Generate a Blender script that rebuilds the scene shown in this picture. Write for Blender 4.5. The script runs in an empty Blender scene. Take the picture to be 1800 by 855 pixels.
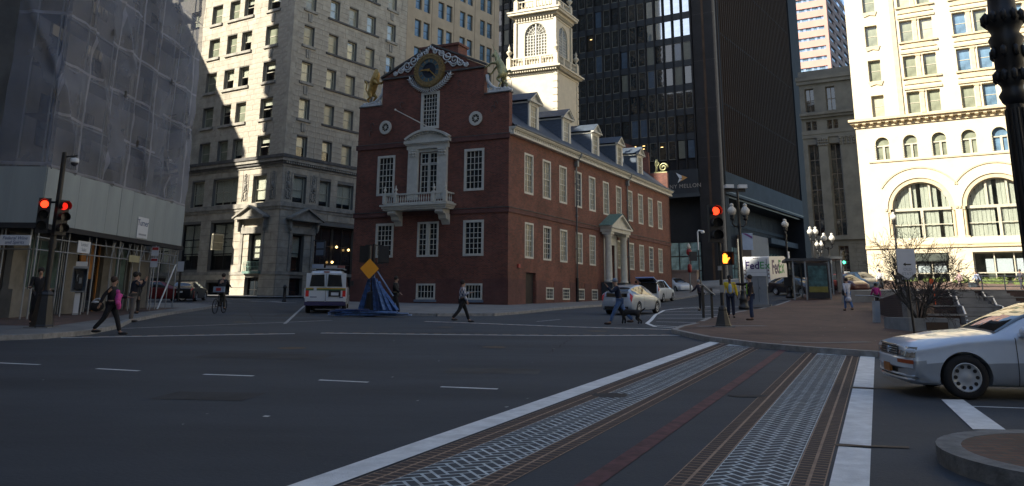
import bpy, bmesh, math, random
from mathutils import Vector, Matrix, noise

random.seed(7)
sc = bpy.context.scene
col = sc.collection
rad = math.radians

# ------------------------------------------------------------------ camera
F_PX, P_X, P_Y = 1471.8, 900.0, 173.5          # focal length and principal point of the 1800 x 855 photograph
PITCH, ROLL = rad(13.60), rad(0.458)
EYE = Vector((0, 0, 1.6))
_c, _s, _cr, _sr = math.cos(PITCH), math.sin(PITCH), math.cos(ROLL), math.sin(ROLL)
_r0, _u0, FWD = Vector((1, 0, 0)), Vector((0, -_s, _c)), Vector((0, _c, _s))
RIGHT = _cr * _r0 + _sr * _u0
UP = -_sr * _r0 + _cr * _u0
cd = bpy.data.cameras.new('camera')
cam = bpy.data.objects.new('camera', cd)
col.objects.link(cam)
cd.sensor_fit = 'HORIZONTAL'
cd.sensor_width = 36
cd.lens = F_PX / 1800 * 36
cd.shift_y = (P_Y - 427.5) / 1800
cd.clip_start = 0.1
cd.clip_end = 3000
M = Matrix((RIGHT, UP, -FWD)).transposed().to_4x4()
M.translation = EYE
cam.matrix_world = M
sc.camera = cam

# ------------------------------------------------------------------ sky and sun
SUN_AZ, SUN_EL = rad(-115), rad(35)            # azimuth clockwise from +Y (the view direction), elevation
w = bpy.data.worlds.new('World')
sc.world = w
w.use_nodes = True
nt = w.node_tree
bg = nt.nodes['Background']
sky = nt.nodes.new('ShaderNodeTexSky')
sky.sky_type = 'NISHITA'
sky.sun_disc = False
sky.sun_elevation = SUN_EL
sky.sun_rotation = SUN_AZ % (2 * math.pi)
sky.air_density = 1.0
sky.dust_density = 0.8
sky.ozone_density = 1.2
nt.links.new(sky.outputs[0], bg.inputs[0])
bg.inputs[1].default_value = 0.09
sd = Vector((math.sin(SUN_AZ) * math.cos(SUN_EL), math.cos(SUN_AZ) * math.cos(SUN_EL), math.sin(SUN_EL)))
sl = bpy.data.lights.new('sun', 'SUN')
sl.energy = 5.0
sl.angle = rad(0.5)
sl.color = (1.0, 0.93, 0.80)
so = bpy.data.objects.new('sun', sl)
col.objects.link(so)
so.location = (-60, -60, 90)
so.rotation_euler = sd.to_track_quat('Z', 'Y').to_euler()
sc.view_settings.view_transform = 'Standard'
sc.view_settings.look = 'None'
sc.view_settings.exposure = 1.38
sc.view_settings.gamma = 1.0
sc.view_settings.use_curve_mapping = False

# ------------------------------------------------------------------ the lie of the land
def sm(a, b, x):
    t = min(max((x - a) / (b - a), 0), 1)
    return t * t * (3 - 2 * t)

def g(x, y):                                   # ground height: a street climbing away, steeper to the right
    k = .05 * sm(6, 40, x)
    return .0224 * min(y, 140) + k * min(max(y - 45, 0), 45)

def ray(px, py):
    return (px - P_X) / F_PX * RIGHT - (py - P_Y) / F_PX * UP + FWD

def gp(px, py):                                # the ground point seen at a pixel of the photograph
    d = ray(px, py)
    t = 1.0
    while t < 400:
        p = EYE + d * t
        if p.z < g(p.x, p.y): break
        t += .25
    a, b = t - .25, t
    for _ in range(30):
        m = (a + b) / 2
        p = EYE + d * m
        if p.z < g(p.x, p.y): b = m
        else: a = m
    return EYE + d * a

def aty(px, py, y):                            # the point seen at a pixel, at depth y
    d = ray(px, py)
    return EYE + d * (y / d.y)

def on(x, y, dz=0.0):
    return Vector((x, y, g(x, y) + dz))

# ------------------------------------------------------------------ materials
def _new(name):
    m = bpy.data.materials.new(name)
    m.use_nodes = True
    return m, m.node_tree, m.node_tree.nodes['Principled BSDF']

def _ramp(nt, c0, c1, p0=.35, p1=.65):
    r = nt.nodes.new('ShaderNodeValToRGB')
    r.color_ramp.elements[0].position = p0
    r.color_ramp.elements[1].position = p1
    r.color_ramp.elements[0].color = (*c0, 1)
    r.color_ramp.elements[1].color = (*c1, 1)
    return r

def mat(name, c, rough=.75, metal=0.0, var=.15, scale=1.5, bump=0.0, bscale=30.0, spec=.5, coat=0.0, emit=None, est=1.0, stretch=None, detail=6):
    m, nt, b = _new(name)
    N, L = nt.nodes, nt.links
    tc = N.new('ShaderNodeTexCoord')
    src = tc.outputs['Object']
    if stretch:
        mp = N.new('ShaderNodeMapping')
        mp.inputs['Scale'].default_value = stretch
        L.new(src, mp.inputs[0])
        src = mp.outputs[0]
    if var > 0:
        n = N.new('ShaderNodeTexNoise')
        n.inputs['Scale'].default_value = scale
        n.inputs['Detail'].default_value = detail
        n.inputs['Roughness'].default_value = .65
        L.new(src, n.inputs['Vector'])
        r = _ramp(nt, [x * (1 - var) for x in c], [min(1, x * (1 + var)) for x in c])
        L.new(n.outputs['Fac'], r.inputs[0])
        L.new(r.outputs[0], b.inputs['Base Color'])
    else:
        b.inputs['Base Color'].default_value = (*c, 1)
    b.inputs['Roughness'].default_value = rough
    b.inputs['Metallic'].default_value = metal
    b.inputs['Specular IOR Level'].default_value = spec
    b.inputs['Coat Weight'].default_value = coat
    b.inputs['Coat Roughness'].default_value = .05
    if bump:
        n2 = N.new('ShaderNodeTexNoise')
        n2.inputs['Scale'].default_value = bscale
        n2.inputs['Detail'].default_value = 4
        L.new(src, n2.inputs['Vector'])
        bp = N.new('ShaderNodeBump')
        bp.inputs['Strength'].default_value = bump
        bp.inputs['Distance'].default_value = .02
        L.new(n2.outputs['Fac'], bp.inputs['Height'])
        L.new(bp.outputs[0], b.inputs['Normal'])
    if emit:
        b.inputs['Emission Color'].default_value = (*emit, 1)
        b.inputs['Emission Strength'].default_value = est
    return m

def brick_mat(name, c1, c2, mortar, bw, bh, mw, rough=.85, vertical=True, grime=.25, gscale=.5, bump=.4, offset=.5):
    m, nt, b = _new(name)
    N, L = nt.nodes, nt.links
    tc = N.new('ShaderNodeTexCoord')
    v = tc.outputs['Object']
    if vertical:
        s = N.new('ShaderNodeSeparateXYZ'); L.new(v, s.inputs[0])
        a = N.new('ShaderNodeMath'); a.operation = 'ADD'
        L.new(s.outputs[0], a.inputs[0]); L.new(s.outputs[1], a.inputs[1])
        c = N.new('ShaderNodeCombineXYZ'); L.new(a.outputs[0], c.inputs[0]); L.new(s.outputs[2], c.inputs[1])
        vv = c.outputs[0]
    else:
        vv = v
    br = N.new('ShaderNodeTexBrick')
    br.inputs['Scale'].default_value = 1
    br.inputs['Brick Width'].default_value = bw
    br.inputs['Row Height'].default_value = bh
    br.inputs['Mortar Size'].default_value = mw
    br.inputs['Mortar Smooth'].default_value = .2
    br.inputs['Color1'].default_value = (*c1, 1)
    br.inputs['Color2'].default_value = (*c2, 1)
    br.inputs['Mortar'].default_value = (*mortar, 1)
    br.offset = offset
    L.new(vv, br.inputs['Vector'])
    n = N.new('ShaderNodeTexNoise'); n.inputs['Scale'].default_value = gscale; n.inputs['Detail'].default_value = 8
    n.inputs['Roughness'].default_value = .7
    L.new(v, n.inputs['Vector'])
    r = _ramp(nt, (1 - grime,) * 3, (1 + grime * .6,) * 3, .3, .7)
    L.new(n.outputs['Fac'], r.inputs[0])
    mx = N.new('ShaderNodeMix'); mx.data_type = 'RGBA'; mx.blend_type = 'MULTIPLY'; mx.inputs[0].default_value = 1
    L.new(br.outputs['Color'], mx.inputs[6]); L.new(r.outputs[0], mx.inputs[7])
    L.new(mx.outputs[2], b.inputs['Base Color'])
    b.inputs['Roughness'].default_value = rough
    bp = N.new('ShaderNodeBump'); bp.inputs['Strength'].default_value = bump; bp.inputs['Distance'].default_value = .01
    inv = N.new('ShaderNodeMath'); inv.operation = 'SUBTRACT'; inv.inputs[0].default_value = 1
    L.new(br.outputs['Fac'], inv.inputs[1]); L.new(inv.outputs[0], bp.inputs['Height'])
    L.new(bp.outputs[0], b.inputs['Normal'])
    return m

def glass_mat(name, c=(.02, .025, .03), rough=.03, wave=.15, wscale=1.2, spec=.8, var=.5):
    m = mat(name, c, rough=rough, var=var, scale=.6, bump=wave, bscale=wscale, spec=spec)
    return m

def clear_glass(name, tint=(.93, .95, .94), refl=.5):
    m, nt, b = _new(name)
    N, L = nt.nodes, nt.links
    out = [n for n in N if n.type == 'OUTPUT_MATERIAL'][0]
    tr = N.new('ShaderNodeBsdfTransparent'); tr.inputs[0].default_value = (*tint, 1)
    gl = N.new('ShaderNodeBsdfGlossy'); gl.inputs['Roughness'].default_value = .03
    lw = N.new('ShaderNodeLayerWeight'); lw.inputs[0].default_value = .5
    pw = N.new('ShaderNodeMath'); pw.operation = 'POWER'; pw.inputs[1].default_value = 3.5; L.new(lw.outputs['Facing'], pw.inputs[0])
    fr = N.new('ShaderNodeMath'); fr.operation = 'MULTIPLY_ADD'; fr.inputs[1].default_value = .85; fr.inputs[2].default_value = refl * .2; L.new(pw.outputs[0], fr.inputs[0])
    mx = N.new('ShaderNodeMixShader')
    L.new(fr.outputs[0], mx.inputs[0]); L.new(tr.outputs[0], mx.inputs[1]); L.new(gl.outputs[0], mx.inputs[2])
    L.new(mx.outputs[0], out.inputs[0])
    N.remove(b)
    return m

asphalt = mat('asphalt', (.034, .042, .052), rough=.8, var=.34, scale=.22, bump=.5, bscale=45, detail=14, stretch=(.45, 1.5, 1))
concrete = mat('sidewalk_concrete', (.17, .17, .165), rough=.85, var=.22, scale=.8, bump=.2, bscale=25, detail=8)
kerbstone = mat('kerb_granite', (.24, .24, .235), rough=.8, var=.25, scale=5, bump=.3)
plaza_brick = brick_mat('plaza_brick', (.150, .074, .050), (.085, .046, .036), (.075, .068, .060), .2, .1, .012, vertical=False, grime=.6, gscale=.45)
white_paint = mat('road_paint_white', (.66, .68, .68), rough=.7, var=.16, scale=4, bump=.3, bscale=60, detail=10)
worn_paint = mat('road_paint_worn', (.33, .34, .34), rough=.75, var=.45, scale=6, detail=10)
red_line = mat('road_paint_red', (.088, .034, .038), rough=.8, var=.5, scale=5, detail=10)
joint_tan = mat('paver_joint_tan', (.29, .20, .14), rough=.85, var=.2, scale=6)
joint_white = mat('paver_joint_white', (.48, .53, .54), rough=.8, var=.25, scale=4)
paver_dark = mat('paver_brown', (.042, .030, .028), rough=.8, var=.35, scale=9)
paver_blue = mat('paver_slate', (.042, .052, .062), rough=.75, var=.35, scale=8)
rust = mat('rusty_iron', (.085, .06, .04), rough=.7, metal=.3, var=.4, scale=12)
osh_brick = brick_mat('old_red_brick', (.195, .056, .035), (.100, .032, .024), (.18, .12, .09), .215, .075, .009, grime=.45, gscale=.45)
dark_brick = brick_mat('dark_brick', (.07, .035, .03), (.05, .028, .025), (.08, .07, .06), .215, .075, .009, grime=.3)
white_wood = mat('cream_white_painted_wood', (.52, .51, .45), rough=.6, var=.10, scale=3, bump=.08)
cream_wood = mat('cream_clapboard', (.50, .45, .34), rough=.65, var=.08, scale=2)
slate = brick_mat('slate_roof', (.056, .076, .105), (.042, .058, .082), (.03, .035, .04), .3, .18, .008, rough=.6, grime=.3, gscale=.7)
slate_blue = mat('blue_slate_cheek', (.045, .065, .095), rough=.6, var=.25, scale=3, stretch=(1, 1, 6))
lead = mat('lead_coping', (.16, .19, .22), rough=.5, var=.2, metal=.2)
copper_green = mat('verdigris_copper', (.13, .22, .18), rough=.6, var=.25, scale=6)
gold = mat('gilding', (.36, .23, .065), rough=.45, metal=.5, var=.25, scale=8)
gold_dull = mat('dull_gilding', (.34, .33, .17), rough=.45, metal=.6, var=.3, scale=8)
silver_leaf = mat('white_scrollwork', (.55, .57, .56), rough=.55, var=.15, scale=6)
granite_m = mat('weathered_granite', (.37, .33, .26), rough=.85, var=.24, scale=.9, bump=.25, bscale=14, detail=10)
granite_joint = mat('granite_joint', (.17, .16, .14), rough=.95, var=.1)
granite_trim = mat('granite_trim', (.27, .25, .21), rough=.85, var=.3, scale=1.2, bump=.3, bscale=18)
dark_trim = mat('dark_sooty_stone', (.085, .080, .075), rough=.85, var=.3, scale=2)
buff = mat('buff_brick', (.43, .34, .235), rough=.85, var=.10, scale=.6, bump=.1)
buff_joint = mat('expansion_joint', (.22, .17, .12), rough=.9, var=.1)
tower_steel = mat('dark_bronze_steel', (.019, .019, .021), rough=.7, spec=.2, metal=0.0, var=.2, scale=.4)
tower_panel = mat('dark_blue_spandrel', (.018, .023, .030), rough=.5, metal=0.0, spec=.35, var=.2, scale=.4)
fin_brown = mat('brown_steel_fin', (.060, .040, .028), rough=.8, spec=.15, metal=0.0, var=.3, scale=.3)
fascia_grey = mat('slate_grey_fascia', (.042, .050, .058), rough=.75, spec=.25, metal=0.0, var=.15, scale=.5)
cream_stone = mat('cream_limestone', (.56, .49, .35), rough=.85, var=.07, scale=.7, bump=.15, bscale=12)
cream_trim = mat('cream_terracotta_trim', (.50, .41, .26), rough=.8, var=.12, scale=2)
grey_stone = mat('grey_limestone', (.20, .21, .21), rough=.85, var=.15, scale=.6, bump=.15)
dark_stone = mat('dark_limestone', (.092, .102, .104), rough=.85, var=.2, scale=.6, bump=.2)  # dark blue-grey limestone of the classical block
island_stone = mat('island_kerb_stone', (.145, .155, .16), rough=.85, var=.3, scale=5, bump=.4)
pink_stone = mat('pink_granite_band', (.40, .23, .19), rough=.8, var=.06, scale=.3)
pink_dark = mat('brown_granite_frame', (.25, .18, .16), rough=.8, var=.1)
win_glass = glass_mat('dark_window_glass', (.016, .02, .024))
old_glass = glass_mat('wavy_old_glass', (.02, .024, .026), wave=.5, wscale=2.5, spec=.8)
bright_glass = mat('mirror_glass', (.42, .47, .52), rough=.04, metal=.85, var=.08, bump=.05, bscale=.5)
blue_glass = glass_mat('blue_window_glass', (.10, .17, .24), wave=.1, spec=.8)
shop_glass = glass_mat('green_shop_glass', (.10, .16, .15), wave=.25, wscale=.7, spec=.8, var=.6)
clear = clear_glass('clear_glass')
blind = mat('pale_blind', (.66, .63, .52), rough=.9, var=.12, scale=2, stretch=(6, 6, .5))
curtain = mat('green_grey_curtain', (.50, .50, .42), rough=.9, var=.25, scale=3, stretch=(8, 8, .3))
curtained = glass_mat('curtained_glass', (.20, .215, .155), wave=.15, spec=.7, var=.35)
warm_pane = glass_mat('cream_reflection_old_glass', (.30, .28, .20), wave=.5, wscale=2.5, spec=.8, var=.55)  # cream base colour stands in for reflections in the hall's side windows
pale_pane = glass_mat('reflection_and_blind_glass', (.38, .36, .26), wave=.1, spec=.7, var=.3)  # pale base colour paints reflections on the granite block, blinds on the cream one
room_dark = mat('dark_interior', (.02, .02, .02), rough=.9, var=0)
lamp_warm = mat('ceiling_lamp_glow', (.8, .6, .3), emit=(1, .62, .22), est=1.6, var=0)
tan_frame = mat('tan_window_frame', (.40, .37, .28), rough=.6, var=.1)
black_metal = mat('black_painted_iron', (.012, .012, .013), rough=.45, var=.2, scale=6, spec=.5)
black_plastic = mat('black_plastic', (.014, .014, .015), rough=.5, var=.1)
grey_metal = mat('grey_steel', (.20, .22, .23), rough=.5, metal=.4, var=.15)
galv = mat('galvanised_pipe', (.26, .28, .30), rough=.5, metal=.3, var=.2)
white_metal = mat('white_enamel', (.6, .62, .62), rough=.4, var=.08)
sign_white = mat('sign_face_white', (.55, .58, .62), rough=.5, var=.05)
sign_blue = mat('sign_lettering_blue', (.03, .06, .16), rough=.6, var=0)
sign_grey = mat('sign_lettering_grey', (.25, .28, .32), rough=.6, var=0)
sign_red = mat('sign_red', (.35, .03, .03), rough=.5, var=0)
orange_sign = mat('orange_sign_face', (.80, .33, .015), rough=.5, var=.05)
red_lamp = mat('red_signal_lens', (.5, .02, .01), emit=(1, .035, .01), est=1.6, var=0)
red_lamp_dim = mat('red_signal_lens_side', (.4, .02, .01), emit=(1, .02, .01), est=.5, var=0)
hand_lamp = mat('orange_hand_lens', (.6, .2, .02), emit=(1, .22, .02), est=1.7, var=0)
green_lamp = mat('green_signal_lens', (.05, .5, .3), emit=(.1, 1, .6), est=1.5, var=0)
dull_lens = mat('unlit_lens', (.02, .018, .016), rough=.2, var=0)
globe = mat('frosted_globe', (.55, .53, .47), rough=.35, var=.12, scale=9)
ply = mat('blue_grey_plywood', (.265, .30, .305), rough=.8, var=.10, scale=1.2, stretch=(1, 1, .3), detail=8)
ply_dark = mat('dark_timber', (.02, .02, .022), rough=.8, var=.2)
blue_barrier = mat('blue_barrier_paint', (.040, .095, .24), rough=.7, var=.6, scale=7)
blue_barrier2 = mat('faded_blue_barrier', (.075, .14, .28), rough=.7, var=.6, scale=7)
blue_barrier3 = mat('dark_blue_barrier', (.012, .035, .11), rough=.6, var=.4, scale=5)
amber_wood = mat('amber_varnished_wood', (.30, .13, .03), rough=.5, var=.25, scale=3, stretch=(1, 1, .2))
tyre_m = mat('tyre_rubber', (.012, .012, .013), rough=.85, var=.2)
rim_m = mat('alloy_rim', (.42, .45, .48), rough=.4, metal=.25, var=.05)
car_glass = glass_mat('car_glass', (.012, .014, .016), wave=0, spec=.9)
chrome = mat('chrome', (.6, .62, .64), rough=.12, metal=1, var=0)
bark = mat('bare_bark', (.048, .046, .044), rough=.9, var=.3, scale=8)
hedge_m = mat('hedge_leaf', (.10, .14, .03), rough=.7, var=.35, scale=3)
skin_m = mat('skin', (.32, .19, .13), rough=.6, var=.05)
skin_d = mat('dark_skin', (.09, .05, .035), rough=.6, var=.05)
_cloth = {}
def cloth(name, c, **k):
    if name not in _cloth:
        _cloth[name] = mat(name, c, rough=.9, var=.2, scale=6, bump=.3, bscale=18, **k)
    return _cloth[name]

# ------------------------------------------------------------------ object helpers
def tag(o, label=None, cat=None, group=None, kind=None):
    if label: o['label'] = label
    if cat: o['category'] = cat
    if group: o['group'] = group
    if kind: o['kind'] = kind
    return o

def link(o, parent=None):
    col.objects.link(o)
    if parent: o.parent = parent
    return o

def thing(name, label, cat, loc=(0, 0, 0), rz=0.0, group=None):
    o = bpy.data.objects.new(name, None)
    o.empty_display_size = .3
    o.location = loc
    o.rotation_euler = (0, 0, rz)
    link(o)
    return tag(o, label, cat, group)

def inst(name, me, parent=None, loc=(0, 0, 0), rz=0.0, scale=None, rot=None):
    o = bpy.data.objects.new(name, me)
    o.location = loc
    o.rotation_euler = rot if rot else (0, 0, rz)
    if scale: o.scale = scale
    return link(o, parent)

def copy_tree(o, parent=None):
    c = o.copy()
    col.objects.link(c)
    c.parent = parent
    for ch in list(o.children): copy_tree(ch, c)
    return c

class MB:
    """Collects shapes and builds them as one mesh."""
    def __init__(s):
        s.v, s.f, s.mi, s.sm = [], [], [], []
    def add(s, vs, fs, m=0, smooth=False):
        k = len(s.v)
        s.v += [tuple(v) for v in vs]
        for f in fs:
            s.f.append([k + i for i in f]); s.mi.append(m); s.sm.append(smooth)
        return s
    def box(s, x0, x1, y0, y1, z0, z1, m=0):
        if x0 > x1: x0, x1 = x1, x0
        if y0 > y1: y0, y1 = y1, y0
        if z0 > z1: z0, z1 = z1, z0
        return s.add([(x0, y0, z0), (x1, y0, z0), (x1, y1, z0), (x0, y1, z0), (x0, y0, z1), (x1, y0, z1), (x1, y1, z1), (x0, y1, z1)],
                     [(0, 3, 2, 1), (4, 5, 6, 7), (0, 1, 5, 4), (1, 2, 6, 5), (2, 3, 7, 6), (3, 0, 4, 7)], m)
    def quad(s, a, b, c, d, m=0):
        return s.add([a, b, c, d], [(0, 1, 2, 3)], m)
    def prism(s, pts, a, b, ax='y', m=0):
        """pts in the plane across axis ax, extruded from a to b"""
        def P(u, v, t):
            return (u, t, v) if ax == 'y' else ((t, u, v) if ax == 'x' else (u, v, t))
        n = len(pts)
        vs = [P(u, v, a) for u, v in pts] + [P(u, v, b) for u, v in pts]
        fs = [tuple(range(n)), tuple(range(2 * n - 1, n - 1, -1))]
        fs += [(i, n + i, n + (i + 1) % n, (i + 1) % n) for i in range(n)]
        return s.add(vs, fs, m)
    def cyl(s, p0, p1, r0, r1=None, n=10, m=0, cap=True, smooth=True):
        p0, p1 = Vector(p0), Vector(p1)
        r1 = r0 if r1 is None else r1
        d = (p1 - p0)
        if d.length < 1e-6: return s
        d.normalize()
        u = d.orthogonal().normalized(); v = d.cross(u)
        vs = []
        for p, r in ((p0, r0), (p1, r1)):
            for i in range(n):
                a = 2 * math.pi * i / n
                vs.append(p + (u * math.cos(a) + v * math.sin(a)) * r)
        s.add(vs, [(i, (i + 1) % n, n + (i + 1) % n, n + i) for i in range(n)], m, smooth)
        if cap:
            s.add(vs[:n], [tuple(range(n - 1, -1, -1))], m)
            s.add(vs[n:], [tuple(range(n))], m)
        return s
    def tube(s, pts, r, n=6, m=0, rs=None):
        pts = [Vector(p) for p in pts]
        rr = rs or [r] * len(pts)
        vs = []
        ref = None
        for i, p in enumerate(pts):
            d = (pts[min(i + 1, len(pts) - 1)] - pts[max(i - 1, 0)]).normalized()
            if ref is None: ref = d.orthogonal().normalized()
            u = (ref - d * ref.dot(d))
            u = u.normalized() if u.length > 1e-4 else d.orthogonal().normalized()
            ref = u
            v = d.cross(u)
            for k in range(n):
                a = 2 * math.pi * k / n
                vs.append(p + (u * math.cos(a) + v * math.sin(a)) * rr[i])
        fs = []
        for i in range(len(pts) - 1):
            for k in range(n):
                fs.append((i * n + k, i * n + (k + 1) % n, (i + 1) * n + (k + 1) % n, (i + 1) * n + k))
        fs.append(tuple(range(n - 1, -1, -1)))
        fs.append(tuple(range((len(pts) - 1) * n, len(pts) * n)))
        return s.add(vs, fs, m, True)
    def lathe(s, prof, c=(0, 0, 0), n=12, m=0, smooth=True):
        vs = []
        for r, z in prof:
            for k in range(n):
                a = 2 * math.pi * k / n
                vs.append((c[0] + r * math.cos(a), c[1] + r * math.sin(a), c[2] + z))
        fs = []
        for i in range(len(prof) - 1):
            for k in range(n):
                fs.append((i * n + k, i * n + (k + 1) % n, (i + 1) * n + (k + 1) % n, (i + 1) * n + k))
        fs.append(tuple(range(n - 1, -1, -1)))
        fs.append(tuple(range((len(prof) - 1) * n, len(prof) * n)))
        return s.add(vs, fs, m, smooth)
    def ball(s, c, r, n=10, m=0, sc3=(1, 1, 1)):
        h = n // 2
        prof = [(max(1e-3, math.sin(math.pi * i / h)), -math.cos(math.pi * i / h)) for i in range(h + 1)]
        k = len(s.v)
        s.lathe(prof, (0, 0, 0), n, m)
        for i in range(k, len(s.v)):
            x, y, z = s.v[i]
            s.v[i] = (c[0] + x * r * sc3[0], c[1] + y * r * sc3[1], c[2] + z * r * sc3[2])
        return s
    def xf(s, M, k=0):
        for i in range(k, len(s.v)):
            s.v[i] = tuple(M @ Vector(s.v[i]))
        return s
    def mesh(s, name, mats):
        me = bpy.data.meshes.new(name)
        me.from_pydata(s.v, [], s.f)
        for m in (mats if isinstance(mats, (list, tuple)) else [mats]): me.materials.append(m)
        me.polygons.foreach_set('material_index', s.mi)
        me.polygons.foreach_set('use_smooth', s.sm)
        me.update()
        bm = bmesh.new(); bm.from_mesh(me)
        bmesh.ops.recalc_face_normals(bm, faces=bm.faces)
        bm.to_mesh(me); bm.free()
        return me
    def obj(s, name, mats, parent=None, loc=(0, 0, 0), rz=0.0, rot=None):
        return inst(name, s.mesh(name, mats), parent, loc, rz, rot=rot)

unit = {}
def unit_box(m):
    """a 1 x 1 x 1 box with its corner at the origin, one mesh per material"""
    if m.name not in unit:
        unit[m.name] = MB().box(0, 1, 0, 1, 0, 1).mesh('block', m)
    return unit[m.name]

def PF(a, d, z): return (a, d, z)              # front facade: along local x, depth inward +y
def PS(a, d, z): return (-d, a, z)             # side facade: along local y, depth inward -x

def wall(mb, P, a0, a1, z0, z1, holes, depth=.3, m=0, mr=None):
    """wall sheet with rectangular openings (a0, a1, z0, z1) and their reveals"""
    mr = m if mr is None else mr
    A = sorted(set([a0, a1] + [min(max(v, a0), a1) for h in holes for v in h[:2]]))
    Z = sorted(set([z0, z1] + [min(max(v, z0), z1) for h in holes for v in h[2:4]]))
    for i in range(len(A) - 1):
        run = None
        for j in range(len(Z) - 1):
            ca, cz = (A[i] + A[i + 1]) / 2, (Z[j] + Z[j + 1]) / 2
            inside = any(h[0] < ca < h[1] and h[2] < cz < h[3] for h in holes)
            if not inside:
                mb.quad(P(A[i], 0, Z[j]), P(A[i + 1], 0, Z[j]), P(A[i + 1], 0, Z[j + 1]), P(A[i], 0, Z[j + 1]), m)
    for h in holes:
        x0, x1, y0, y1 = h[:4]
        mb.quad(P(x0, 0, y0), P(x0, depth, y0), P(x0, depth, y1), P(x0, 0, y1), mr)
        mb.quad(P(x1, 0, y0), P(x1, depth, y0), P(x1, depth, y1), P(x1, 0, y1), mr)
        mb.quad(P(x0, 0, y0), P(x1, 0, y0), P(x1, depth, y0), P(x0, depth, y0), mr)
        mb.quad(P(x0, 0, y1), P(x1, 0, y1), P(x1, depth, y1), P(x0, depth, y1), mr)
    return mb

def arch_fill(mb, P, x0, x1, zs, depth=.3, m=0, n=12, mr=None):
    """fills the corners of a rectangular opening above spring line zs into a half-round arch"""
    mr = m if mr is None else mr
    cx, r = (x0 + x1) / 2, (x1 - x0) / 2
    pts = [(cx - r * math.cos(math.pi * i / n), zs + r * math.sin(math.pi * i / n)) for i in range(n + 1)]
    zt = zs + r
    for i in range(n):
        (u0, v0), (u1, v1) = pts[i], pts[i + 1]
        mb.quad(P(u0, 0, v0), P(u1, 0, v1), P(u1, 0, zt + .001), P(u0, 0, zt + .001), m)
        mb.quad(P(u0, 0, v0), P(u1, 0, v1), P(u1, depth, v1), P(u0, depth, v0), mr)

def bx(mb, P, a0, a1, d0, d1, z0, z1, m=0):
    p, q = P(a0, d0, z0), P(a1, d1, z1)
    return mb.box(p[0], q[0], p[1], q[1], p[2], q[2], m)

_wm = {}
def window(parent, P, a, z, w, h, nx=1, nz=2, fr=.08, mun=.03, d=.12, fm=None, gm=None, sash=True, proud=0.0, label=None, name='window', blind_h=0, fd=.07):
    """window part (frame and bars) with its pane sub-part, lower left outer corner at a, z"""
    fm = fm or white_wood; gm = gm or win_glass
    key = (round(w, 2), round(h, 2), nx, nz, fr, mun, fm.name, gm.name, sash, proud, blind_h, fd)
    if key not in _wm:
        b = MB()
        y0, y1 = -proud, fd
        b.box(0, fr, y0, y1, 0, h); b.box(w - fr, w, y0, y1, 0, h)
        b.box(fr, w - fr, y0, y1, 0, fr); b.box(fr, w - fr, y0, y1, h - fr, h)
        if sash: b.box(fr, w - fr, fd * .35, fd * .9, h / 2 - .03, h / 2 + .03)
        iw, ih = w - 2 * fr, h - 2 * fr
        for i in range(1, nx):
            x = fr + iw * i / nx
            b.box(x - mun / 2, x + mun / 2, fd * .45, fd * .8, fr, h - fr)
        for j in range(1, nz):
            zz = fr + ih * j / nz
            if sash and abs(zz - h / 2) < .05: continue
            b.box(fr, w - fr, fd * .5, fd * .78, zz - mun / 2, zz + mun / 2)
        g_ = MB()
        g_.box(fr * .5, w - fr * .5, fd * .9, fd * .9 + .012, fr * .5, h - fr * .5)
        bl = None
        if blind_h:
            bb = MB(); bb.box(fr, w - fr, fd + .08, fd + .1, h - fr - ih * blind_h, h - fr)
            bl = bb.mesh('blind', blind)
        _wm[key] = (b.mesh(name, fm), g_.mesh('pane', gm), bl)
    a_, b_, c_ = _wm[key]
    side = P is PS
    o = inst(name, a_, parent, P(a, d, z), rad(90) if side else 0)
    inst('pane', b_, o)
    if c_: inst('blind', c_, o)
    if label: o['label'] = label
    return o

# ================================================================== THE SETTING: ground, streets, paving
def struct(name, b, m, parent=None):
    return tag(b.obj(name, m, parent), kind='structure') if parent is None else b.obj(name, m, parent)

def sheet(name, poly, dz, m, cell=2.0, kind='structure', parent=None):
    bm = bmesh.new()
    f = bm.faces.new([bm.verts.new((x, y, 0)) for x, y in poly])
    xs, ys = [p[0] for p in poly], [p[1] for p in poly]
    for ax, lo, hi in ((0, min(xs), max(xs)), (1, min(ys), max(ys))):
        k = math.ceil(lo / cell)
        while k * cell < hi:
            co = [0, 0, 0]; no = [0, 0, 0]
            co[ax] = k * cell; no[ax] = 1
            bmesh.ops.bisect_plane(bm, geom=bm.verts[:] + bm.edges[:] + bm.faces[:], plane_co=co, plane_no=no)
            k += 1
    bmesh.ops.triangulate(bm, faces=bm.faces[:])
    for v in bm.verts: v.co.z = g(v.co.x, v.co.y) + dz
    bmesh.ops.recalc_face_normals(bm, faces=bm.faces)
    me = bpy.data.meshes.new(name)
    bm.to_mesh(me); bm.free()
    me.materials.append(m)
    if len(me.polygons) and me.polygons[0].normal.z < 0: me.flip_normals()
    o = inst(name, me, parent)
    if kind and parent is None: o['kind'] = kind
    return o

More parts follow.
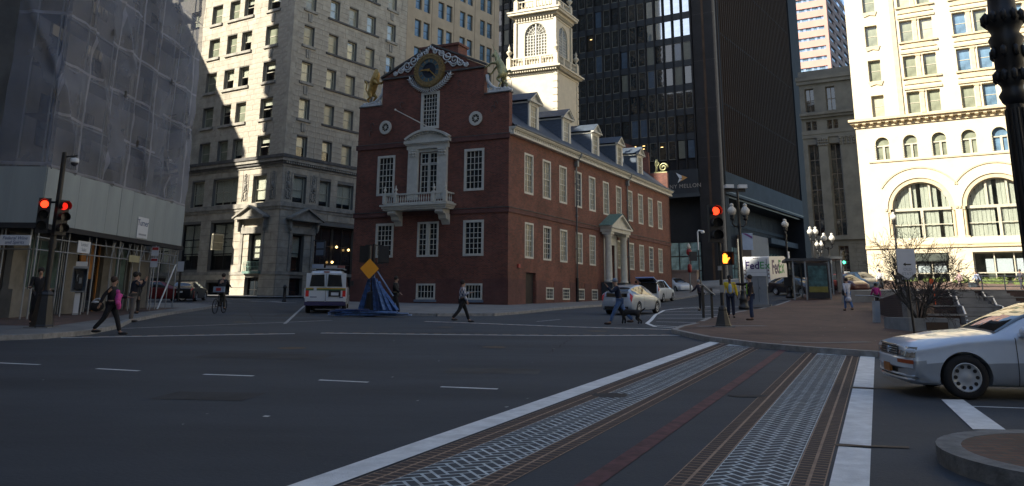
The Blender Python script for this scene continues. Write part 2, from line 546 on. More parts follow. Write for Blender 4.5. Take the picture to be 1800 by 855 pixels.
def kerb(line, top=.132, wd=.18):
    """granite kerb stones along a line (their road side on the line), each one a block"""
    b = MB()
    for (x0, y0), (x1, y1) in zip(line[:-1], line[1:]):
        L = math.hypot(x1 - x0, y1 - y0); n = max(1, round(L / 1.8))
        dx, dy = (x1 - x0) / L, (y1 - y0) / L
        nx, ny = -dy, dx
        for i in range(n):
            s0, s1 = L * i / n + .006, L * (i + 1) / n - .006
            tp = top + random.uniform(-.004, .004)
            P = []
            for s in (s0, s1):
                for o in (0, wd):
                    x, y = x0 + dx * s + nx * o, y0 + dy * s + ny * o
                    P.append((x, y))
            (a, c, d, e) = P
            vs = [(p[0], p[1], g(*p) + z) for z in (-.05, tp) for p in (a, d, e, c)]
            b.add(vs, [(4, 5, 6, 7), (0, 1, 5, 4), (1, 2, 6, 5), (2, 3, 7, 6), (3, 0, 4, 7)])
    return b

# road surface: one sheet out to the horizon
gb = MB()
xs = [-900, -500, -250, -120, -80] + list(range(-60, 82, 2)) + [100, 140, 250, 500, 900]
ys = [-600, -300, -120, -60, -40] + list(range(-20, 142, 2)) + [170, 230, 400, 800, 1500]
vs = [(x, y, g(x, y)) for y in ys for x in xs]
nx = len(xs)
gb.add(vs, [(j * nx + i, j * nx + i + 1, (j + 1) * nx + i + 1, (j + 1) * nx + i) for j in range(len(ys) - 1) for i in range(nx - 1)])
struct('road', gb, asphalt)

def strip(name, pts, wd, m=None, dz=.008, gap=0):
    """painted line along points, width wd"""
    pts = [Vector((p[0], p[1])) for p in pts]
    L, R = [], []
    for i, p in enumerate(pts):
        d = (pts[min(i + 1, len(pts) - 1)] - pts[max(i - 1, 0)]).normalized()
        n = Vector((-d.y, d.x)) * wd / 2
        L.append(tuple(p + n)); R.append(tuple(p - n))
    return sheet(name, L + R[::-1], dz, m or white_paint)

# far crosswalk: two long white lines with a brick band between them
strip('crosswalk_line', [(-5.8, 26.62), (-2, 26.35), (1.8, 26.3), (5.25, 26.95)], .16)
strip('crosswalk_line', [(-12.2, 23.65), (-6.5, 26.25)], .16)
strip('crosswalk_line', [(-12.6, 28.2), (-8.6, 33.0), (-7.2, 35.0)], .14, worn_paint)
strip('crosswalk_line', [(-3.4, 34.6), (-2.2, 34.1), (2.1, 31.5), (5.7, 30.2)], .16)
tie = MB()
def edge_ticks(line, off):
    for (x0, y0), (x1, y1) in zip(line[:-1], line[1:]):
        L = math.hypot(x1 - x0, y1 - y0); dx, dy = (x1 - x0) / L, (y1 - y0) / L
        n = int(L / .42)
        for i in range(n):
            s = (i + .5) * .42
            x, y = x0 + dx * s - dy * off, y0 + dy * s + dx * off
            hx, hy = dx * .13, dy * .13
            wx, wy = -dy * .09, dx * .09
            q = [(x - hx - wx, y - hy - wy), (x + hx - wx, y + hy - wy), (x + hx + wx, y + hy + wy), (x - hx + wx, y - hy + wy)]
            tie.quad(*[(a, b, g(a, b) + .011) for a, b in q])
edge_ticks([(-5.8, 26.62), (-2, 26.35), (1.8, 26.3), (5.25, 26.95)], .24)
edge_ticks([(-3.4, 34.6), (-2.2, 34.1), (2.1, 31.5), (5.7, 30.2)], -.24)
edge_ticks([(-12.2, 23.65), (-6.5, 26.25)], .24)
tag(tie.obj('crosswalk_edge_pavers', joint_tan), kind='stuff')
# lane dashes
for a, b in (((-10.6, 16.95), (-8.8, 16.42)), ((-7.43, 15.8), (-6.53, 15.48)), ((-5.23, 15.02), (-4.32, 14.83)), ((-3.1, 14.33), (-2.26, 14.07)), ((-1.06, 13.56), (-.18, 13.34))):
    strip('lane_dash', [a, b], .10)
strip('lane_dash', [(1.07, 35.22), (2.17, 37.49)], .12, worn_paint)
strip('lane_line', [(-8.29, 31.87), (-12.87, 53.93)], .12, worn_paint)
strip('lane_mark', [(-2.93, 10.6), (-2.86, 10.58)], .07)
for q in ([(475, 530), (500, 532)], [(440, 530), (520, 533)], [(560, 534), (590, 535)]):
    a, b = gp(*q[0]), gp(*q[1])
    strip('crossing_bar', [(a.x, a.y), (b.x, b.y)], .35, worn_paint)
a, b = gp(330, 534), gp(405, 533)
strip('crossing_bar', [(a.x, a.y), (b.x, b.y)], .45, worn_paint)
# hatched zone beside the plaza
strip('hatched_zone_edge', [(6.0, 31.1), (5.35, 31.95), (5.45, 34.5), (6.1, 37.5), (7.3, 43.5), (9.0, 50.5), (10.9, 54.5), (13.5, 57.5)], .16)
for i, (y0, y1) in enumerate(((33.0, 31.9), (36.0, 35.6), (39.5, 40), (43.5, 45), (48, 51), (52.8, 56))):
    xl = 5.5 + (y0 - 33) * .19 if y0 < 44 else 7.6 + (y0 - 44) * .24
    xr = 6.3 + (y1 - 31.9) * .36
    strip('hatched_zone_bar', [(xl, y0), (xr, y1)], .13)

# ---- the broad brick-and-slate crosswalk in the foreground
CW = rad(23.2)
ex, ey = Vector((math.cos(CW), -math.sin(CW))), Vector((math.sin(CW), math.cos(CW)))   # across, along
def band_xy(s, t): p = ex * s + ey * t; return (p.x, p.y)
def band_of(x, y): v = Vector((x, y)); return v.dot(ex), v.dot(ey)
sW0, sW1 = -4.42, -4.10            # left white line
T0, T1 = 4.5, 25.0
def cut(s):                        # where the kerb ends the crosswalk
    pts = [(5.47, 24.46), (6.24, 22.07), (7.25, 20.46), (8.43, 19.24)]
    q = [band_of(*p) for p in pts]
    q = [(a, b) for a, b in q]
    if s <= q[0][0]: return q[0][1] + (q[0][0] - s) * .9
    for (a0, b0), (a1, b1) in zip(q[:-1], q[1:]):
        if s <= a1: return b0 + (b1 - b0) * (s - a0) / (a1 - a0)
    return q[-1][1]
def band(name, s0, s1, m, dz, t0=T0, parent=None):
    return sheet(name, [band_xy(s0, t0), band_xy(s1, t0), band_xy(s1, cut(s1)), band_xy(s0, cut(s0))], dz, m, parent=parent)
band('crosswalk_white_line', sW0, sW1, white_paint, .010)
sB = [(-4.07, -3.78), (-3.15, -2.88), (-1.72, -1.44), (-.80, -.53)]
sH = [(-3.78, -3.15), (-1.44, -.80)]
pav = tag(bpy.data.objects.new('paved_crosswalk_bands', None), kind='structure')
link(pav)
for i, (a, b) in enumerate(sB): band('paver_joint_bed', a + .002, b - .002, joint_tan, .005, parent=pav)
for i, (a, b) in enumerate(sH): band('paver_joint_bed', a + .002, b - .002, joint_white, .005, parent=pav)
# white bar on the right, broken by two metal drain slots
for t0, t1 in ((T0, 9.55), (9.72, 14.75), (15.0, 99)):
    s0, s1 = -.50, -.20
    t1a = min(t1, cut(s0)); t1b = min(t1, cut(s1))
    sheet('crosswalk_white_line', [band_xy(s0, t0), band_xy(s1, t0), band_xy(s1, t1b), band_xy(s0, t1a)], .010, white_paint)
for t, sa, sb in ((9.63, -.56, .15), (14.88, -.62, .10)):
    sheet('steel_road_joint', [band_xy(sa, t - .05), band_xy(sb, t - .05 + .18), band_xy(sb, t + .05 + .18), band_xy(sa, t + .05)], .009, rust)
band('red_painted_line', -2.37, -2.19, red_line, .007)
# pavers
tiles = []                                     # (s, t, along s, along t, rotated, material)
for a, b in sB:
    h = (b - a) / 2
    t = T0 + 1.4
    while t < cut((a + b) / 2) - .15:
        for k in range(2):
            tiles.append((a + h * (k + .5), t + .055, h - .030, .080, 0, None))
        t += .11
W_ = .105
c45 = math.sqrt(.5)
for a, b in sH:
    tl = T0 + 1.4; th = cut((a + b) / 2) - .1
    n = int((th - tl) / W_ * .75) + 30
    for i in range(-n, n):
        for j in range(-n, n):
            r = (i - j) % 4
            if r == 0: cx, cy, lx, ly = (i + 1) * W_, (j + .5) * W_, 2 * W_, W_
            elif r == 2: cx, cy, lx, ly = (i + .5) * W_, j * W_, W_, 2 * W_
            else: continue
            s, t = (cx - cy) * c45 + (a + b) / 2, (cx + cy) * c45 + tl
            if s < a - .06 or s > b + .06 or t < tl or t > th: continue
            edge = s < a + .115 or s > b - .115
            tiles.append((s, t, lx - .032, ly - .032, 1, (a, b) if edge else None))
def tile_rank(q):
    x, y = band_xy(q[0], q[1])
    lim = x / max(y, .1)
    return y if -.62 < lim < .62 and y > 7.1 else 99 + y
tiles.sort(key=tile_rank)
near, rest = {0: 0, 1: 0}, {0: MB(), 1: MB()}
for q in tiles:
    s, t, ls, lt, k, m = q
    x, y = band_xy(s, t)
    ang = -CW + (rad(45) if k else 0)
    if near[k] < 150 and m is None:
        near[k] += 1
        o = inst('paver', unit_box(paver_blue if k else paver_dark), pav)
        R = Matrix.Rotation(math.atan(.0224), 4, 'X') @ Matrix.Rotation(ang, 4, 'Z')
        o.matrix_world = Matrix.Translation((x, y, g(x, y) + .0045)) @ R @ Matrix.Translation((-ls / 2, -lt / 2, 0)) @ Matrix.Diagonal((ls, lt, .0025, 1))
    elif m:
        a, b_ = m; q4 = []
        for u, v in ((-1, -1), (1, -1), (1, 1), (-1, 1)):
            q4.append((s + (u * ls - v * lt) * c45 / 2, t + (u * ls + v * lt) * c45 / 2))
        for lo, sg in ((a + .012, 1), (b_ - .012, -1)):
            out = []
            for i in range(len(q4)):
                p, r = q4[i], q4[(i + 1) % len(q4)]
                dp, dr = (p[0] - lo) * sg, (r[0] - lo) * sg
                if dp >= 0: out.append(p)
                if dp * dr < 0: f = dp / (dp - dr); out.append((p[0] + (r[0] - p[0]) * f, p[1] + (r[1] - p[1]) * f))
            q4 = out
            if len(q4) < 3: break
        if len(q4) >= 3:
            pts = [band_xy(*p) for p in q4]
            n4 = len(pts)
            rest[k].add([(px, py, g(px, py) + zz) for zz in (.0045, .007) for px, py in pts], [tuple(range(n4, 2 * n4))] + [(i, (i + 1) % n4, n4 + (i + 1) % n4, n4 + i) for i in range(n4)])
    else:
        ca, sa = math.cos(ang), math.sin(ang)
        vs = []
        for zz in (.0045, .007):
            for u, v in ((-1, -1), (1, -1), (1, 1), (-1, 1)):
                px, py = x + (u * ls * ca - v * lt * sa) / 2, y + (u * ls * sa + v * lt * ca) / 2
                vs.append((px, py, g(px, py) + zz))
        rest[k].add(vs, [(4, 5, 6, 7), (0, 1, 5, 4), (1, 2, 6, 5), (2, 3, 7, 6), (3, 0, 4, 7)])
for k, m in ((0, paver_dark), (1, paver_blue)):
    tag(rest[k].obj('pavers', m, pav), kind='stuff')
# worn tar and manhole patches over the bands
def patch(px, py, w_, h_, m, name, dz=.016):
    c = gp(px, py)
    pts = [(c.x + w_ * math.cos(a) * (1 + .12 * math.sin(3 * a)), c.y + h_ * math.sin(a) * (1 + .15 * math.cos(2 * a))) for a in [i * math.pi / 8 for i in range(16)]]
    return sheet(name, pts, dz, m)
patch(1072, 696, .26, .28, ply_dark, 'manhole_cover', .009)
patch(1315, 697, .28, .16, ply_dark, 'tar_patch', .009)

# tar seams, repairs and covers in the road surface
tar = mat('tar_seam', (.016, .016, .018), rough=.95, var=.2)
newer = mat('asphalt_repair', (.030, .032, .035), rough=.85, var=.3, scale=1.2, bump=.4, bscale=50)
older = mat('asphalt_worn', (.055, .056, .057), rough=.85, var=.3, scale=.9, bump=.4, bscale=50)
random.seed(12)
def seam(p, q, n=14, j=.10, wd=.022):
    pts = [(p[0] + (q[0] - p[0]) * i / n + random.uniform(-j, j), p[1] + (q[1] - p[1]) * i / n + random.uniform(-j, j) * .5) for i in range(n + 1)]
    strip('tar_seam', pts, wd, tar, dz=.005)
for p, q in (((-13, 20.2), (2.6, 19.0)), ((-7, 28.5), (4.5, 28.2)), ((-9, 31), (-14, 46)), ((.9, 20), (1.9, 25.8))):
    seam(p, q, j=.07)
for q, m in (([(-6.6, 18.2), (-3.9, 17.9), (-3.8, 19.1), (-6.5, 19.5)], newer), ([(-1.2, 15.6), (.5, 15.5), (.6, 16.4), (-1.1, 16.5)], older), ([(-4.9, 12.0), (-3.6, 11.9), (-3.5, 12.7), (-4.8, 12.8)], newer), ([(6.4, 14.6), (8.4, 14.3), (8.6, 15.3), (6.6, 15.6)], newer), ([(-10.5, 38), (-8.9, 38.3), (-9.3, 41), (-10.9, 40.7)], newer)):
    sheet('asphalt_repair', q, .004, m)
for x, y, r in ((-5.2, 20.8, .34), (-.4, 21.6, .3), (-10.2, 33, .34), (2.9, 28.9, .34), (-2.3, 30.6, .3)):
    sheet('manhole_cover', [(x + r * math.cos(a), y + r * math.sin(a)) for a in [2 * math.pi * i / 18 for i in range(18)]], .006, rust)
# litter and gum on the paving
lt = MB()
for i in range(60):
    x, y = random.choice([(random.uniform(-9, 2), random.uniform(8.5, 25)), (random.uniform(7, 18), random.uniform(21, 44))])
    dz = .138 if y > 21 and x > 6.5 else .005
    r = random.uniform(.012, .035); z = g(x, y) + dz
    lt.add([(x - r, y, z), (x, y - r, z), (x + r, y + r * .3, z + .006), (x, y + r, z)], [(0, 1, 2, 3)])
tag(lt.obj('litter_specks', worn_paint), kind='stuff')

# stop line and lane line beside the white car
sheet('stop_line', [(6.13, 12.55), (6.44, 12.55), (5.60, 10.05), (5.23, 10.05)], .010, white_paint)
strip('lane_line', [(6.2, 11.9), (9.5, 11.2)], .06)

# traffic island: granite ring with brick top
isl = [(5.22 + 1.34 * math.cos(a), 7.85 + 1.32 * math.sin(a)) for a in [2 * math.pi * i / 40 for i in range(40)]]
isl_in = [(5.22 + (x - 5.22) * .84, 7.85 + (y - 7.85) * .84) for x, y in isl]
b = MB()
for i in range(40):
    j = (i + 1) % 40
    P = [isl[i], isl[j], isl_in[j], isl_in[i]]
    vs = [(x, y, g(x, y) + z) for z in (-.05, .15) for x, y in P]
    b.add(vs, [(4, 5, 6, 7), (0, 1, 5, 4), (2, 3, 7, 6)] + ([(1, 2, 6, 5), (3, 0, 4, 7)] if i % 5 == 0 else []))
struct('island_kerb', b, island_stone)
sheet('island_paving', isl_in, .147, plaza_brick, cell=1.0)

# right-hand plaza
plaza_edge = [(5.2, 28.0), (5.3, 26.4), (5.47, 24.46), (6.24, 22.07), (7.25, 20.46), (8.43, 19.24), (10.2, 18.1), (13, 17.2), (30, 15.5)]
plaza_back = [(30, 15.5), (70, 14), (70, 120), (43, 118), (33, 98), (24.5, 71), (20.6, 63), (15.9, 52.8), (12.0, 45.6), (8.6, 37.6), (6.9, 32.4), (5.9, 30.2)]
sheet('plaza_paving', plaza_edge[:-1] + plaza_back, .13, plaza_brick)
struct('plaza_kerb', kerb(plaza_edge), kerbstone)
struct('plaza_kerb', kerb(plaza_back[2:] + [(5.2, 28.0)]), kerbstone)
# pale concrete strips let into the plaza bricks
for q, wd in (([(1225, 581), (1345, 580)], .45), ([(1376, 611), (1440, 613), (1530, 611)], .28)):
    pts = [gp(*p) for p in q]
    strip('paving_strip', [(p.x, p.y) for p in pts], wd, concrete, dz=.139)

# left sidewalk
left_edge = [(-40, 19.5), (-20, 20.6), (-13.6, 22.1), (-12.45, 23.2), (-12.1, 25.0), (-12.7, 28.2), (-14.0, 32.0), (-15.2, 38), (-16.2, 45.5), (-17.0, 50), (-20, 53), (-40, 55)]
sheet('left_sidewalk', left_edge, .13, concrete)
struct('left_sidewalk_kerb', kerb(left_edge), kerbstone)
# brick apron in the sidewalk by the shop
sheet('sidewalk_brick_apron', [(-40, 28.3), (-14.2, 27.0), (-14.9, 31.6), (-16.4, 38), (-17.0, 44.5), (-40, 46)], .136, plaza_brick)

# sidewalk round the red-brick hall
osh_walk = [(-12.9, 60.5), (-9.3, 47.8), (-7.6, 42.4), (-5.6, 40.4), (-3.4, 39.9), (-.9, 40.6), (.3, 43.2), (2.6, 50.2), (6.2, 58.6), (10.0, 66.0), (14.2, 73.4), (22.5, 88), (24, 95), (5, 104), (-3, 90)]
sheet('hall_sidewalk', osh_walk, .13, concrete)
struct('hall_sidewalk_kerb', kerb(osh_walk[::-1]), kerbstone)
# sidewalk in front of the granite block and of the dark tower
sheet('granite_block_sidewalk', [(-60, 93), (-45, 86.5), (-22.2, 73.8), (-19.6, 74.2), (-17.5, 77), (-8, 92), (6, 115), (-10, 130), (-60, 130)], .13, concrete)
sheet('tower_sidewalk', [(13, 92), (18.8, 79.5), (21, 79), (24.5, 84), (36, 108), (60, 140), (60, 180), (0, 180), (0, 120)], .13, concrete)
struct('tower_sidewalk_kerb', kerb([(60, 140), (36, 108), (24.5, 84), (21, 79), (18.8, 79.5), (13, 92)]), kerbstone)

# ================================================================== THE RED-BRICK HALL with its tower
H0 = Vector((-.18, 54.95, 0))
HR = rad(-26.68)
hall = thing('brick_hall', 'old red brick hall with stepped gable, gilded clock, white balcony and slate roof', 'building', H0, HR)
HW, HL = 12.4, 37.6
gz = 0.6
# front openings: x from the visible corner leftwards (negative)
def fx(u): return -u
front_holes = [(-10.55, -9.05, 8.79, 11.65), (-3.38, -1.85, 8.79, 11.65), (-10.45, -8.95, 4.47, 6.83), (-6.97, -5.28, 4.47, 6.83), (-3.35, -1.80, 4.47, 6.83),
               (-6.92, -5.42, 1.66, 2.70), (-3.2, -1.84, 1.66, 2.70), (-7.02, -5.50, 13.32, 16.03), (-7.03, -5.42, 8.75, 11.68)]
b = MB()
wall(b, PF, -HW, 0, gz, 15.38, [h for h in front_holes if h[3] < 15] + [(-7.02, -5.50, 13.32, 15.38)], .22)
# centre gable above the shoulders
wall(b, PF, -10.42, -1.96, 15.38, 17.45, [(-7.02, -5.50, 15.38, 16.03)], .22)
b.prism([(-10.42, 17.45), (-1.96, 17.45), (-6.19, 19.40)], 0, .45, 'y')
b.box(-10.42, -10.40, .0, .45, 15.38, 17.45); b.box(-1.98, -1.96, .0, .45, 15.38, 17.45)
b.box(-10.4, -1.98, .44, .45, 15.38, 17.45)
b.quad((-HW, .45, 12.9), (0, .45, 12.9), (0, .45, 15.38), (-HW, .45, 15.38))
side_up = [3.13, 6.15, 9.16, 12.18, 15.2, 18.45, 21.70, 24.75, 27.85, 30.93, 34.1]
side_lo = [3.20, 6.2, 9.18, 12.25, 15.1, 21.70, 24.85, 27.78, 30.75, 33.8]
side_ba = [6.6, 9.58, 12.55, 15.42]
sh = [(c - .73, c + .73, 8.77, 11.60) for c in side_up] + [(c - .70, c + .70, 4.42, 6.83) for c in side_lo] + [(c - .66, c + .66, 1.72, 2.56) for c in side_ba] + [(2.66, 4.25, gz, 3.48)] + [(18.1, 20.2, gz, 6.3)]
wall(b, PS, 0, HL, gz, 12.45, sh, .22)
wall(b, PS, 0, .45, 12.45, 15.38, [])
b.quad((-HW, 0, gz), (-HW, HL, gz), (-HW, HL, 12.45), (-HW, 0, 12.45))
b.quad((-HW, 0, 12.4), (-HW, .45, 12.4), (-HW, .45, 15.38), (-HW, 0, 15.38))
# far gable wall with a stepped top
b.prism([(0, gz), (-HW, gz), (-HW, 15.0), (-10.4, 15.0), (-10.4, 17.3), (-6.2, 19.3), (-2, 17.3), (-2, 15.0), (0, 15.0)], HL - .4, HL, 'y')
b.obj('wall', osh_brick, hall)
b = MB(); b.box(-HW + .3, -.3, .3, HL - .5, gz, 12.6); b.obj('inner_core', room_dark, hall)
# belt courses, coping, base
b = MB()
for z0, z1, pr in ((7.28, 7.58, .07), (12.20, 12.50, .09)):
    b.box(-HW - pr, pr, -pr, 0, z0, z1)
    if z0 < 10: b.box(0, pr, 0, HL, z0, z1)
    b.box(-HW - pr, -HW, 0, 1.0, z0, z1)
for x0, x1 in ((-HW - .03, -6.95), (-5.38, -3.24), (-1.8, .03)): b.box(x0, x1, -.03, -.001, gz, 3.0)
b.box(.001, .03, -.03, 2.6, gz, 3.0)
for y0, y1 in ((4.3, 5.9), (7.3, 8.85), (10.3, 11.85), (13.25, 14.7), (16.1, 17.0), (21.3, HL)):
    b.box(.001, .03, y0, y1, gz, 3.0)
b.obj('belt_course', brick_mat('belt_brick', (.13, .045, .035), (.10, .035, .03), (.14, .09, .08), .215, .075, .008, grime=.4), hall)
b = MB()
for z1 in (7.59, 12.51):
    b.box(-HW - .1, .1, -.1, 0, z1, z1 + .05)
    if z1 < 10: b.box(0.0, .1, 0.001, HL, z1, z1 + .05)
b.box(-HW - .06, -10.44, -.06, .5, 15.38, 15.46); b.box(-1.94, .06, -.06, .5, 15.38, 15.46)
for x0, x1, z0, z1 in ((-10.6, -6.19, 17.45, 19.42), (-1.78, -6.19, 17.45, 19.42)):
    b.prism([(x0, z0), (x1, z1), (x1, z1 + .14), (x0, z0 + .14)], -.10, .5, 'y')
b.prism([(-10.5, 17.30), (-1.88, 17.30), (-1.88, 17.42), (-10.5, 17.42)], -.12, -.002, 'y')
b.obj('coping', dark_trim, hall)
# basement sills
b = MB()
for h in ((-7.05, -5.3), (-3.3, -1.75)): b.box(h[0], h[1], -.10, -.001, 1.50, 1.655)
b.obj('basement_sill', mat('blue_grey_sill', (.16, .19, .24), var=.15), hall)
# flat brick arches over the windows: a sliver of paler brick
# windows
for h in ((-10.55, -9.05, 8.79, 11.65), (-3.38, -1.85, 8.79, 11.65)):
    window(hall, PF, h[0], h[2], h[1] - h[0], h[3] - h[2], 4, 6, .16, .035, -.05, gm=old_glass, fd=.14)
for h in ((-10.45, -8.95, 4.47, 6.83), (-3.35, -1.80, 4.47, 6.83)):
    window(hall, PF, h[0], h[2], h[1] - h[0], h[3] - h[2], 4, 6, .16, .035, -.05, gm=old_glass, fd=.14)
for a in (-6.97, -6.115):
    window(hall, PF, a, 4.47, .835, 2.36, 2, 6, .13, .03, -.05, gm=old_glass, fd=.14)
for h in ((-6.92, -5.42), (-3.2, -1.84)):
    window(hall, PF, h[0], 1.66, h[1] - h[0], 1.04, 5, 2, .12, .035, -.05, gm=old_glass, sash=False, fd=.14)
window(hall, PF, -7.02, 13.32, 1.52, 2.71, 5, 8, .2, .035, -.05, gm=old_glass, fd=.14)
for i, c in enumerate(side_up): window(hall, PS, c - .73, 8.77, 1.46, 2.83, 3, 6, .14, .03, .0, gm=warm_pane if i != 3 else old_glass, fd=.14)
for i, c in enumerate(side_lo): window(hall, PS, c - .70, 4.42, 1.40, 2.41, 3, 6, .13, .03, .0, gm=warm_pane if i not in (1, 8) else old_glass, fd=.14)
for c in side_ba: window(hall, PS, c - .66, 1.72, 1.32, .84, 4, 3, .1, .03, -.02, gm=old_glass, sash=False)
# round windows
for cx in (-10.0, -2.55):
    b = MB(); zc = 13.74
    ring = [(0.30, -.1), (.50, -.1), (.50, .03), (.30, .06)]
    n = 24
    for i in range(n):
        a0, a1 = 2 * math.pi * i / n, 2 * math.pi * (i + 1) / n
        for k in range(4):
            r0, d0 = ring[k]; r1, d1 = ring[(k + 1) % 4]
            b.quad((cx + r0 * math.cos(a0), d0, zc + r0 * math.sin(a0)), (cx + r1 * math.cos(a0), d1, zc + r1 * math.sin(a0)),
                   (cx + r1 * math.cos(a1), d1, zc + r1 * math.sin(a1)), (cx + r0 * math.cos(a1), d0, zc + r0 * math.sin(a1)))
    for i in range(8):
        a = math.pi * i / 4 + .2
        b.cyl((cx + .08 * math.cos(a), -.05, zc + .08 * math.sin(a)), (cx + .31 * math.cos(a), -.05, zc + .31 * math.sin(a)), .018, n=5)
    b.cyl((cx, -.04, zc), (cx, -.07, zc), .09, n=12)
    o = b.obj('round_window', white_wood, hall)
    MB().cyl((cx, -.005, zc), (cx, -.02, zc), .32, n=20).obj('pane', old_glass, o)
# balcony door surround and segmental pediment
b = MB()
b.box(-7.85, -7.03, -.22, -.02, 8.35, 11.9); b.box(-5.42, -4.68, -.22, -.02, 8.35, 11.9)      # pilasters
b.box(-7.03, -5.42, -.10, -.02, 11.68, 11.9)
b.box(-7.95, -4.58, -.26, -.02, 11.9, 12.30)
b.box(-8.12, -4.42, -.42, -.02, 12.30, 12.50)
for i in range(20): b.box(-8.0 + i * .178, -7.92 + i * .178, -.38, -.25, 12.2, 12.30)
n = 16
R_, zc = 3.05, 12.5 + .78 - 3.05
for i in range(n):
    t0, t1 = -.64 + 1.28 * i / n, -.64 + 1.28 * (i + 1) / n
    for (ra, rb, dd) in ((R_ - .16, R_, .45),):
        p = [(-6.27 + r * math.sin(t), zc + r * math.cos(t)) for r, t in ((ra, t0), (ra, t1), (rb, t1), (rb, t0))]
        b.prism(p, -dd, -.02, 'y')
    p = [(-6.27 + (R_ - .16) * math.sin(t0), 12.5), (-6.27 + (R_ - .16) * math.sin(t1), 12.5), (-6.27 + (R_ - .16) * math.sin(t1), max(12.5, zc + (R_ - .16) * math.cos(t1))), (-6.27 + (R_ - .16) * math.sin(t0), max(12.5, zc + (R_ - .16) * math.cos(t0)))]
    b.prism(p, -.2, -.02, 'y')
    ta = (t0 + t1) / 2
    b.box(-6.27 + (R_ - .22) * math.sin(ta) - .05, -6.27 + (R_ - .22) * math.sin(ta) + .05, -.36, -.2, zc + (R_ - .30) * math.cos(ta), zc + (R_ - .19) * math.cos(ta))
for xc in (-7.44, -5.05):                          # Corinthian-like capitals
    b.box(xc - .36, xc + .36, -.30, -.22, 11.75, 11.88)
    for k in (-1, 0, 1): b.ball((xc + k * .22, -.27, 11.62), .11, 6)
    for k in (-1, 0, 1): b.ball((xc + k * .22, -.25, 11.42), .09, 6)
    b.box(xc - .34, xc + .34, -.27, -.2, 8.35, 8.6)
b.obj('door_surround', white_wood, hall)
for a in (-6.92, -6.2):
    window(hall, PF, a, 8.78, .68, 2.05, 2, 5, .07, .03, .0, gm=old_glass, sash=False, fd=.1)
    window(hall, PF, a, 10.86, .68, .78, 2, 2, .07, .03, .0, gm=old_glass, sash=False, fd=.1)
# balcony
b = MB()
b.box(-9.28, -4.05, -1.15, 0, 7.72, 7.86); b.box(-9.38, -3.95, -1.25, 0, 7.86, 7.98); b.box(-9.2, -4.13, -1.08, 0, 7.60, 7.72)
b.box(-9.18, -4.15, -1.05, -.0, 7.98, 8.1)
b.obj('balcony_floor', white_wood, hall)
b = MB()
b.box(-9.2, -4.12, -1.12, -.92, 8.62, 8.72); b.box(-9.2, -9.0, -.92, 0, 8.62, 8.72); b.box(-4.32, -4.12, -.92, 0, 8.62, 8.72)
b.obj('balcony_rail', white_wood, hall)
bal = MB().lathe([(.035, 0), (.035, .05), (.022, .07), (.052, .2), (.05, .26), (.02, .4), (.035, .46), (.035, .52)], n=8).mesh('baluster', white_wood)
for i in range(27):
    if i in (0, 26): continue
    inst('baluster', bal, hall, (-9.1 + i * .188, -1.02, 8.1))
for x in (-9.1, -4.22):
    for y in (-.75, -.5, -.25): inst('baluster', bal, hall, (x, y, 8.1))
for x, y in ((-9.1, -1.02), (-8.2, -1.02), (-5.12, -1.02), (-4.22, -1.02)):
    b = MB(); b.box(x - .12, x + .12, y - .12, y + .12, 8.06, 8.78)
    b.lathe([(.10, 0), (.10, .03), (.04, .06), (.04, .1), (.11, .2), (.10, .28), (.03, .36), (.05, .42), (.02, .5), (.0, .56)], (x, y, 8.78), 10)
    b.obj('balcony_post', white_wood, hall)
for xc in (-8.55, -4.72):                          # scrolled brackets
    b = MB()
    pts = [(0, 7.6), (-1.0, 7.6), (-1.02, 7.42), (-.86, 7.28), (-.66, 7.30), (-.55, 7.18), (-.50, 6.98), (-.36, 6.9), (-.22, 6.92), (-.10, 6.72), (0, 6.6)]
    b.prism([(y, z) for y, z in pts], xc - .3, xc + .3, 'x')
    b.cyl((xc - .33, -.86, 7.42), (xc + .33, -.86, 7.42), .13, n=10); b.cyl((xc - .33, -.30, 7.02), (xc + .33, -.30, 7.02), .10, n=10)
    b.obj('balcony_bracket', white_wood, hall)
# flagpole
b = MB(); b.cyl((-6.25, -.1, 13.42), (-7.65, -2.2, 14.35), .045, .03, n=8); b.ball((-7.68, -2.25, 14.37), .08)
b.obj('flagpole', white_wood, hall)
# clock
cx, cz = -6.32, 17.55
clk = MB()
def ringp(b, r0, r1, y, d, n=36, m=0, zs=1.0):
    for i in range(n):
        a0, a1 = 2 * math.pi * i / n, 2 * math.pi * (i + 1) / n
        q = [(cx + r * math.cos(a), cz + r * math.sin(a)) for r, a in ((r0, a0), (r1, a0), (r1, a1), (r0, a1))]
        b.prism(q, y, y + d, 'y', m)
b = MB(); ringp(b, .86, 1.24, -.32, .3)
for i in range(36):
    a = 2 * math.pi * i / 36
    b.ball((cx + 1.12 * math.cos(a), -.34, cz + 1.12 * math.sin(a)), .055, 6)
clock_o = b.obj('clock', mat('dull_brass_ring', (.24, .17, .07), rough=.5, metal=.3, var=.3, scale=8), hall)
b = MB(); ringp(b, .56, .87, -.26, .2)
b.obj('numeral_ring', mat('clock_ring_slate_green', (.06, .10, .115), rough=.6, var=.2), clock_o)
MB().cyl((cx, -.1, cz), (cx, -.2, cz), .58, n=32).obj('dial', mat('clock_dial_navy', (.012, .02, .035), rough=.5, var=.1), clock_o)
b = MB()
for i in range(12):
    a = math.pi / 6 * i
    for k in (-.022, .022):
        b.cyl((cx + .62 * math.cos(a + k), -.275, cz + .62 * math.sin(a + k)), (cx + .80 * math.cos(a + k), -.275, cz + .80 * math.sin(a + k)), .013, n=4)
b.obj('numerals', gold, clock_o)
b = MB()
b.prism([(cx + .1, cz - .05), (cx - .62, cz + .0), (cx - .66, cz + .08), (cx + .1, cz + .1)], -.34, -.31, 'y')
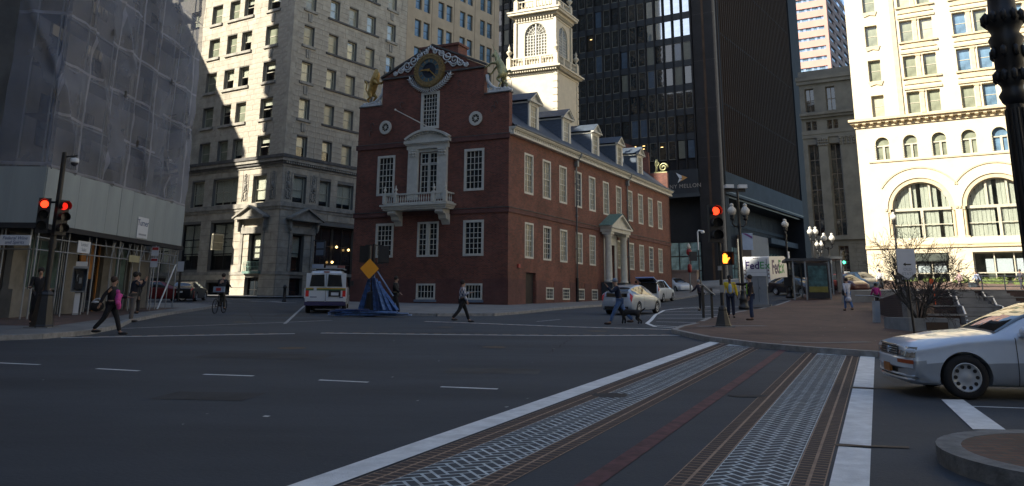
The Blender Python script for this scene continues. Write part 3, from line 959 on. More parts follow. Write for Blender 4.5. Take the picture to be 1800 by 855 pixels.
b.prism([(cx - .06, cz + .06), (cx + .02, cz + .10), (cx + .66, cz - .52), (cx + .62, cz - .58)], -.31, -.285, 'y')
b.cyl((cx, -.28, cz), (cx, -.36, cz), .10, n=12)
b.obj('clock_hands', gold, clock_o)
# carved scrolls above the clock
def spiral(b, x, z, r, turns, a0, sgn, tr, y=-.1):
    pts = []
    n = int(12 * turns)
    for i in range(n + 1):
        t = i / n
        rr = r * (1 - .82 * t)
        a = a0 + sgn * 2 * math.pi * turns * t
        pts.append((x + rr * math.cos(a), y, z + rr * math.sin(a)))
    b.tube(pts, tr, 6, rs=[tr * (1 - .35 * i / n) for i in range(n + 1)])
b = MB()
for sgn in (-1, 1):
    for (dx, dz, r, a0) in ((.95, 1.22, .26, 2.2), (1.42, .92, .36, 2.8), (1.98, .60, .36, 3.4), (2.52, .33, .27, 2.6), (2.98, .14, .19, 3.0), (.40, 1.40, .20, 1.5)):
        spiral(b, cx + sgn * dx, cz + dz, r, 1.5, a0 if sgn > 0 else math.pi - a0, sgn, .055)
    pts = [(cx + sgn * (.3 + 2.85 * t), -.07, cz + 1.52 - 1.36 * t + .10 * math.sin(t * 12)) for t in [i / 24 for i in range(25)]]
    b.tube(pts, .05, 6)
    pts = [(cx + sgn * (1.2 + 1.3 * t), -.07, cz + .42 - .25 * t + .16 * math.sin(t * 9)) for t in [i / 14 for i in range(15)]]
    b.tube(pts, .05, 6)
for k in range(-2, 3): b.ball((cx + k * .17, -.12, cz + 1.52 + .12 * (2 - abs(k))), .13, 7, sc3=(.6, .6, 1.3))
b.obj('gable_scrollwork', silver_leaf, hall)
# laurel spray below the clock
b = MB()
def leaf(b, x, z, a, L=.34, wd=.10, y=-.12):
    c, s_ = math.cos(a), math.sin(a)
    P = [(0, 0), (.35 * L, wd), (L, 0), (.35 * L, -wd)]
    q = [(x + u * c - v * s_, z + u * s_ + v * c) for u, v in P]
    b.add([(q[0][0], y, q[0][1]), (q[1][0], y, q[1][1]), (q[2][0], y - .03, q[2][1]), (q[3][0], y, q[3][1]), (x + .4 * L * c, y - .07, z + .4 * L * s_), (q[0][0], y + .08, q[0][1]), (q[2][0], y + .08, q[2][1])],
          [(0, 1, 4), (1, 2, 4), (2, 3, 4), (3, 0, 4), (0, 5, 1), (1, 5, 6, 2), (0, 3, 5), (3, 2, 6, 5)])
for sgn in (-1, 1):
    pts = []
    for i in range(12):
        t = i / 11
        a = -math.pi / 2 + sgn * (.02 + 1.22 * t)
        r = 1.38 + .34 * t ** 2
        x, z = cx + r * math.cos(a), cz + r * math.sin(a)
        pts.append((x, -.1, z))
        tang = a + sgn * math.pi / 2
        for s2 in (-1, 1): leaf(b, x, z, tang + s2 * .85, .34, .055)
    leaf(b, x, z, tang, .36)
    b.tube(pts, .025, 5)
b.obj('laurel_spray', silver_leaf, hall)
# iron wall anchors
b = MB()
for x, z in ((-1.0, 14.6), (-1.25, 14.3), (-11.2, 13.95), (-11.3, 13.4), (-3.9, 16.4), (-8.7, 15.3)):
    for i in range(8):
        a0, a1 = i * .6, (i + 1) * .6
        b.cyl((x + .13 * math.cos(a0), -.03, z + .22 * math.sin(a0)), (x + .13 * math.cos(a1), -.03, z + .22 * math.sin(a1)), .02, n=5)
b.obj('wall_anchor', dark_trim, hall)
b = MB(); b.box(.0, .12, 1.35, 1.62, 3.75, 3.98); b.obj('alarm_box', mat('alarm_red', (.35, .05, .04), rough=.5, var=0), hall)
# chimney block behind the gable
b = MB(); b.box(-7.62, -4.45, .6, 1.9, 17.5, 19.45); b.box(-7.72, -4.35, .5, 2.0, 19.45, 19.62)
b.obj('chimney', osh_brick, hall)
# roof
b = MB()
z_e, z_r = 13.02, 18.2
y0, y1 = .45, HL - .4
b.quad((.42, y0, z_e - .02), (.42, y1, z_e - .02), (-6.2, y1, z_r), (-6.2, y0, z_r))
b.quad((-HW - .42, y0, z_e - .02), (-HW - .42, y1, z_e - .02), (-6.2, y1, z_r), (-6.2, y0, z_r))
b.prism([(.3, 12.6), (-HW - .3, 12.6), (-6.2, z_r - .12)], y0 + .05, y0 + .1, 'y')
b.obj('roof', slate, hall)
b = MB()
b.box(0, .36, .0, HL, 12.46, 12.60); b.box(0, .50, -.02, HL + .02, 12.86, 12.97); b.box(0, .42, 0, HL, 12.80, 12.86)
b.box(0, .14, 0, HL, 12.60, 12.8)
b.obj('cornice', white_wood, hall)
b = MB()
for i in range(118): b.box(.142, .33, .1 + i * .318, .26 + i * .318, 12.62, 12.795)
tag(b.obj('modillions', white_wood, hall), kind='stuff')
b = MB(); b.box(.44, .60, 0, HL, 12.97, 13.06); b.obj('gutter', mat('blue_lead_gutter', (.05, .08, .12), rough=.5, var=.15), hall)
for y in (11.5, 23.7):
    b = MB()
    b.tube([(.55, y + .15, 12.95), (.5, y + .1, 12.7), (.2, y, 12.3), (.12, y, 12.0), (.12, y, 3.3)], .065, 8)
    b.box(.03, .3, y - .14, y + .14, 11.9, 12.35)
    for z in (10.5, 8, 5.5): b.box(.0, .21, y - .1, y + .1, z, z + .08)
    o = b.obj('downpipe', grey_metal, hall)
    MB().cyl((.12, y, 3.35), (.12, y, gz), .11, n=8).obj('pipe_boot', black_metal, o)
# dormers
for k, yc in enumerate((5.75, 11.95, 18.4, 24.62, 30.7)):
    d = MB()
    xf = -.85
    zt = 15.88
    xb = (13.02 - zt) / .83 + .42 * 0 - .2          # where the dormer roof meets the slope
    xr = -(zt - 13.02) / .833 + .1
    # cheeks
    for s in (-1, 1):
        y = yc + s * .82
        d.prism([(xf - .12, 13.75), (xf - .12, zt), (xr - .3, zt)], y - .03, y + .03, 'y')
    o = d.obj('dormer', slate_blue, hall)
    d = MB()
    d.box(xf - .1, xf, yc - .85, yc - .55, 13.75, zt); d.box(xf - .1, xf, yc + .55, yc + .85, 13.75, zt)
    d.box(xf - .1, xf, yc - .55, yc + .55, 13.72, 13.92); d.box(xf - .1, xf, yc - .55, yc + .55, 15.72, zt)
    for s in (-1, 1): d.box(xr - .2, xf + .1, yc + s * .86 - .05, yc + s * .86 + .05, zt - .12, zt)
    d.prism([(yc - 1.0, zt), (yc + 1.0, zt), (yc, zt + .72)], xf - .05, xf + .02, 'x')
    d.box(xf - .05, xf + .22, yc - 1.05, yc + 1.05, zt - .02, zt + .09)
    for s in (-1, 1):
        d.prism([(yc + s * 1.08, zt + .06), (yc, zt + .80), (yc, zt + .68), (yc + s * 1.08, zt - .04)], xf + .0, xf + .24, 'x')
    d.obj('dormer_trim', white_wood, o)
    d = MB()
    xr2 = -(zt + .8 - 13.02) / .833 + .2
    for s in (-1, 1):
        d.quad((xf + .26, yc + s * 1.1, zt + .09), (xf + .26, yc, zt + .84), (xr2, yc, zt + .84), (xr - .2, yc + s * 1.1, zt + .09))
    d.obj('dormer_roof', slate, o)
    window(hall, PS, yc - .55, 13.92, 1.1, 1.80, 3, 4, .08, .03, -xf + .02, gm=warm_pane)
# portico on the side
for y in (17.25, 21.05):
    b = MB(); b.lathe([(.36, 0), (.36, .12), (.30, .18), (.30, .3), (.27, 3.6), (.33, 3.68), (.36, 3.9)], (.55, y, 3.15), 16)
    b.box(.15, .95, y - .4, y + .4, 7.05, 7.25); b.obj('portico_column', white_wood, hall)
    b = MB(); b.box(.05, 1.0, y - .45, y + .45, gz, 3.15); b.obj('column_base', fascia_grey, hall)
b = MB()
b.box(0, 1.05, 16.75, 21.55, 7.25, 7.55)
b.box(0, 1.2, 16.6, 21.7, 7.55, 7.7)
b.prism([(16.6, 7.7), (21.7, 7.7), (19.15, 8.75)], .0, .95, 'x')
for s in (-1, 1):
    b.prism([(19.15 + s * 2.65, 7.7), (19.15, 8.85), (19.15, 8.70), (19.15 + s * 2.65, 7.55)], .9, 1.2, 'x')
b.box(-.02, .06, 17.6, 18.1, 3.0, 7.2); b.box(-.02, .06, 20.2, 20.7, 3.0, 7.2); b.box(-.02, .06, 18.1, 20.2, 6.3, 7.2)
b.obj('portico_pediment', white_wood, hall)
b = MB()
for s in (-1, 1): b.quad((1.25, 19.15 + s * 2.72, 7.72), (1.25, 19.15, 8.90), (0, 19.15, 8.90), (0, 19.15 + s * 2.72, 7.72))
b.obj('portico_roof', copper_green, hall)
b = MB(); b.box(-.30, -.22, 18.1, 20.2, gz, 6.3); b.obj('portico_door', mat('grey_green_door', (.12, .13, .10), var=.2), hall)
b = MB(); b.box(-.30, -.2, 2.66, 4.25, gz, 3.48); b.obj('basement_door', mat('dark_brown_door', (.02, .014, .012), var=.2), hall)
# tower on the roof
tw = MB()
X0, X1, Y0, Y1 = -8.68, -3.75, 16.7, 21.6
tw.box(X0, X1, Y0, Y1, 14.5, 21.5)
tw.obj('tower_lower_stage', cream_wood, hall)
b = MB()
for z in [15 + i * .62 for i in range(11)]:
    for x, y, sx, sy in ((X1, Y0, 1, -1), (X0, Y0, -1, -1), (X1, Y1, 1, 1)):
        l = .42 if int(z * 10) % 2 else .30
        b.box(x + sx * .045, x - sx * l, y + sy * .045, y - sy * l, z, z + .52)
b.obj('tower_quoin', cream_wood, hall)
def ring_box(b, x0, x1, y0, y1, z0, z1, pr):
    b.box(x0 - pr, x1 + pr, y0 - pr, y1 + pr, z0, z1)
b = MB()
ring_box(b, X0, X1, Y0, Y1, 21.42, 21.6, .06); ring_box(b, X0, X1, Y0, Y1, 21.86, 22.02, .48); ring_box(b, X0, X1, Y0, Y1, 21.78, 21.86, .36)
ring_box(b, X0, X1, Y0, Y1, 22.02, 22.28, .12)
x2, x3, y2, y3 = -8.05, -4.05, 17.05, 20.6
ring_box(b, x2, x3, y2, y3, 26.55, 26.7, .06); ring_box(b, x2, x3, y2, y3, 27.2, 27.42, .55); ring_box(b, x2, x3, y2, y3, 27.42, 27.56, .62); ring_box(b, x2, x3, y2, y3, 26.95, 27.2, .25)
ring_box(b, x2, x3, y2, y3, 27.56, 27.78, .1)
for x in (x2, x3):
    for y in (y2, y3): b.box(x - .14, x + .14, y - .14, y + .14, 23.0, 26.6)
b.obj('tower_cornice', cream_wood, hall)
b = MB()
for i in range(22): b.box(X0 + .04 + i * .23, X0 + .15 + i * .23, Y0 - .34, Y0 - .02, 21.62, 21.78)
for i in range(22): b.box(X1 + .02, X1 + .34, Y0 + .0 + i * .23, Y0 + .11 + i * .23, 21.62, 21.78)
for i in range(14): b.box(x2 + .08 + i * .28, x2 + .18 + i * .28, y2 - .2, y2 - .02, 26.72, 27.1)
for i in range(13): b.box(x3 + .02, x3 + .2, y2 + .05 + i * .28, y2 + .15 + i * .28, 26.72, 27.1)
tag(b.obj('tower_brackets', cream_wood, hall), kind='stuff')
# second stage with arched windows
b = MB()
def P2(a, d, z): return (a, y2 + d, z)
def P3(a, d, z): return (x3 - d, a, z)
wall(b, P2, x2, x3, 22.2, 27.2, [(-7.12, -4.92, 23.3, 26.35)], .25); arch_fill(b, P2, -7.12, -4.92, 25.25, .25)
wall(b, P3, y2, y3, 22.2, 27.2, [(17.85, 19.85, 23.3, 26.2)], .25); arch_fill(b, P3, 17.85, 19.85, 25.2, .25)
b.quad((x2, y2, 22.2), (x2, y3, 22.2), (x2, y3, 27.2), (x2, y2, 27.2)); b.quad((x2, y3, 22.2), (x3, y3, 22.2), (x3, y3, 27.2), (x2, y3, 27.2))
b.obj('tower_upper_stage', cream_wood, hall)
for P, a0, a1, zs in ((P2, -7.12, -4.92, 25.25), (P3, 17.85, 19.85, 25.2)):
    f = MB(); c_, r_ = (a0 + a1) / 2, (a1 - a0) / 2
    nn = 8
    for i in range(1, nn):
        x = a0 + (a1 - a0) * i / nn
        zt = zs
        bx(f, P, x - .03, x + .03, .10, .16, 23.3, zs)
    for j in range(8): bx(f, P, a0, a1, .11, .15, 23.3 + j * (zs - 23.3) / 7 - .025, 23.3 + j * (zs - 23.3) / 7 + .025)
    for i in range(9):
        a = math.pi * i / 8
        f.cyl(P(c_, .13, zs), P(c_ + r_ * math.cos(a), .13, zs + r_ * math.sin(a)), .025, n=4)
    for rr in (.35, .68, .97):
        for i in range(16):
            t0, t1 = math.pi * i / 16, math.pi * (i + 1) / 16
            f.cyl(P(c_ + rr * r_ * math.cos(t0), .13, zs + rr * r_ * math.sin(t0)), P(c_ + rr * r_ * math.cos(t1), .13, zs + rr * r_ * math.sin(t1)), .025 if rr < .9 else .06, n=4)
    bx(f, P, c_ - .05, c_ + .05, .06, .16, 23.3, zs + r_)
    o = f.obj('arched_window', white_wood, hall)
    g_ = MB(); bx(g_, P, a0, a1, .18, .2, 23.3, zs + r_); g_.obj('pane', glass_mat('tower_glass', (.18, .17, .14) if P is P2 else (.12, .2, .3), wave=.1), o)
# balustrades with urns
def balustrade(x0, x1, y0, y1, z, h, n, fin=True):
    b = MB()
    b.box(x0, x1, y0, y0 + .14, z + h - .1, z + h); b.box(x1 - .14, x1, y0 + .14, y1, z + h - .1, z + h)
    b.box(x0, x0 + .14, y0 + .14, y1, z + h - .1, z + h); b.box(x0 + .14, x1 - .14, y1 - .14, y1, z + h - .1, z + h)
    b.box(x0, x1, y0, y0 + .14, z, z + .1); b.box(x1 - .14, x1, y0 + .14, y1, z, z + .1)
    b.obj('tower_rail', cream_wood, hall)
    bm_ = MB().lathe([(.05, 0), (.05, .04), (.03, .06), (.075, (h - .2) * .4), (.03, (h - .2) * .8), (.05, h - .22), (.05, h - .2)], n=7).mesh('baluster', cream_wood)
    for i in range(1, n):
        if i % 6 == 0:
            bb = MB(); x = x0 + (x1 - x0) * i / n; bb.box(x - .12, x + .12, y0 - .01, y0 + .15, z + .1, z + h - .1); bb.obj('rail_pier', cream_wood, hall)
            bb = MB(); y = y0 + (y1 - y0) * i / n; bb.box(x1 - .15, x1 + .01, y - .12, y + .12, z + .1, z + h - .1); bb.obj('rail_pier', cream_wood, hall)
        else:
            inst('baluster', bm_, hall, (x0 + (x1 - x0) * i / n, y0 + .07, z + .1)); inst('baluster', bm_, hall, (x1 - .07, y0 + (y1 - y0) * i / n, z + .1))
    for x, y in ((x0 + .1, y0 + .1), (x1 - .1, y0 + .1), (x1 - .1, y1 - .1), (x0 + .1, y1 - .1)):
        b = MB(); b.box(x - .2, x + .2, y - .2, y + .2, z - .02, z + h + .06)
        b.lathe([(.2, 0), (.22, .08), (.08, .16), (.07, .26), (.26, .5), (.28, .62), (.14, .74), (.07, .86), (.13, .98), (.1, 1.08), (.03, 1.25), (.0, 1.4)], (x, y, z + h + .06), 12)
        b.obj('urn_pier', cream_wood, hall)
balustrade(X0 + .02, X1 - .02, Y0 + .02, Y1 - .02, 22.28, .85, 18)
balustrade(x2 - .05, x3 + .05, y2 - .05, y3 + .05, 27.78, .85, 12)
b = MB(); b.box(-7.4, -4.7, 17.6, 20.0, 27.7, 32); b.obj('tower_top_stage', cream_wood, hall)

# ------------------------------------------------------------------ statues on the gable: built as skinned animals
skins = []
def skin(name, joints, edges, m, parent=None, loc=(0, 0, 0), rot=(0, 0, 0), sub=1, scale=1.0):
    """joints: name -> (x, y, z, r) or (x, y, z, rx, ry); grown into one continuous surface"""
    names = list(joints)
    me = bpy.data.meshes.new(name)
    idx = {n_: i for i, n_ in enumerate(names)}
    me.from_pydata([Vector(joints[n_][:3]) * scale for n_ in names], [(idx[a], idx[b]) for a, b in edges], [])
    me.materials.append(m)
    o = inst(name, me, parent, loc, rot=rot)
    md = o.modifiers.new('skin', 'SKIN')
    md.use_smooth_shade = True
    sv = me.skin_vertices[0].data
    for i, n_ in enumerate(names):
        j = joints[n_]
        sv[i].radius = (j[3] * scale, (j[4] if len(j) > 4 else j[3]) * scale)
    sv[0].use_root = True
    if sub:
        s = o.modifiers.new('sub', 'SUBSURF'); s.levels = sub; s.render_levels = sub
    skins.append(o)
    return o

def chain(*n): return [(n[i], n[i + 1]) for i in range(len(n) - 1)]

# rearing lion (left) and unicorn (right); local x points outward from the gable, z up
lion_j = dict(hip=(.0, 0, .85, .26), belly=(.12, 0, 1.15, .27), chest=(.28, 0, 1.6, .33), neck=(.34, 0, 1.95, .30), head=(.42, 0, 2.22, .24), muz=(.66, 0, 2.2, .12), crown=(.38, 0, 2.42, .14), crown2=(.38, 0, 2.6, .12),
              lsh=(.38, .24, 1.6, .14), lel=(.72, .26, 1.5, .09), lpw=(1.0, .24, 1.75, .09), rsh=(.38, -.24, 1.6, .14), rel=(.7, -.26, 1.35, .09), rpw=(.98, -.24, 1.38, .09),
              lth=(.05, .22, .7, .17), lkn=(.32, .24, .5, .11), lhk=(.06, .25, .22, .07), lft=(.26, .25, .06, .08), rth=(-.02, -.22, .7, .17), rkn=(.16, -.24, .42, .11), rhk=(-.14, -.25, .2, .07), rft=(.05, -.25, .05, .08),
              t1=(-.28, 0, .8, .06), t2=(-.5, 0, 1.1, .05), t3=(-.42, 0, 1.5, .05), t4=(-.6, 0, 1.8, .09))
lion_e = chain('hip', 'belly', 'chest', 'neck', 'head', 'muz') + chain('head', 'crown', 'crown2') + chain('chest', 'lsh', 'lel', 'lpw') + chain('chest', 'rsh', 'rel', 'rpw') + chain('hip', 'lth', 'lkn', 'lhk', 'lft') + chain('hip', 'rth', 'rkn', 'rhk', 'rft') + chain('hip', 't1', 't2', 't3', 't4')
def scroll_base(b, x, z, sgn):
    spiral(b, x - sgn * .55, z + .30, .28, 1.3, 0 if sgn > 0 else math.pi, -sgn, .10, y=.2)
    b.tube([(x - sgn * .95, .2, z + 1.35), (x - sgn * .88, .2, z + .9), (x - sgn * .62, .2, z + .55), (x - sgn * .3, .2, z + .32), (x + sgn * .1, .2, z + .22), (x + sgn * .7, .2, z + .16), (x + sgn * 1.0, .2, z + .07)], .12, 8)
    b.box(x - .75, x + .85, .05, .4, z, z + .18)
    for i in range(5): b.ball((x + sgn * (-.3 + i * .25), .18, z + .22 + .05 * (i % 2)), .13, 7)
lion = thing('lion_statue', 'gilded rearing lion statue with crown on the left shoulder of the gable', 'statue', H0 + Matrix.Rotation(HR, 3, 'Z') @ Vector((-11.55, .2, 15.46)), HR)
skin('lion_body', lion_j, lion_e, gold, lion, (-.05, 0, .28), (0, 0, 0), 2, 1.0)
b = MB(); scroll_base(b, 0, 0, -1); b.xf(Matrix.Translation((.1, -.2, 0))); b.obj('scrolled_plinth', silver_leaf, lion)
uni_j = dict(hip=(.0, 0, .95, .27), belly=(.1, 0, 1.25, .27), chest=(.22, 0, 1.62, .29), neck=(.40, 0, 1.98, .18), poll=(.40, 0, 2.3, .15), head=(.58, 0, 2.25, .12), muz=(.78, 0, 2.08, .08), horn=(.60, 0, 2.48, .03), horn2=(.80, 0, 2.95, .012),
              lsh=(.34, .2, 1.6, .12), lel=(.72, .22, 1.62, .07), lkn2=(1.0, .22, 1.42, .055), lpw=(1.22, .2, 1.36, .06), rsh=(.34, -.2, 1.6, .12), rel=(.66, -.22, 1.4, .07), rkn2=(.88, -.22, 1.1, .055), rpw=(1.1, -.2, 1.0, .06),
              lth=(.05, .2, .8, .17), lkn=(.3, .22, .58, .10), lhk=(.02, .23, .32, .06), lft=(.16, .23, .03, .07), rth=(-.02, -.2, .8, .17), rkn=(.1, -.22, .5, .10), rhk=(-.2, -.23, .28, .06), rft=(-.08, -.23, .03, .07),
              t1=(-.26, 0, 1.0, .06), t2=(-.48, 0, 1.1, .06), t3=(-.6, 0, .85, .05))
uni_e = chain('hip', 'belly', 'chest', 'neck', 'poll', 'head', 'muz') + chain('poll', 'horn', 'horn2') + chain('chest', 'lsh', 'lel', 'lkn2', 'lpw') + chain('chest', 'rsh', 'rel', 'rkn2', 'rpw') + chain('hip', 'lth', 'lkn', 'lhk', 'lft') + chain('hip', 'rth', 'rkn', 'rhk', 'rft') + chain('hip', 't1', 't2', 't3')
uni = thing('unicorn_statue', 'dull gilded rearing unicorn statue on the right shoulder of the gable', 'statue', H0 + Matrix.Rotation(HR, 3, 'Z') @ Vector((-.75, .2, 15.46)), HR)
skin('unicorn_body', uni_j, uni_e, gold_dull, uni, (.15, 0, .26), (0, 0, math.pi), 2, 1.12)
b = MB(); scroll_base(b, 0, 0, 1); b.xf(Matrix.Translation((-.15, -.2, 0))); b.obj('scrolled_plinth', silver_leaf, uni)
# gilded scroll ornament on the far gable
orn = thing('gilded_scroll', 'gilded curled ornament on the far end gable of the brick hall', 'ornament', H0 + Matrix.Rotation(HR, 3, 'Z') @ Vector((-.6, HL - .2, 15.0)), HR)
b = MB(); spiral(b, .2, .75, .62, 1.6, 0, 1, .14, y=0); spiral(b, -.75, 1.25, .35, 1.2, 1, -1, .12, y=0); b.tube([(-.9, 0, 0), (-.75, 0, .8), (-.85, 0, 1.4), (-.7, 0, 1.9)], .16, 8); b.box(-1.1, .7, -.2, .2, 0, .15); b.xf(Matrix.Scale(.78, 4))
b.obj('scroll', gold_dull, orn)

# ================================================================== OTHER BUILDINGS
def ashlar(parent, P, a0, a1, z0, z1, holes, m, course=.53, L0=.8, L1=1.5, gap=.018, proud=.03, single=0, rank=None, name='stone'):
    """courses of separate stone blocks standing proud of the joint plane; the first `single` by rank are objects"""
    blocks = []
    nz = round((z1 - z0) / course); ch = (z1 - z0) / nz
    for j in range(nz):
        za, zb = z0 + j * ch, z0 + (j + 1) * ch
        segs = [(a0, a1)]
        for h in holes:
            if h[2] < zb - .02 and h[3] > za + .02:
                ns = []
                for s0, s1 in segs:
                    if h[1] <= s0 or h[0] >= s1: ns.append((s0, s1)); continue
                    if h[0] > s0 + .05: ns.append((s0, h[0]))
                    if h[1] < s1 - .05: ns.append((h[1], s1))
                segs = ns
        for s0, s1 in segs:
            n = max(1, round((s1 - s0) / random.uniform(L0, L1)))
            cuts = [s0 + (s1 - s0) * (i + (random.uniform(-.15, .15) if 0 < i < n else 0)) / n for i in range(n + 1)]
            for i in range(n): blocks.append((cuts[i] + gap / 2, cuts[i + 1] - gap / 2, za + gap / 2, zb - gap / 2))
    if rank: blocks.sort(key=rank)
    rest = MB()
    ub = unit_box(m)
    for i, (s0, s1, za, zb) in enumerate(blocks):
        pr = proud * random.uniform(.6, 1.3)
        if i < single:
            p0, p1 = Vector(P(s0, -pr, za)), Vector(P(s1, -.002, zb))
            lo = [min(p0[k], p1[k]) for k in range(3)]; hi = [max(p0[k], p1[k]) for k in range(3)]
            inst(name, ub, parent, lo, scale=[hi[k] - lo[k] for k in range(3)])
        else:
            bx(rest, P, s0, s1, -pr, -.002, za, zb)
    if rest.v: tag(rest.obj('ashlar', m, parent), kind='stuff')

# ---------------- granite office block on the far left corner
GB = Vector((-21.45, 78, 0)); GR = rad(-33)
gr = thing('granite_building', 'weathered granite corner office block, half in sun, behind the white van', 'building', GB, GR)
GH = 90
fl = [14.93 + 3.73 * k for k in range(8)]
LW = [(-3.87, -2.08), (-7.48, -5.98), (-9.75, -8.22), (-12.62, -10.95), (-16.2, -14.6), (-18.6, -17.1), (-22, -20.5), (-25.5, -24)]
RW = [(1.42, 2.80), (4.80, 6.14), (7.53, 8.93), (10.30, 11.70), (13.62, 15.02)]
lh = [(a, c, z, z + 2.06) for z in fl for a, c in LW]
rh = [(a, c, z, z + 2.02) for z in fl for a, c in RW]
mzL = [(-13.2, -11.25, 10.5, 13.12), (-9.92, -6.15, 10.5, 13.12), (-4.0, -2.12, 10.5, 13.1), (-18, -14.8, 10.5, 13.1), (-24, -20, 10.5, 13.1)]
mzR = [(1.38, 3.05, 10.48, 13.05), (4.78, 6.3, 10.45, 13.0), (7.2, 9.55, 10.45, 12.95), (10.6, 12.6, 10.45, 12.95), (13.4, 15.2, 10.45, 12.95)]
gfL = [(-14.3, -11.2, 4.35, 8.85), (-9.7, -6.2, 4.25, 8.85), (-3.92, -2.1, 4.12, 7.6), (-9.7, -6.1, 1.3, 3.12), (-4.06, -2.2, 1.3, 3.58), (-14.3, -11.3, 1.3, 3.12), (-19.5, -16, 1.3, 8.85), (-24.5, -21, 1.3, 8.85)]
gfR = [(4.6, 16.2, 1.3, 8.65), (1.35, 3.2, 4.1, 7.5), (1.7, 3.32, 1.3, 3.52)]
allL, allR = lh + mzL + gfL, rh + mzR + gfR
b = MB()
GL = 50
wall(b, PF, -30, 0, .8, GL, allL, .42, 0); wall(b, PS, 0, 16.9, .8, GL, allR, .42, 0)
b.quad((-30, 0, .8), (-30, 16.9, .8), (-30, 16.9, GL), (-30, 0, GL)); b.quad((-30, 16.9, .8), (0, 16.9, .8), (0, 16.9, GL), (-30, 16.9, GL))
b.quad((-30, 0, GL), (0, 0, GL), (0, 16.9, GL), (-30, 16.9, GL))
b.obj('wall', granite_joint, gr)
b = MB(); b.box(-29, -.9, .9, 16, .8, GL - 1); b.obj('inner_core', room_dark, gr)
b = MB(); b.box(-6.2, -.3, .3, 16.6, GL + .01, GH); b.box(-6.6, .1, -.1, 16.9, GH, GH + .8); b.obj('added_shade_tower', granite_m, gr)  # unseen tower added above the block only to shade the classical building
rk = lambda q: abs(q[0]) + max(0, q[2] - 20) * .25 + (40 if q[2] < 13 else 0)
ashlar(gr, PF, -14.6, 0, 14.95, 37.3, lh, granite_m, .533, single=150, rank=rk)
ashlar(gr, PS, 0, 16.9, 14.95, 37.3, rh, granite_m, .533, single=150, rank=rk)
b = MB(); wall(b, PF, -30, 0, 37.3, GL - .2, [h for h in lh if h[2] > 37], .03, 0); wall(b, PS, 0, 16.9, 37.3, GL - .2, [h for h in rh if h[2] > 37], .03, 0)
b.v = [(x + (.02 if x > -.001 else 0), y - (.02 if y < .001 else 0), z) for x, y, z in b.v]
b.obj('upper_wall', granite_m, gr)
ashlar(gr, PF, -16, 0, 1.2, 9.8, gfL, granite_m, .72, 1.2, 2.2, proud=.05, gap=.03)
ashlar(gr, PS, 0, 16.9, 1.2, 9.8, gfR, granite_m, .72, 1.2, 2.2, proud=.05, gap=.03)
ashlar(gr, PF, -16, 0, 10.5, 13.8, mzL, granite_m, .55, 1.2, 2.2)
ashlar(gr, PS, 0, 16.9, 10.5, 13.8, mzR, granite_m, .55, 1.2, 2.2)
# bands and cornices
b = MB()
def band_lr(b, z0, z1, pr, xl=-30, yr=16.9):
    b.box(xl, pr, -pr, -.001, z0, z1); b.box(.001, pr, -.001, yr, z0, z1)
band_lr(b, 9.78, 10.05, .12); band_lr(b, 10.05, 10.48, .22); band_lr(b, 13.8, 14.05, .10); band_lr(b, 14.3, 14.6, .38); band_lr(b, 3.8, 4.1, .10)
b.obj('string_course', granite_trim, gr)
b = MB(); band_lr(b, 14.05, 14.3, .25); band_lr(b, 14.6, 14.9, .48)
b.obj('cornice', dark_trim, gr)
b = MB()
for i in range(60): b.box(.24, .33, .1 + i * .28, .24 + i * .28, 14.08, 14.28)
tag(b.obj('dentils', granite_trim, gr), kind='stuff')
# sills and keystones
sillm = {}
def sill(P, a0, a1, z, m, h=.26, d=.16):
    b = MB(); bx(b, P, 0, a1 - a0, -d, 0, 0, h)
    o = b.obj('sill', m, gr, P(a0, -.02, z - h)); return o
for z in fl[:7]:
    sill(PF, -4.0, -1.95, z, dark_trim if z < 15 else granite_trim)
    if z > 15:
        sill(PF, -9.95, -5.85, z, granite_trim); sill(PF, -12.85, -10.8, z, granite_trim)
        sill(PS, 1.2, 3.0, z, granite_trim); sill(PS, 4.5, 12.2, z, dark_trim, .2, .14); sill(PS, 13.4, 15.3, z, granite_trim)
    for P, c in ((PF, -2.95), (PS, 2.1), (PS, 14.3)):
        b = MB(); zt = z + 2.45
        for s in (-1, 1):
            q = [(c + s * .03, zt), (c + s * .22, zt), (c + s * .30, zt + .85), (c + s * .03, zt + .85)]
            if P is PF: b.prism(q, -.13, -.03, 'y')
            else: b.prism(q, .03, .13, 'x')
        b.obj('keystone', granite_trim, gr)
# sash windows with blinds; pale panes on the right face paint yellow reflections
for i, h in enumerate(lh):
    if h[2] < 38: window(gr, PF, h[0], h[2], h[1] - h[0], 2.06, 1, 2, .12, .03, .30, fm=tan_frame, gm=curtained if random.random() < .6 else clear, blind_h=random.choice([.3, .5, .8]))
for i, h in enumerate(rh):
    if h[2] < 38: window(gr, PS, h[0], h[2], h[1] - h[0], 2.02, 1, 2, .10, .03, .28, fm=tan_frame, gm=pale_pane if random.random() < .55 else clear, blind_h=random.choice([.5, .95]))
for h in mzL: window(gr, PF, h[0], h[2], h[1] - h[0], h[3] - h[2], 1 if h[1] - h[0] < 2.2 else 3, 2, .12, .10, .30, fm=tan_frame, gm=clear, blind_h=.9)
for h in mzR: window(gr, PS, h[0], h[2], h[1] - h[0], h[3] - h[2], 1 if h[1] - h[0] < 2 else 2, 2, .12, .06, .30, fm=tan_frame, gm=clear, blind_h=.8)
for h in gfL:
    if h[3] > 4: window(gr, PF, h[0], h[2], h[1] - h[0], h[3] - h[2], 2 if h[1] - h[0] > 2 else 1, 3, .14, .1, .36, fm=black_metal, gm=clear, blind_h=.7 if h[1] - h[0] < 4 else 0)
    else: window(gr, PF, h[0], h[2], h[1] - h[0], h[3] - h[2], 2, 1, .1, .08, .36, fm=black_metal, gm=win_glass)
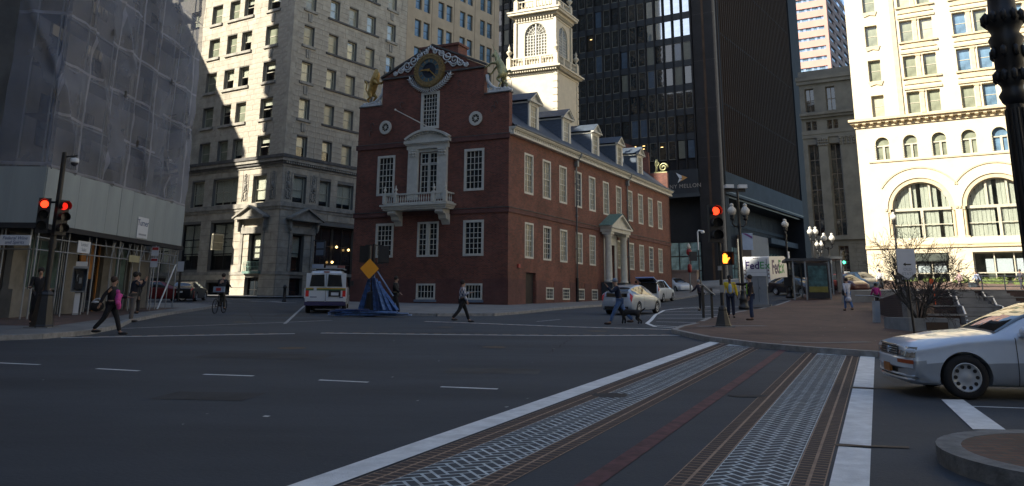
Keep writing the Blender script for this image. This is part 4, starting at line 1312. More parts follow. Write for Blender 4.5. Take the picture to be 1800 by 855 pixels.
for h in gfR[1:]: window(gr, PS, h[0], h[2], h[1] - h[0], h[3] - h[2], 1, 2, .14, .1, .36, fm=black_metal, gm=clear if h[3] > 4 else win_glass, blind_h=.6 if h[3] > 4 else 0)
for i in range(4): window(gr, PS, 4.6 + i * 2.9, 1.3, 2.9, 7.35, 2, 4, .16, .08, .6, fm=black_metal, gm=win_glass)
for i, (y, z) in enumerate(((6.2, 6.6), (7.9, 6.7), (9.6, 6.5), (7.4, 5.2))):
    MB().ball((-.30 + 0, y, z), .13, 8).obj('shop_lamp', lamp_warm, gr)
# carved relief panels between the mezzanine windows
for P, cs in ((PF, (-5.05, -1.15)), (PS, (.75, 3.95))):
    for c in cs:
        b = MB()
        bx(b, P, c - .42, c - .36, -.08, -.03, 10.7, 13.3); bx(b, P, c + .36, c + .42, -.08, -.03, 10.7, 13.3)
        for j in range(15):
            t = j / 14; z = 10.85 + 2.3 * t
            k = .27 * (1 - .6 * t)
            for s in (-1, 1):
                p = P(c + s * k * (.4 + .6 * abs(math.sin(j * 1.9))), -.06, z)
                b.ball(p, .10, 6, sc3=(1, 1, 1.2))
        b.ball(P(c, -.06, 13.3), .12, 6); b.ball(P(c, -.05, 12.1), .2, 8, sc3=(1, 1, 1.8))
        b.obj('carved_panel', granite_trim, gr)
# pedimented windows at the corner
for P, c, hw, zb_ in ((PF, -3.45, 2.1, 9.17), (PS, 2.85, 2.05, 9.0)):
    b = MB()
    bx(b, P, c - hw + .1, c + hw - .1, -.75, -.05, zb_ - .22, zb_)
    q = [(c - hw, zb_), (c + hw, zb_), (c, zb_ + .95)]
    fr = lambda b, q, d0, d1: b.prism(q, -d1, -d0, 'y') if P is PF else b.prism(q, d0, d1, 'x')
    fr(b, q, .05, .6)
    for s in (-1, 1):
        fr(b, [(c + s * (hw + .1), zb_), (c, zb_ + 1.08), (c, zb_ + .9), (c + s * (hw + .1), zb_ - .16)], .06, .85)
        fr(b, [(c + s * (hw - .45), zb_ - .22), (c + s * (hw - .2), zb_ - .22), (c + s * (hw - .25), 8.1), (c + s * (hw - .42), 7.8)], .05, .45)
        bx(b, P, c + s * (hw - .65) - .18, c + s * (hw - .65) + .18, -.14, -.05, 4.1, 8.6)
    bx(b, P, c - hw + .4, c + hw - .4, -.2, -.05, 7.62, 8.2)
    b.obj('window_pediment', granite_trim, gr)
b = MB(); b.box(-4.2, -1.9, -.35, -.05, 3.9, 4.12)
for i in range(11): b.box(-4.1 + i * .2, -4.06 + i * .2, -.33, -.30, 4.12, 4.95)
b.box(-4.15, -1.95, -.34, -.29, 4.95, 5.0); b.box(-4.15, -1.95, -.34, -.29, 4.5, 4.54)
b.obj('window_guard', copper_green, gr)
# corner quoins
b = MB()
for j in range(42):
    z = 15 + j * .533; l = .75 if j % 2 else .5
    b.box(-l, .055, -.055, -.03, z + .01, z + .52); b.box(.03, .055, -.03, l, z + .01, z + .52)
b.obj('quoin', granite_m, gr)
# hanging signs on its two faces
s = thing('hanging_sign', 'cream box sign jutting from the sunlit granite wall, left of the corner window', 'sign', GB, GR)
b = MB(); b.box(-7.15, -6.95, -1.75, -.55, 6.1, 7.6); b.obj('sign_box', tan_frame, s)
b = MB(); b.box(-7.19, -7.15, -1.68, -.62, 6.85, 7.5); b.box(-7.19, -7.15, -1.68, -.62, 6.15, 6.78); b.box(-6.95, -6.91, -1.68, -.62, 6.85, 7.5); b.box(-6.95, -6.91, -1.68, -.62, 6.15, 6.78)
b.box(-7.1, -7.0, -1.80, -1.752, 6.2, 7.5); b.obj('sign_face', mat('sign_face_olive', (.14, .13, .09), rough=.5, var=.2), s)
b = MB(); b.cyl((-7.05, -.04, 7.7), (-7.05, -1.7, 7.7), .03); b.cyl((-7.05, -.04, 6.9), (-7.05, -.55, 6.9), .03); b.obj('bracket', black_metal, s)
s = thing('hanging_sign', 'dark box sign in the shade on the right face of the granite block', 'sign', GB, GR)
b = MB(); b.box(.6, 1.7, 4.25, 4.45, 5.6, 7.0); b.box(.05, 1.6, 4.32, 4.38, 7.08, 7.14); b.obj('sign_box', dark_trim, s)
b = MB(); b.box(.68, 1.62, 4.21, 4.25, 6.35, 6.9); b.box(.68, 1.62, 4.21, 4.25, 5.7, 6.2); b.obj('sign_face', sign_grey, s)

# ---------------- buff high-rise behind
TO = Vector((-14.38, 108, 0)); TR = rad(-36)
tn = thing('buff_building', 'buff brick high-rise with paired dark windows behind the clock gable', 'building', TO, TR)
cols_ = [(1.66, 2.93), (3.42, 4.71), (6.43, 7.73), (8.24, 9.55), (11.28, 12.53), (12.99, 14.29), (16.09, 17.35), (17.79, 19.08)]
rows_ = [36.85 - 3.95 * 2 + 3.95 * k for k in range(8)]
th = [(a, c, z, z + 2.45) for z in rows_ for a, c in cols_]
b = MB(); wall(b, PS, 0, 20.85, 1, 94, th, .35)
b.quad((-30, 0, 1), (0, 0, 1), (0, 0, 94), (-30, 0, 94)); b.quad((-30, 0, 1), (-30, 20.85, 1), (-30, 20.85, 94), (-30, 0, 94)); b.quad((-30, 20.85, 1), (0, 20.85, 1), (0, 20.85, 94), (-30, 20.85, 94)); b.quad((-30, 0, 94), (0, 0, 94), (0, 20.85, 94), (-30, 20.85, 94))
b.obj('wall', buff, tn)
b = MB(); b.box(-29, -.8, .6, 20, 1, 93); b.obj('inner_core', room_dark, tn)
for y in (.03, 5.05, 9.9, 14.75, 19.55):
    b = MB(); b.box(.001, .03, y, y + .07, 25, 90); b.obj('expansion_joint', buff_joint, tn)
for h in th:
    window(tn, PS, h[0], h[2], h[1] - h[0], 2.45, 1, 2, .07, .05, .25, fm=black_metal, gm=blue_glass)

# ---------------- black steel tower
K = Vector((32.85, 130, 0)); KR = rad(-33)
tb = thing('black_tower', 'black steel and glass office tower with vertical fins and a lettered fascia', 'building', K, KR)
TH = 84
b = MB()
b.box(-44, -3.72, .35, 50, 18.4, TH); b.box(-3.7, -2.05, 0, 3, 1.5, TH); b.box(-1.75, -.02, 0, 3, 1.5, TH)
b.box(-2.05, -1.75, .5, 3, 1.5, TH); b.box(-3.7, -.4, 1.4, 54, 21.6, TH); b.box(-3.7, .25, 47.6, 55, 1.5, TH)
b.box(-44, -3.8, 2.5, 50, 10.8, 18.4); b.box(-12, -2.0, 3.2, 50, 1.5, 18.4) if False else b.box(-44, -4.6, 3.6, 50, 1.5, 10.8)
b.obj('tower_core', tower_steel, tb)
b = MB(); b.box(-.02, .28, 0.02, .34, 1.5, TH); b.obj('corner_strip', mat('pale_corner_strip', (.03, .031, .033), rough=.95, var=.1, spec=.05), tb)
b = MB(); b.box(-2.08, -1.72, -.03, .05, 1.5, TH); b.obj('brown_slot', fin_brown, tb)
for z in range(24, 84, 8):
    b = MB(); b.box(-3.71, -.01, -.012, 0.0, z, z + .05); b.obj('panel_joint', black_metal, tb)
mod = 1.63
ncol = 24
mull = MB().box(-.11, .11, -.16, .34, 22.4, TH).mesh('mullion', tower_steel)
spd = MB().box(0, mod - .22, .02, .3, 0, 1.05).mesh('spandrel', tower_panel)
for i in range(ncol + 1):
    x = -3.95 - mod * i
    inst('mullion', mull, tb, (x, 0, 0))
lit_glass = mat('interior_lit_glass', (.03, .025, .02), rough=.05, var=.4, scale=.5, spec=.8)
olive = mat('drawn_olive_blind', (.10, .105, .085), rough=.4, var=.1)
pan = {}
for nm, m in (('d', win_glass), ('o', olive), ('b', blue_glass if False else mat('blue_grey_pane', (.05, .075, .11), rough=.12, var=.15)), ('m', bright_glass), ('l', lit_glass)):
    pan[nm] = MB().box(.16, mod - .38, .10, .14, .12, 3.0).mesh('pane', m)
wf = MB(); wf.box(.06, mod - .28, .04, .16, 0, .12); wf.box(.06, mod - .28, .04, .12, 3.0, 3.1); wf.box(.06, .15, .04, .14, .12, 3.0); wf.box(mod - .37, mod - .28, .04, .14, .12, 3.0)
wf1 = wf.mesh('window', mat('window_frame_grey', (.12, .12, .105), rough=.5, var=.1))
wf2 = MB().box(.1, mod - .32, .04, .16, 0, .1).mesh('window', tower_steel)
zrow = [28.2 + 4.12 * k for k in range(-1, 8)]
for r, z in enumerate(zrow):
    for i in range(ncol):
        x = -3.95 - mod * (i + 1) + .11
        inst('spandrel', spd, tb, (x, 0, z + 3.08))
        q = random.random()
        kind = 'd' if q < .76 else ('o' if q < .86 else ('b' if q < .98 else 'l'))
        if r == 0 and i in (3, 5, 6, 7, 8, 9): kind = 'l'
        if z > 44 and i < 5: kind = 'm'
        o = inst('window', wf1 if (random.random() < .75 and kind != 'm') else wf2, tb, (x, .02, z))
        inst('pane', pan[kind], o)
        if kind == 'l':
            for k in range(random.choice([1, 2])):
                inst('ceiling_lamp', unit_box(lamp_warm), o, (.35 + random.uniform(-.1, .4), .085, 2.2 + k * .5), scale=(.4, .01, .10))
b = MB(); b.box(-44, -3.72, -.12, .36, 18.5, 22.35); b.obj('sign_fascia', tower_panel, tb)
b = MB(); b.box(-44, -3.6, -.2, .4, 17.9, 18.5); b.obj('fascia_soffit', fascia_grey, tb)
for i in range(22):
    b = MB(); b.box(-.14, .14, 0, .3, 1.5, 18.0)
# lobby glazing on the left face, daylight from behind put into the pale glass colour
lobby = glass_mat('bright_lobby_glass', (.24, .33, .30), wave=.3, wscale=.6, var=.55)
for i in range(9):
    for j in range(4):
        window(tb, PF, -4.65 - 1.85 * (i + 1), 2.0 + 2.25 * j, 1.83, 2.23, 1, 1, .07, .03, 2.2, fm=black_metal, gm=lobby, sash=False)
# right face: vertical fins
fin = MB().box(0, .45, -.14, .14, 0, 1).mesh('fin', fin_brown)
for i in range(44):
    y = 1.6 + i * 1.05
    z0 = 21.7
    inst('fin', fin, tb, (.0 - .38, y, z0 - .35), scale=(1, 1, TH - z0))
b = MB()
b.box(-.36, -.30, 1.2, 47.5, 21.7, TH); b.obj('fin_backing', tower_steel, tb)
for z in (33, 45, 57):
    b = MB(); b.box(-.3, -.05, 1.4, 47.4, z, z + .35); b.obj('floor_band', tower_steel, tb)
b = MB()
b.prism([(1.0, 21.75), (47.5, 21.75), (47.5, 18.2), (1.0, 18.2)], -.34, .3, 'x'); b.obj('fascia', fascia_grey, tb)
b = MB(); b.box(.302, .33, 1.0, 47.5, 18.55, 18.7); b.obj('fascia_line', black_metal, tb)
b = MB(); b.box(-4, -.3, 1.5, 47.5, 17.9, 18.2); b.obj('soffit', black_metal, tb)
b = MB(); b.box(-4.4, -4.0, 3, 54, 1.5, 18); b.obj('recessed_wall', tower_steel, tb)
b = MB()
for i in range(12): b.box(-4.0, -3.8, 4 + i * 4, 4.5 + i * 4, 13.2, 18)
b.box(-4.0, -3.7, 3, 48, 14.4, 15.0)
b.obj('recess_pier', fascia_grey, tb)
for i in range(22):
    for j in range(4):
        y = 3.2 + i * 2.05
        if 16 < y < 27: continue
        window(tb, PS, y, 2.1 + 2.6 * j, 2.03, 2.58, 1, 1, .06, .03, 3.8, fm=black_metal, gm=shop_glass if i > 6 else lobby, sash=False)
b = MB(); b.box(-3.9, -1.5, 17.8, 28.2, 1.5, 13.1); b.obj('beige_pavilion', mat('beige_stone_panel', (.26, .20, .16), rough=.7, var=.08), tb)
b = MB(); b.box(-3.9, -1.0, 28.4, 47, 12.2, 13.2); b.obj('canopy', fascia_grey, tb)

texts = []
def text(name, s, size, M_, m, parent=None, ext=.01, ax='CENTER', space=1.0, shear=0, bold=0):
    """lettering; M_ maps the text plane (x right, y up, z towards the reader) to its place"""
    cu = bpy.data.curves.new(name, 'FONT')
    cu.body = s; cu.size = size; cu.extrude = ext; cu.align_x = ax; cu.align_y = 'CENTER'; cu.space_character = space; cu.shear = shear
    cu.resolution_u = 3; cu.offset = bold
    cu.materials.append(m)
    o = bpy.data.objects.new(name, cu)
    col.objects.link(o)
    if parent: o.parent = parent
    o.matrix_local = M_
    texts.append(o)
    return o
def face_m(x, y, z, side=False):               # text on a front (or side) facade of a building frame
    R = Matrix(((1, 0, 0), (0, 0, -1), (0, 1, 0))).to_4x4()      # text x -> x, text y -> z, normal -> -y
    if side: R = Matrix.Rotation(rad(90), 4, 'Z') @ R
    return Matrix.Translation((x, y, z)) @ R
text('lettering', 'BNY MELLON', .90, face_m(-6.25, -.14, 19.65), mat('bronze_lettering', (.30, .27, .24), rough=.4, metal=.3, var=0), tb, .02, space=1.1)
b = MB(); b.prism([(-7.45, 22.0 - .1), (-6.55, 21.4), (-6.45, 21.0), (-6.9, 20.95)], -.2, -.13, 'y'); b.prism([(-7.2, 20.0 + .25), (-6.45, 20.8), (-6.9, 20.95)], -.2, -.13, 'y'); b.obj('arrow_emblem_white', sign_white, tb)
b = MB(); b.prism([(-6.5, 21.45), (-5.55, 21.0), (-6.4, 20.6), (-7.15, 20.35), (-6.45, 20.95)], -.19, -.125, 'y'); b.obj('arrow_emblem_orange', mat('emblem_orange', (.45, .24, .08), rough=.4, var=0), tb)

# ---------------- cream limestone block on the right, in full sun
CB = Vector((35.2, 84, 0)); CR = rad(-33)
cb = thing('cream_building', 'sunlit cream limestone block with great arched windows and a bracketed cornice', 'building', CB, CR)
cols_ = [(1.75, 2.95)] + [(5.06 + 4.8 * i + d, 5.06 + 4.8 * i + d + 1.2) for i in range(6) for d in (0, 1.83)]
rows_ = [20.02 + 3.72 * k for k in range(7)]
ch_ = [(a, c, z, z + 2.22) for z in rows_ for a, c in cols_]
arc = [(1.74 + 2.565 * i, 3.02 + 2.565 * i, 15.63, 17.90) for i in range(12)]
big = [(2.32 + 6.5 * i, 8.22 + 6.5 * i, 7.72, 13.60) for i in range(4)]
low = [(2.75, 7.2, 2.6, 6.37), (9.22, 14.2, 2.6, 6.37), (15.9, 20.7, 2.6, 6.37), (22.4, 27.2, 2.6, 6.37)]
b = MB(); wall(b, PF, 0, 36, 1.6, 47, ch_ + arc + big + low, .45)
for h in arc: arch_fill(b, PF, h[0], h[1], 17.90 - .64, .45)
for h in big: arch_fill(b, PF, h[0], h[1], 13.60 - 2.95, .45, n=24)
b.quad((0, 0, 1.6), (0, 25, 1.6), (0, 25, 47), (0, 0, 47)); b.quad((36, 0, 1.6), (36, 25, 1.6), (36, 25, 47), (36, 0, 47)); b.quad((0, 25, 1.6), (36, 25, 1.6), (36, 25, 47), (0, 25, 47)); b.quad((0, 0, 47), (36, 0, 47), (36, 25, 47), (0, 25, 47))
b.obj('wall', cream_stone, cb)
b = MB(); b.box(.3, 35.7, 1.6, 24, 1.6, 46); b.obj('inner_core', mat('dim_interior', (.09, .10, .075), rough=.9, var=.3, scale=.6), cb)
b = MB()
b.box(-.55, 36, -.62, 0, 19.62, 19.86); b.box(-.4, 36, -.40, 0, 19.42, 19.62); b.box(-.1, 36, -.14, 0, 19.0, 19.1); b.box(-.5, 0, 0, 3, 19.5, 19.86)
b.obj('cornice', cream_trim, cb)
mo = MB(); mo.prism([(0, 19.42), (-.5, 19.42), (-.5, 19.30), (-.36, 19.22), (-.2, 19.18), (-.12, 19.08), (0, 19.02)], 0, .3, 'x')
mom = mo.mesh('modillion', cream_trim)
for i in range(50): inst('modillion', mom, cb, (.05 + i * .72, -.002, 0))
b = MB()
b.box(1.0, 36, -.10, 0, 15.36, 15.5); b.box(-.05, 36, -.14, 0, 6.85, 7.05)
b.box(-.04, 36, -.08, 0, 7.1, 7.22)
b.box(4.28, 4.72, -.14, -.001, 19.9, 47)
for i in range(6): b.box(4.86 + 4.8 * i, 4.86 + 4.8 * i + 3.45, -.10, -.001, 0, .01) if False else None
b.obj('string_course', cream_trim, cb)
sp_ = MB(); sp_.box(0, 3.45, -.12, -.001, 2.42, 2.66); sp_.prism([(.05, 2.95), (.45, 3.38), (3.0, 3.38), (3.4, 2.95)], -.10, -.001, 'y'); sp_.box(-.05, 3.5, -.18, -.001, 3.50, 3.68)
sp_.box(1.38, 1.74, -.09, .1, 0, 2.2); sp_.box(1.3, 1.82, -.13, .1, 2.1, 2.3)
spm = sp_.mesh('window_surround', cream_trim)
for z in rows_:
    for i in range(6): inst('window_surround', spm, cb, (4.92 + 4.8 * i, -.002, z))
    b = MB(); b.prism([(1.6, z - .05), (3.1, z - .05), (2.9, z - .5), (2.35, z - .35), (1.8, z - .5)], -.1, -.001, 'y'); b.obj('window_apron', cream_trim, cb)
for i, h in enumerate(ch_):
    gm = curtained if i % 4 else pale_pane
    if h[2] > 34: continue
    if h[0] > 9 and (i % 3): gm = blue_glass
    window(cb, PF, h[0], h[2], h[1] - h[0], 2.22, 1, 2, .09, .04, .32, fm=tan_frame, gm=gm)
for h in arc:
    if h[0] > 20: continue
    f = MB(); c = (h[0] + h[1]) / 2
    bx(f, PF, h[0], h[1], .2, .3, 16.95, 17.07); bx(f, PF, c - .02, c + .18, .18, .3, 15.63, 16.95); bx(f, PF, c + .02, h[1], .18, .3, 16.95, 17.1)
    bx(f, PF, h[0], h[0] + .07, .2, .3, 15.63, 17.2); bx(f, PF, h[1] - .07, h[1], .2, .3, 15.63, 17.2)
    for j in range(7): bx(f, PF, h[0] - .12, h[0] + .02, -.04, .12, 15.7 + j * .22, 15.8 + j * .22)
    o = f.obj('arched_window', tan_frame, cb)
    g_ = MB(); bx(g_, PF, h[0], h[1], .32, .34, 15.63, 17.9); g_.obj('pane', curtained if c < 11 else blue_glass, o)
for i, h in enumerate(big):
    c = (h[0] + h[1]) / 2; zs = 10.65
    f = MB()
    # inner order of the arch, hood mould and jamb shafts
    for (ra, rb, da, db) in ((2.55, 2.96, .10, .40), (3.9, 4.05, -.08, -.001)):
        f = MB()
        for k in range(28):
            t0, t1 = math.pi * k / 28, math.pi * (k + 1) / 28
            if rb > 3.5 and abs((ra + rb) / 2 * math.cos((t0 + t1) / 2)) > 3.28: continue
            q = [(c - r * math.cos(t), zs + r * math.sin(t)) for r, t in ((ra, t0), (rb, t0), (rb, t1), (ra, t1))]
            f.prism(q, da, db, 'y')
        f.obj('arch_moulding', cream_trim, cb)
    for s in (-1, 1):
        f = MB(); f.cyl(PF(c + s * 2.78, .22, 7.9), PF(c + s * 2.78, .22, 10.35), .14, n=10)
        bx(f, PF, c + s * 2.98 - .26 if s > 0 else c - 2.98 - .0, c + s * 2.98 + .0 if s > 0 else c - 2.98 + .26, .02, .42, 10.35, 10.65)
        bx(f, PF, c + s * 3.1 - .1, c + s * 3.1 + .1, -.1, -.001, 10.5, 10.72)
        bx(f, PF, min(c + s * 2.55, c + s * 2.98), max(c + s * 2.55, c + s * 2.98), .02, .42, 7.72, 7.9)
        f.obj('jamb_shaft', cream_trim, cb)
    f = MB()
    bx(f, PF, c - 2.6, c + 2.6, .42, .60, 10.45, 10.72)
    bx(f, PF, c - .13, c + .13, .42, .60, 7.72, 10.45)
    bx(f, PF, c - 2.6, c + 2.6, .46, .56, 9.05, 9.13)
    for s in (-1, 1): bx(f, PF, c + s * .85 - .09, c + s * .85 + .09, .42, .60, 10.72, zs + 2.4)
    for k in range(24):
        t0, t1 = math.pi * k / 24, math.pi * (k + 1) / 24
        q = [(c - r * math.cos(t), zs + r * math.sin(t)) for r, t in ((2.44, t0), (2.58, t0), (2.58, t1), (2.44, t1))]
        f.prism(q, .44, .58, 'y')
    bx(f, PF, c - 2.6, c + 2.6, .44, .6, 7.72, 7.84)
    o = f.obj('great_window', tan_frame, cb)
    g_ = MB(); bx(g_, PF, c - 2.55, c + 2.55, .56, .58, 7.72, zs + 2.55); g_.obj('pane', clear, o)
    for k in range(14):
        if k in (6, 11): continue
        x = c - 2.5 + k * .36
        b = MB(); bx(b, PF, x, x + .33, .66 + .03 * (k % 2), .69 + .03 * (k % 2), 7.8, zs + math.sqrt(max(.1, 2.5 ** 2 - (x - c + .16) ** 2))); b.obj('curtain', curtain, o)
for h in low:
    window(cb, PF, h[0], h[2], h[1] - h[0], h[3] - h[2], 3, 2, .12, .1, .4, fm=tan_frame, gm=clear, sash=False)
    for k in range(3):
        a = h[0] + .25 + k * (h[1] - h[0] - .3) / 3
        if h[0] > 9 and k == 0: a += .7
        b = MB(); bx(b, PF, a, a + (h[1] - h[0]) / 3 - (.35 if not (h[0] > 9 and k == 0) else 1.0), .62, .64, 4.55, 5.75 if h[0] > 9 else 5.4); b.obj('window_poster', sign_white, cb)
b = MB(); b.box(2.76, 7.19, .1, .39, 5.6, 6.36); b.obj('dark_awning', mat('dark_green_awning', (.04, .05, .04), var=.1), cb)
# clipped hedges and planters along its foot
for i, (a, c) in enumerate(((2.4, 4.6), (5.0, 6.9), (7.4, 8.8), (9.6, 11.9), (12.2, 13.6), (13.9, 16.0), (17.0, 20.0))):
    t = thing('hedge', ('leftmost', 'second from left', 'third from left', 'middle', 'third from right', 'second from right', 'rightmost')[i] + ' clipped green hedge in its planter under the cream facade', 'hedge', CB, CR, group='clipped hedges under the cream building')
    P0, P1 = (a, -1.6), (c, -.9)
    b = MB(); random.seed(40 + i)
    for k in range(int((c - a) * 260)):
        x, y, z = random.uniform(a, c), random.uniform(-1.65, -.95), random.uniform(3.30, 4.02)
        r = .07; n = Vector((random.gauss(0, 1), random.gauss(0, 1), random.gauss(0, 1))).normalized(); u = n.orthogonal().normalized() * r; v = n.cross(u)
        p = Vector((x, y, z)); b.add([p - u, p - v * .6, p + u, p + v * .6], [(0, 1, 2, 3)])
    b.box(a + .1, c - .1, -1.55, -1.05, 3.2, 3.85)
    tag(b.obj('foliage', hedge_m, t), kind='stuff')
    b = MB(); b.box(a, c, -1.7, -.9, 2.55, 3.25); b.obj('planter_box', grey_stone, t)

# ---------------- classical grey block between
XB = Vector((48.28, 112, 0))
xb = thing('classical_building', 'shaded grey limestone bank front with giant pilasters between the tower and the cream block', 'building', XB, CR)
bay = [-4.2 - 2.87 * i for i in range(2)]
xh = []
for c in bay: xh += [(c - .62, c + .62, 28.0, 31.4), (c - .72, c - .08, 25.35, 26.6), (c + .08, c + .72, 25.35, 26.6), (c - .7, c + .7, 10.6, 23.3)]
xh += [(-4.75, -3.5, 3.0, 9.2)]
b = MB(); wall(b, PF, -8.4, 4, 1.5, 34, xh, .6)
b.quad((4, 0, 1.5), (4, 20, 1.5), (4, 20, 34), (4, 0, 34)); b.quad((-8.4, 0, 1.5), (-8.4, 20, 1.5), (-8.4, 20, 34), (-8.4, 0, 34)); b.quad((-8.4, 20, 1.5), (4, 20, 1.5), (4, 20, 34), (-8.4, 20, 34)); b.quad((-8.4, 0, 34), (4, 0, 34), (4, 20, 34), (-8.4, 20, 34))
b.obj('wall', dark_stone, xb)
b = MB()
b.box(-8.7, 4.3, -.6, 0, 32.5, 33.1); b.box(-8.65, 4.2, -.4, 0, 32.0, 32.5); b.obj('cornice', dark_stone, xb)
b = MB(); b.box(-8.4, 4.1, -.5, 0, 27.0, 27.35); b.box(-8.4, 4.1, -.8, 0, 27.35, 27.75); b.obj('attic_cornice', dark_stone, xb)
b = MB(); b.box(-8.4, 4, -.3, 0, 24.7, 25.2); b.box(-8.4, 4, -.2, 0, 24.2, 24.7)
b.obj('architrave', dark_stone, xb)
b = MB(); b.box(-8.4, 4, -.45, 0, 10.0, 10.5); b.obj('base_course', dark_stone, xb)
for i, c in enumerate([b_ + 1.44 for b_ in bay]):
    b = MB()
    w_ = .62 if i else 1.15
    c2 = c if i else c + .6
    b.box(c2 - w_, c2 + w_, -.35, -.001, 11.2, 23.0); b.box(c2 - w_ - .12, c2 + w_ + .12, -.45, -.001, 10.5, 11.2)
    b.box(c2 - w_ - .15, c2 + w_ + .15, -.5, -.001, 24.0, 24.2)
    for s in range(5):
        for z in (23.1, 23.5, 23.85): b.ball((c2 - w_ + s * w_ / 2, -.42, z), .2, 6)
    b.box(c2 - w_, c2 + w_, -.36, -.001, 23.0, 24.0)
    b.obj('pilaster', dark_stone, xb)
for h in xh: window(xb, PF, h[0], h[2], h[1] - h[0], h[3] - h[2], 1 if h[1] - h[0] < 1 else 2, 2 if h[3] - h[2] < 5 else 6, .08, .1, .45, fm=dark_trim, gm=win_glass, sash=False)
ashlar(xb, PF, -8.4, 3.9, 1.9, 10.0, [h for h in xh if h[2] < 10], dark_stone, .6, 1.0, 1.8, proud=.06, gap=.05)

# ---------------- striped pink high-rise far behind
SB = Vector((118.83, 300, 0))
sb = thing('striped_tower', 'pink and grey striped high-rise far behind the classical block', 'building', SB, CR)
b = MB()
b.box(-45, -.5, .9, 60, 1, 118); b.obj('core', win_glass, sb)
b = MB()
for k in range(30):
    z = 6 + 3.92 * k
    b = MB(); b.box(-45, -1.6, 0, 1.0, z + .8, z + 3.36) if False else b.box(-45, -1.2, 0, 1.0, 88.15 - 21 * 3.92 + 3.92 * k, 88.15 - 21 * 3.92 + 3.92 * k + 2.55)
    if k > 12: b.obj('spandrel', pink_stone, sb)
b = MB(); b.box(-1.25, 0, -.1, 1.3, 1, 118); b.obj('corner_pier', pink_stone, sb)
strip_m = blue_glass
for k in range(14, 30):
    z = 88.15 - 21 * 3.92 + 3.92 * k + 2.55
    for j in range(12):
        b = MB(); b.box(-1.3 - 1.0 * (j + 1), -1.35 - 1.0 * j, .7, .8, z, z + 1.37)
        b.obj('pane', bright_glass if (j * 7 + k * 3) % 5 < 2 else blue_glass, sb)
for k in range(14, 30):
    z = 88.15 - 21 * 3.92 + 3.92 * k
    b = MB(); b.box(-.4, 0, 1.3, 60, z + .6, z + 2.55)
    b.obj('side_spandrel', pink_dark, sb)
    for j in range(4):
        y = 3 + j * 12
        b = MB(); b.box(-.5, -.45, y, y + 7.5, z + 2.55, z + 4.5); b.obj('side_window', blue_glass, sb)
for j in range(5):
    b = MB(); b.box(-.6, -.1, -1 + j * 12, 3 + j * 12, 40, 118) if j else b.box(-.6, -.1, 1.3, 3, 40, 118)
    b.obj('side_pier', pink_dark, sb)

# ---------------- building wrapped in scaffold netting, with a boarded sidewalk shed
sf = thing('scaffolded_building', 'stone building wrapped in grey debris netting above a boarded sidewalk shed', 'building', (-17.4, 31, 0), 0)
# local: x = 0 is the netting plane facing the street (+x), y runs up the street, 0..13.2
SHH = 37.5
b = MB()
b.box(-22, -1.6, 1.0, 13.2, .3, SHH)
b.obj('wall', mat('grey_block_wall', (.13, .13, .125), rough=.85, var=.25, scale=.8), sf)
# window openings dimly seen through the net
for j in range(9):
    for i in range(4):
        b = MB(); b.box(-1.6, -1.55, 1.8 + 3.0 * i, 3.2 + 3.0 * i, 7.5 + 3.3 * j, 9.6 + 3.3 * j); b.obj('window', win_glass, sf)
pipe = MB().cyl((0, 0, 0), (0, 0, 1), .03, n=6).mesh('scaffold_pole', galv)
for i in range(7):
    for x in (-.15, -1.1):
        inst('scaffold_pole', pipe, sf, (x, i * 2.15, .8), scale=(1, 1, SHH - 3))
for j in range(16):
    z = 6.4 + 2.0 * j
    inst('scaffold_pole', pipe, sf, (-.15, 0, z), rot=(rad(-90), 0, 0), scale=(1, 1, 13))
    b = MB(); b.box(-1.1, -.2, 0, 13, z - .06, z - .01); b.obj('scaffold_deck', ply_dark, sf)
netm, nnt, nb = _new('debris_netting')
N, L = nnt.nodes, nnt.links
nb.inputs['Roughness'].default_value = .85
tc = N.new('ShaderNodeTexCoord'); no_ = N.new('ShaderNodeTexNoise'); no_.inputs['Scale'].default_value = .35; no_.inputs['Detail'].default_value = 7
L.new(tc.outputs['Object'], no_.inputs['Vector'])
rr_ = _ramp(nnt, (.145, .16, .20), (.31, .33, .385), .3, .7); L.new(no_.outputs['Fac'], rr_.inputs[0]); L.new(rr_.outputs[0], nb.inputs['Base Color'])
no2 = N.new('ShaderNodeTexNoise'); no2.inputs['Scale'].default_value = 5.0; no2.inputs['Detail'].default_value = 6; L.new(tc.outputs['Object'], no2.inputs['Vector'])
bp_ = N.new('ShaderNodeBump'); bp_.inputs['Strength'].default_value = .35; bp_.inputs['Distance'].default_value = .08; L.new(no2.outputs['Fac'], bp_.inputs['Height']); L.new(bp_.outputs[0], nb.inputs['Normal'])
out = [n for n in N if n.type == 'OUTPUT_MATERIAL'][0]
trn = N.new('ShaderNodeBsdfTransparent'); mxs = N.new('ShaderNodeMixShader'); mxs.inputs[0].default_value = .52
L.new(trn.outputs[0], mxs.inputs[1]); L.new(nb.outputs[0], mxs.inputs[2]); L.new(mxs.outputs[0], out.inputs[0])
netd = netm.copy(); netd.name = 'doubled_netting'
for n_ in netd.node_tree.nodes:
    if n_.type == 'MIX_SHADER': n_.inputs[0].default_value = .74
    if n_.type == 'VALTORGB':
        for e_, c_ in zip(n_.color_ramp.elements, ((.22, .23, .27, 1), (.38, .39, .44, 1))): e_.color = c_
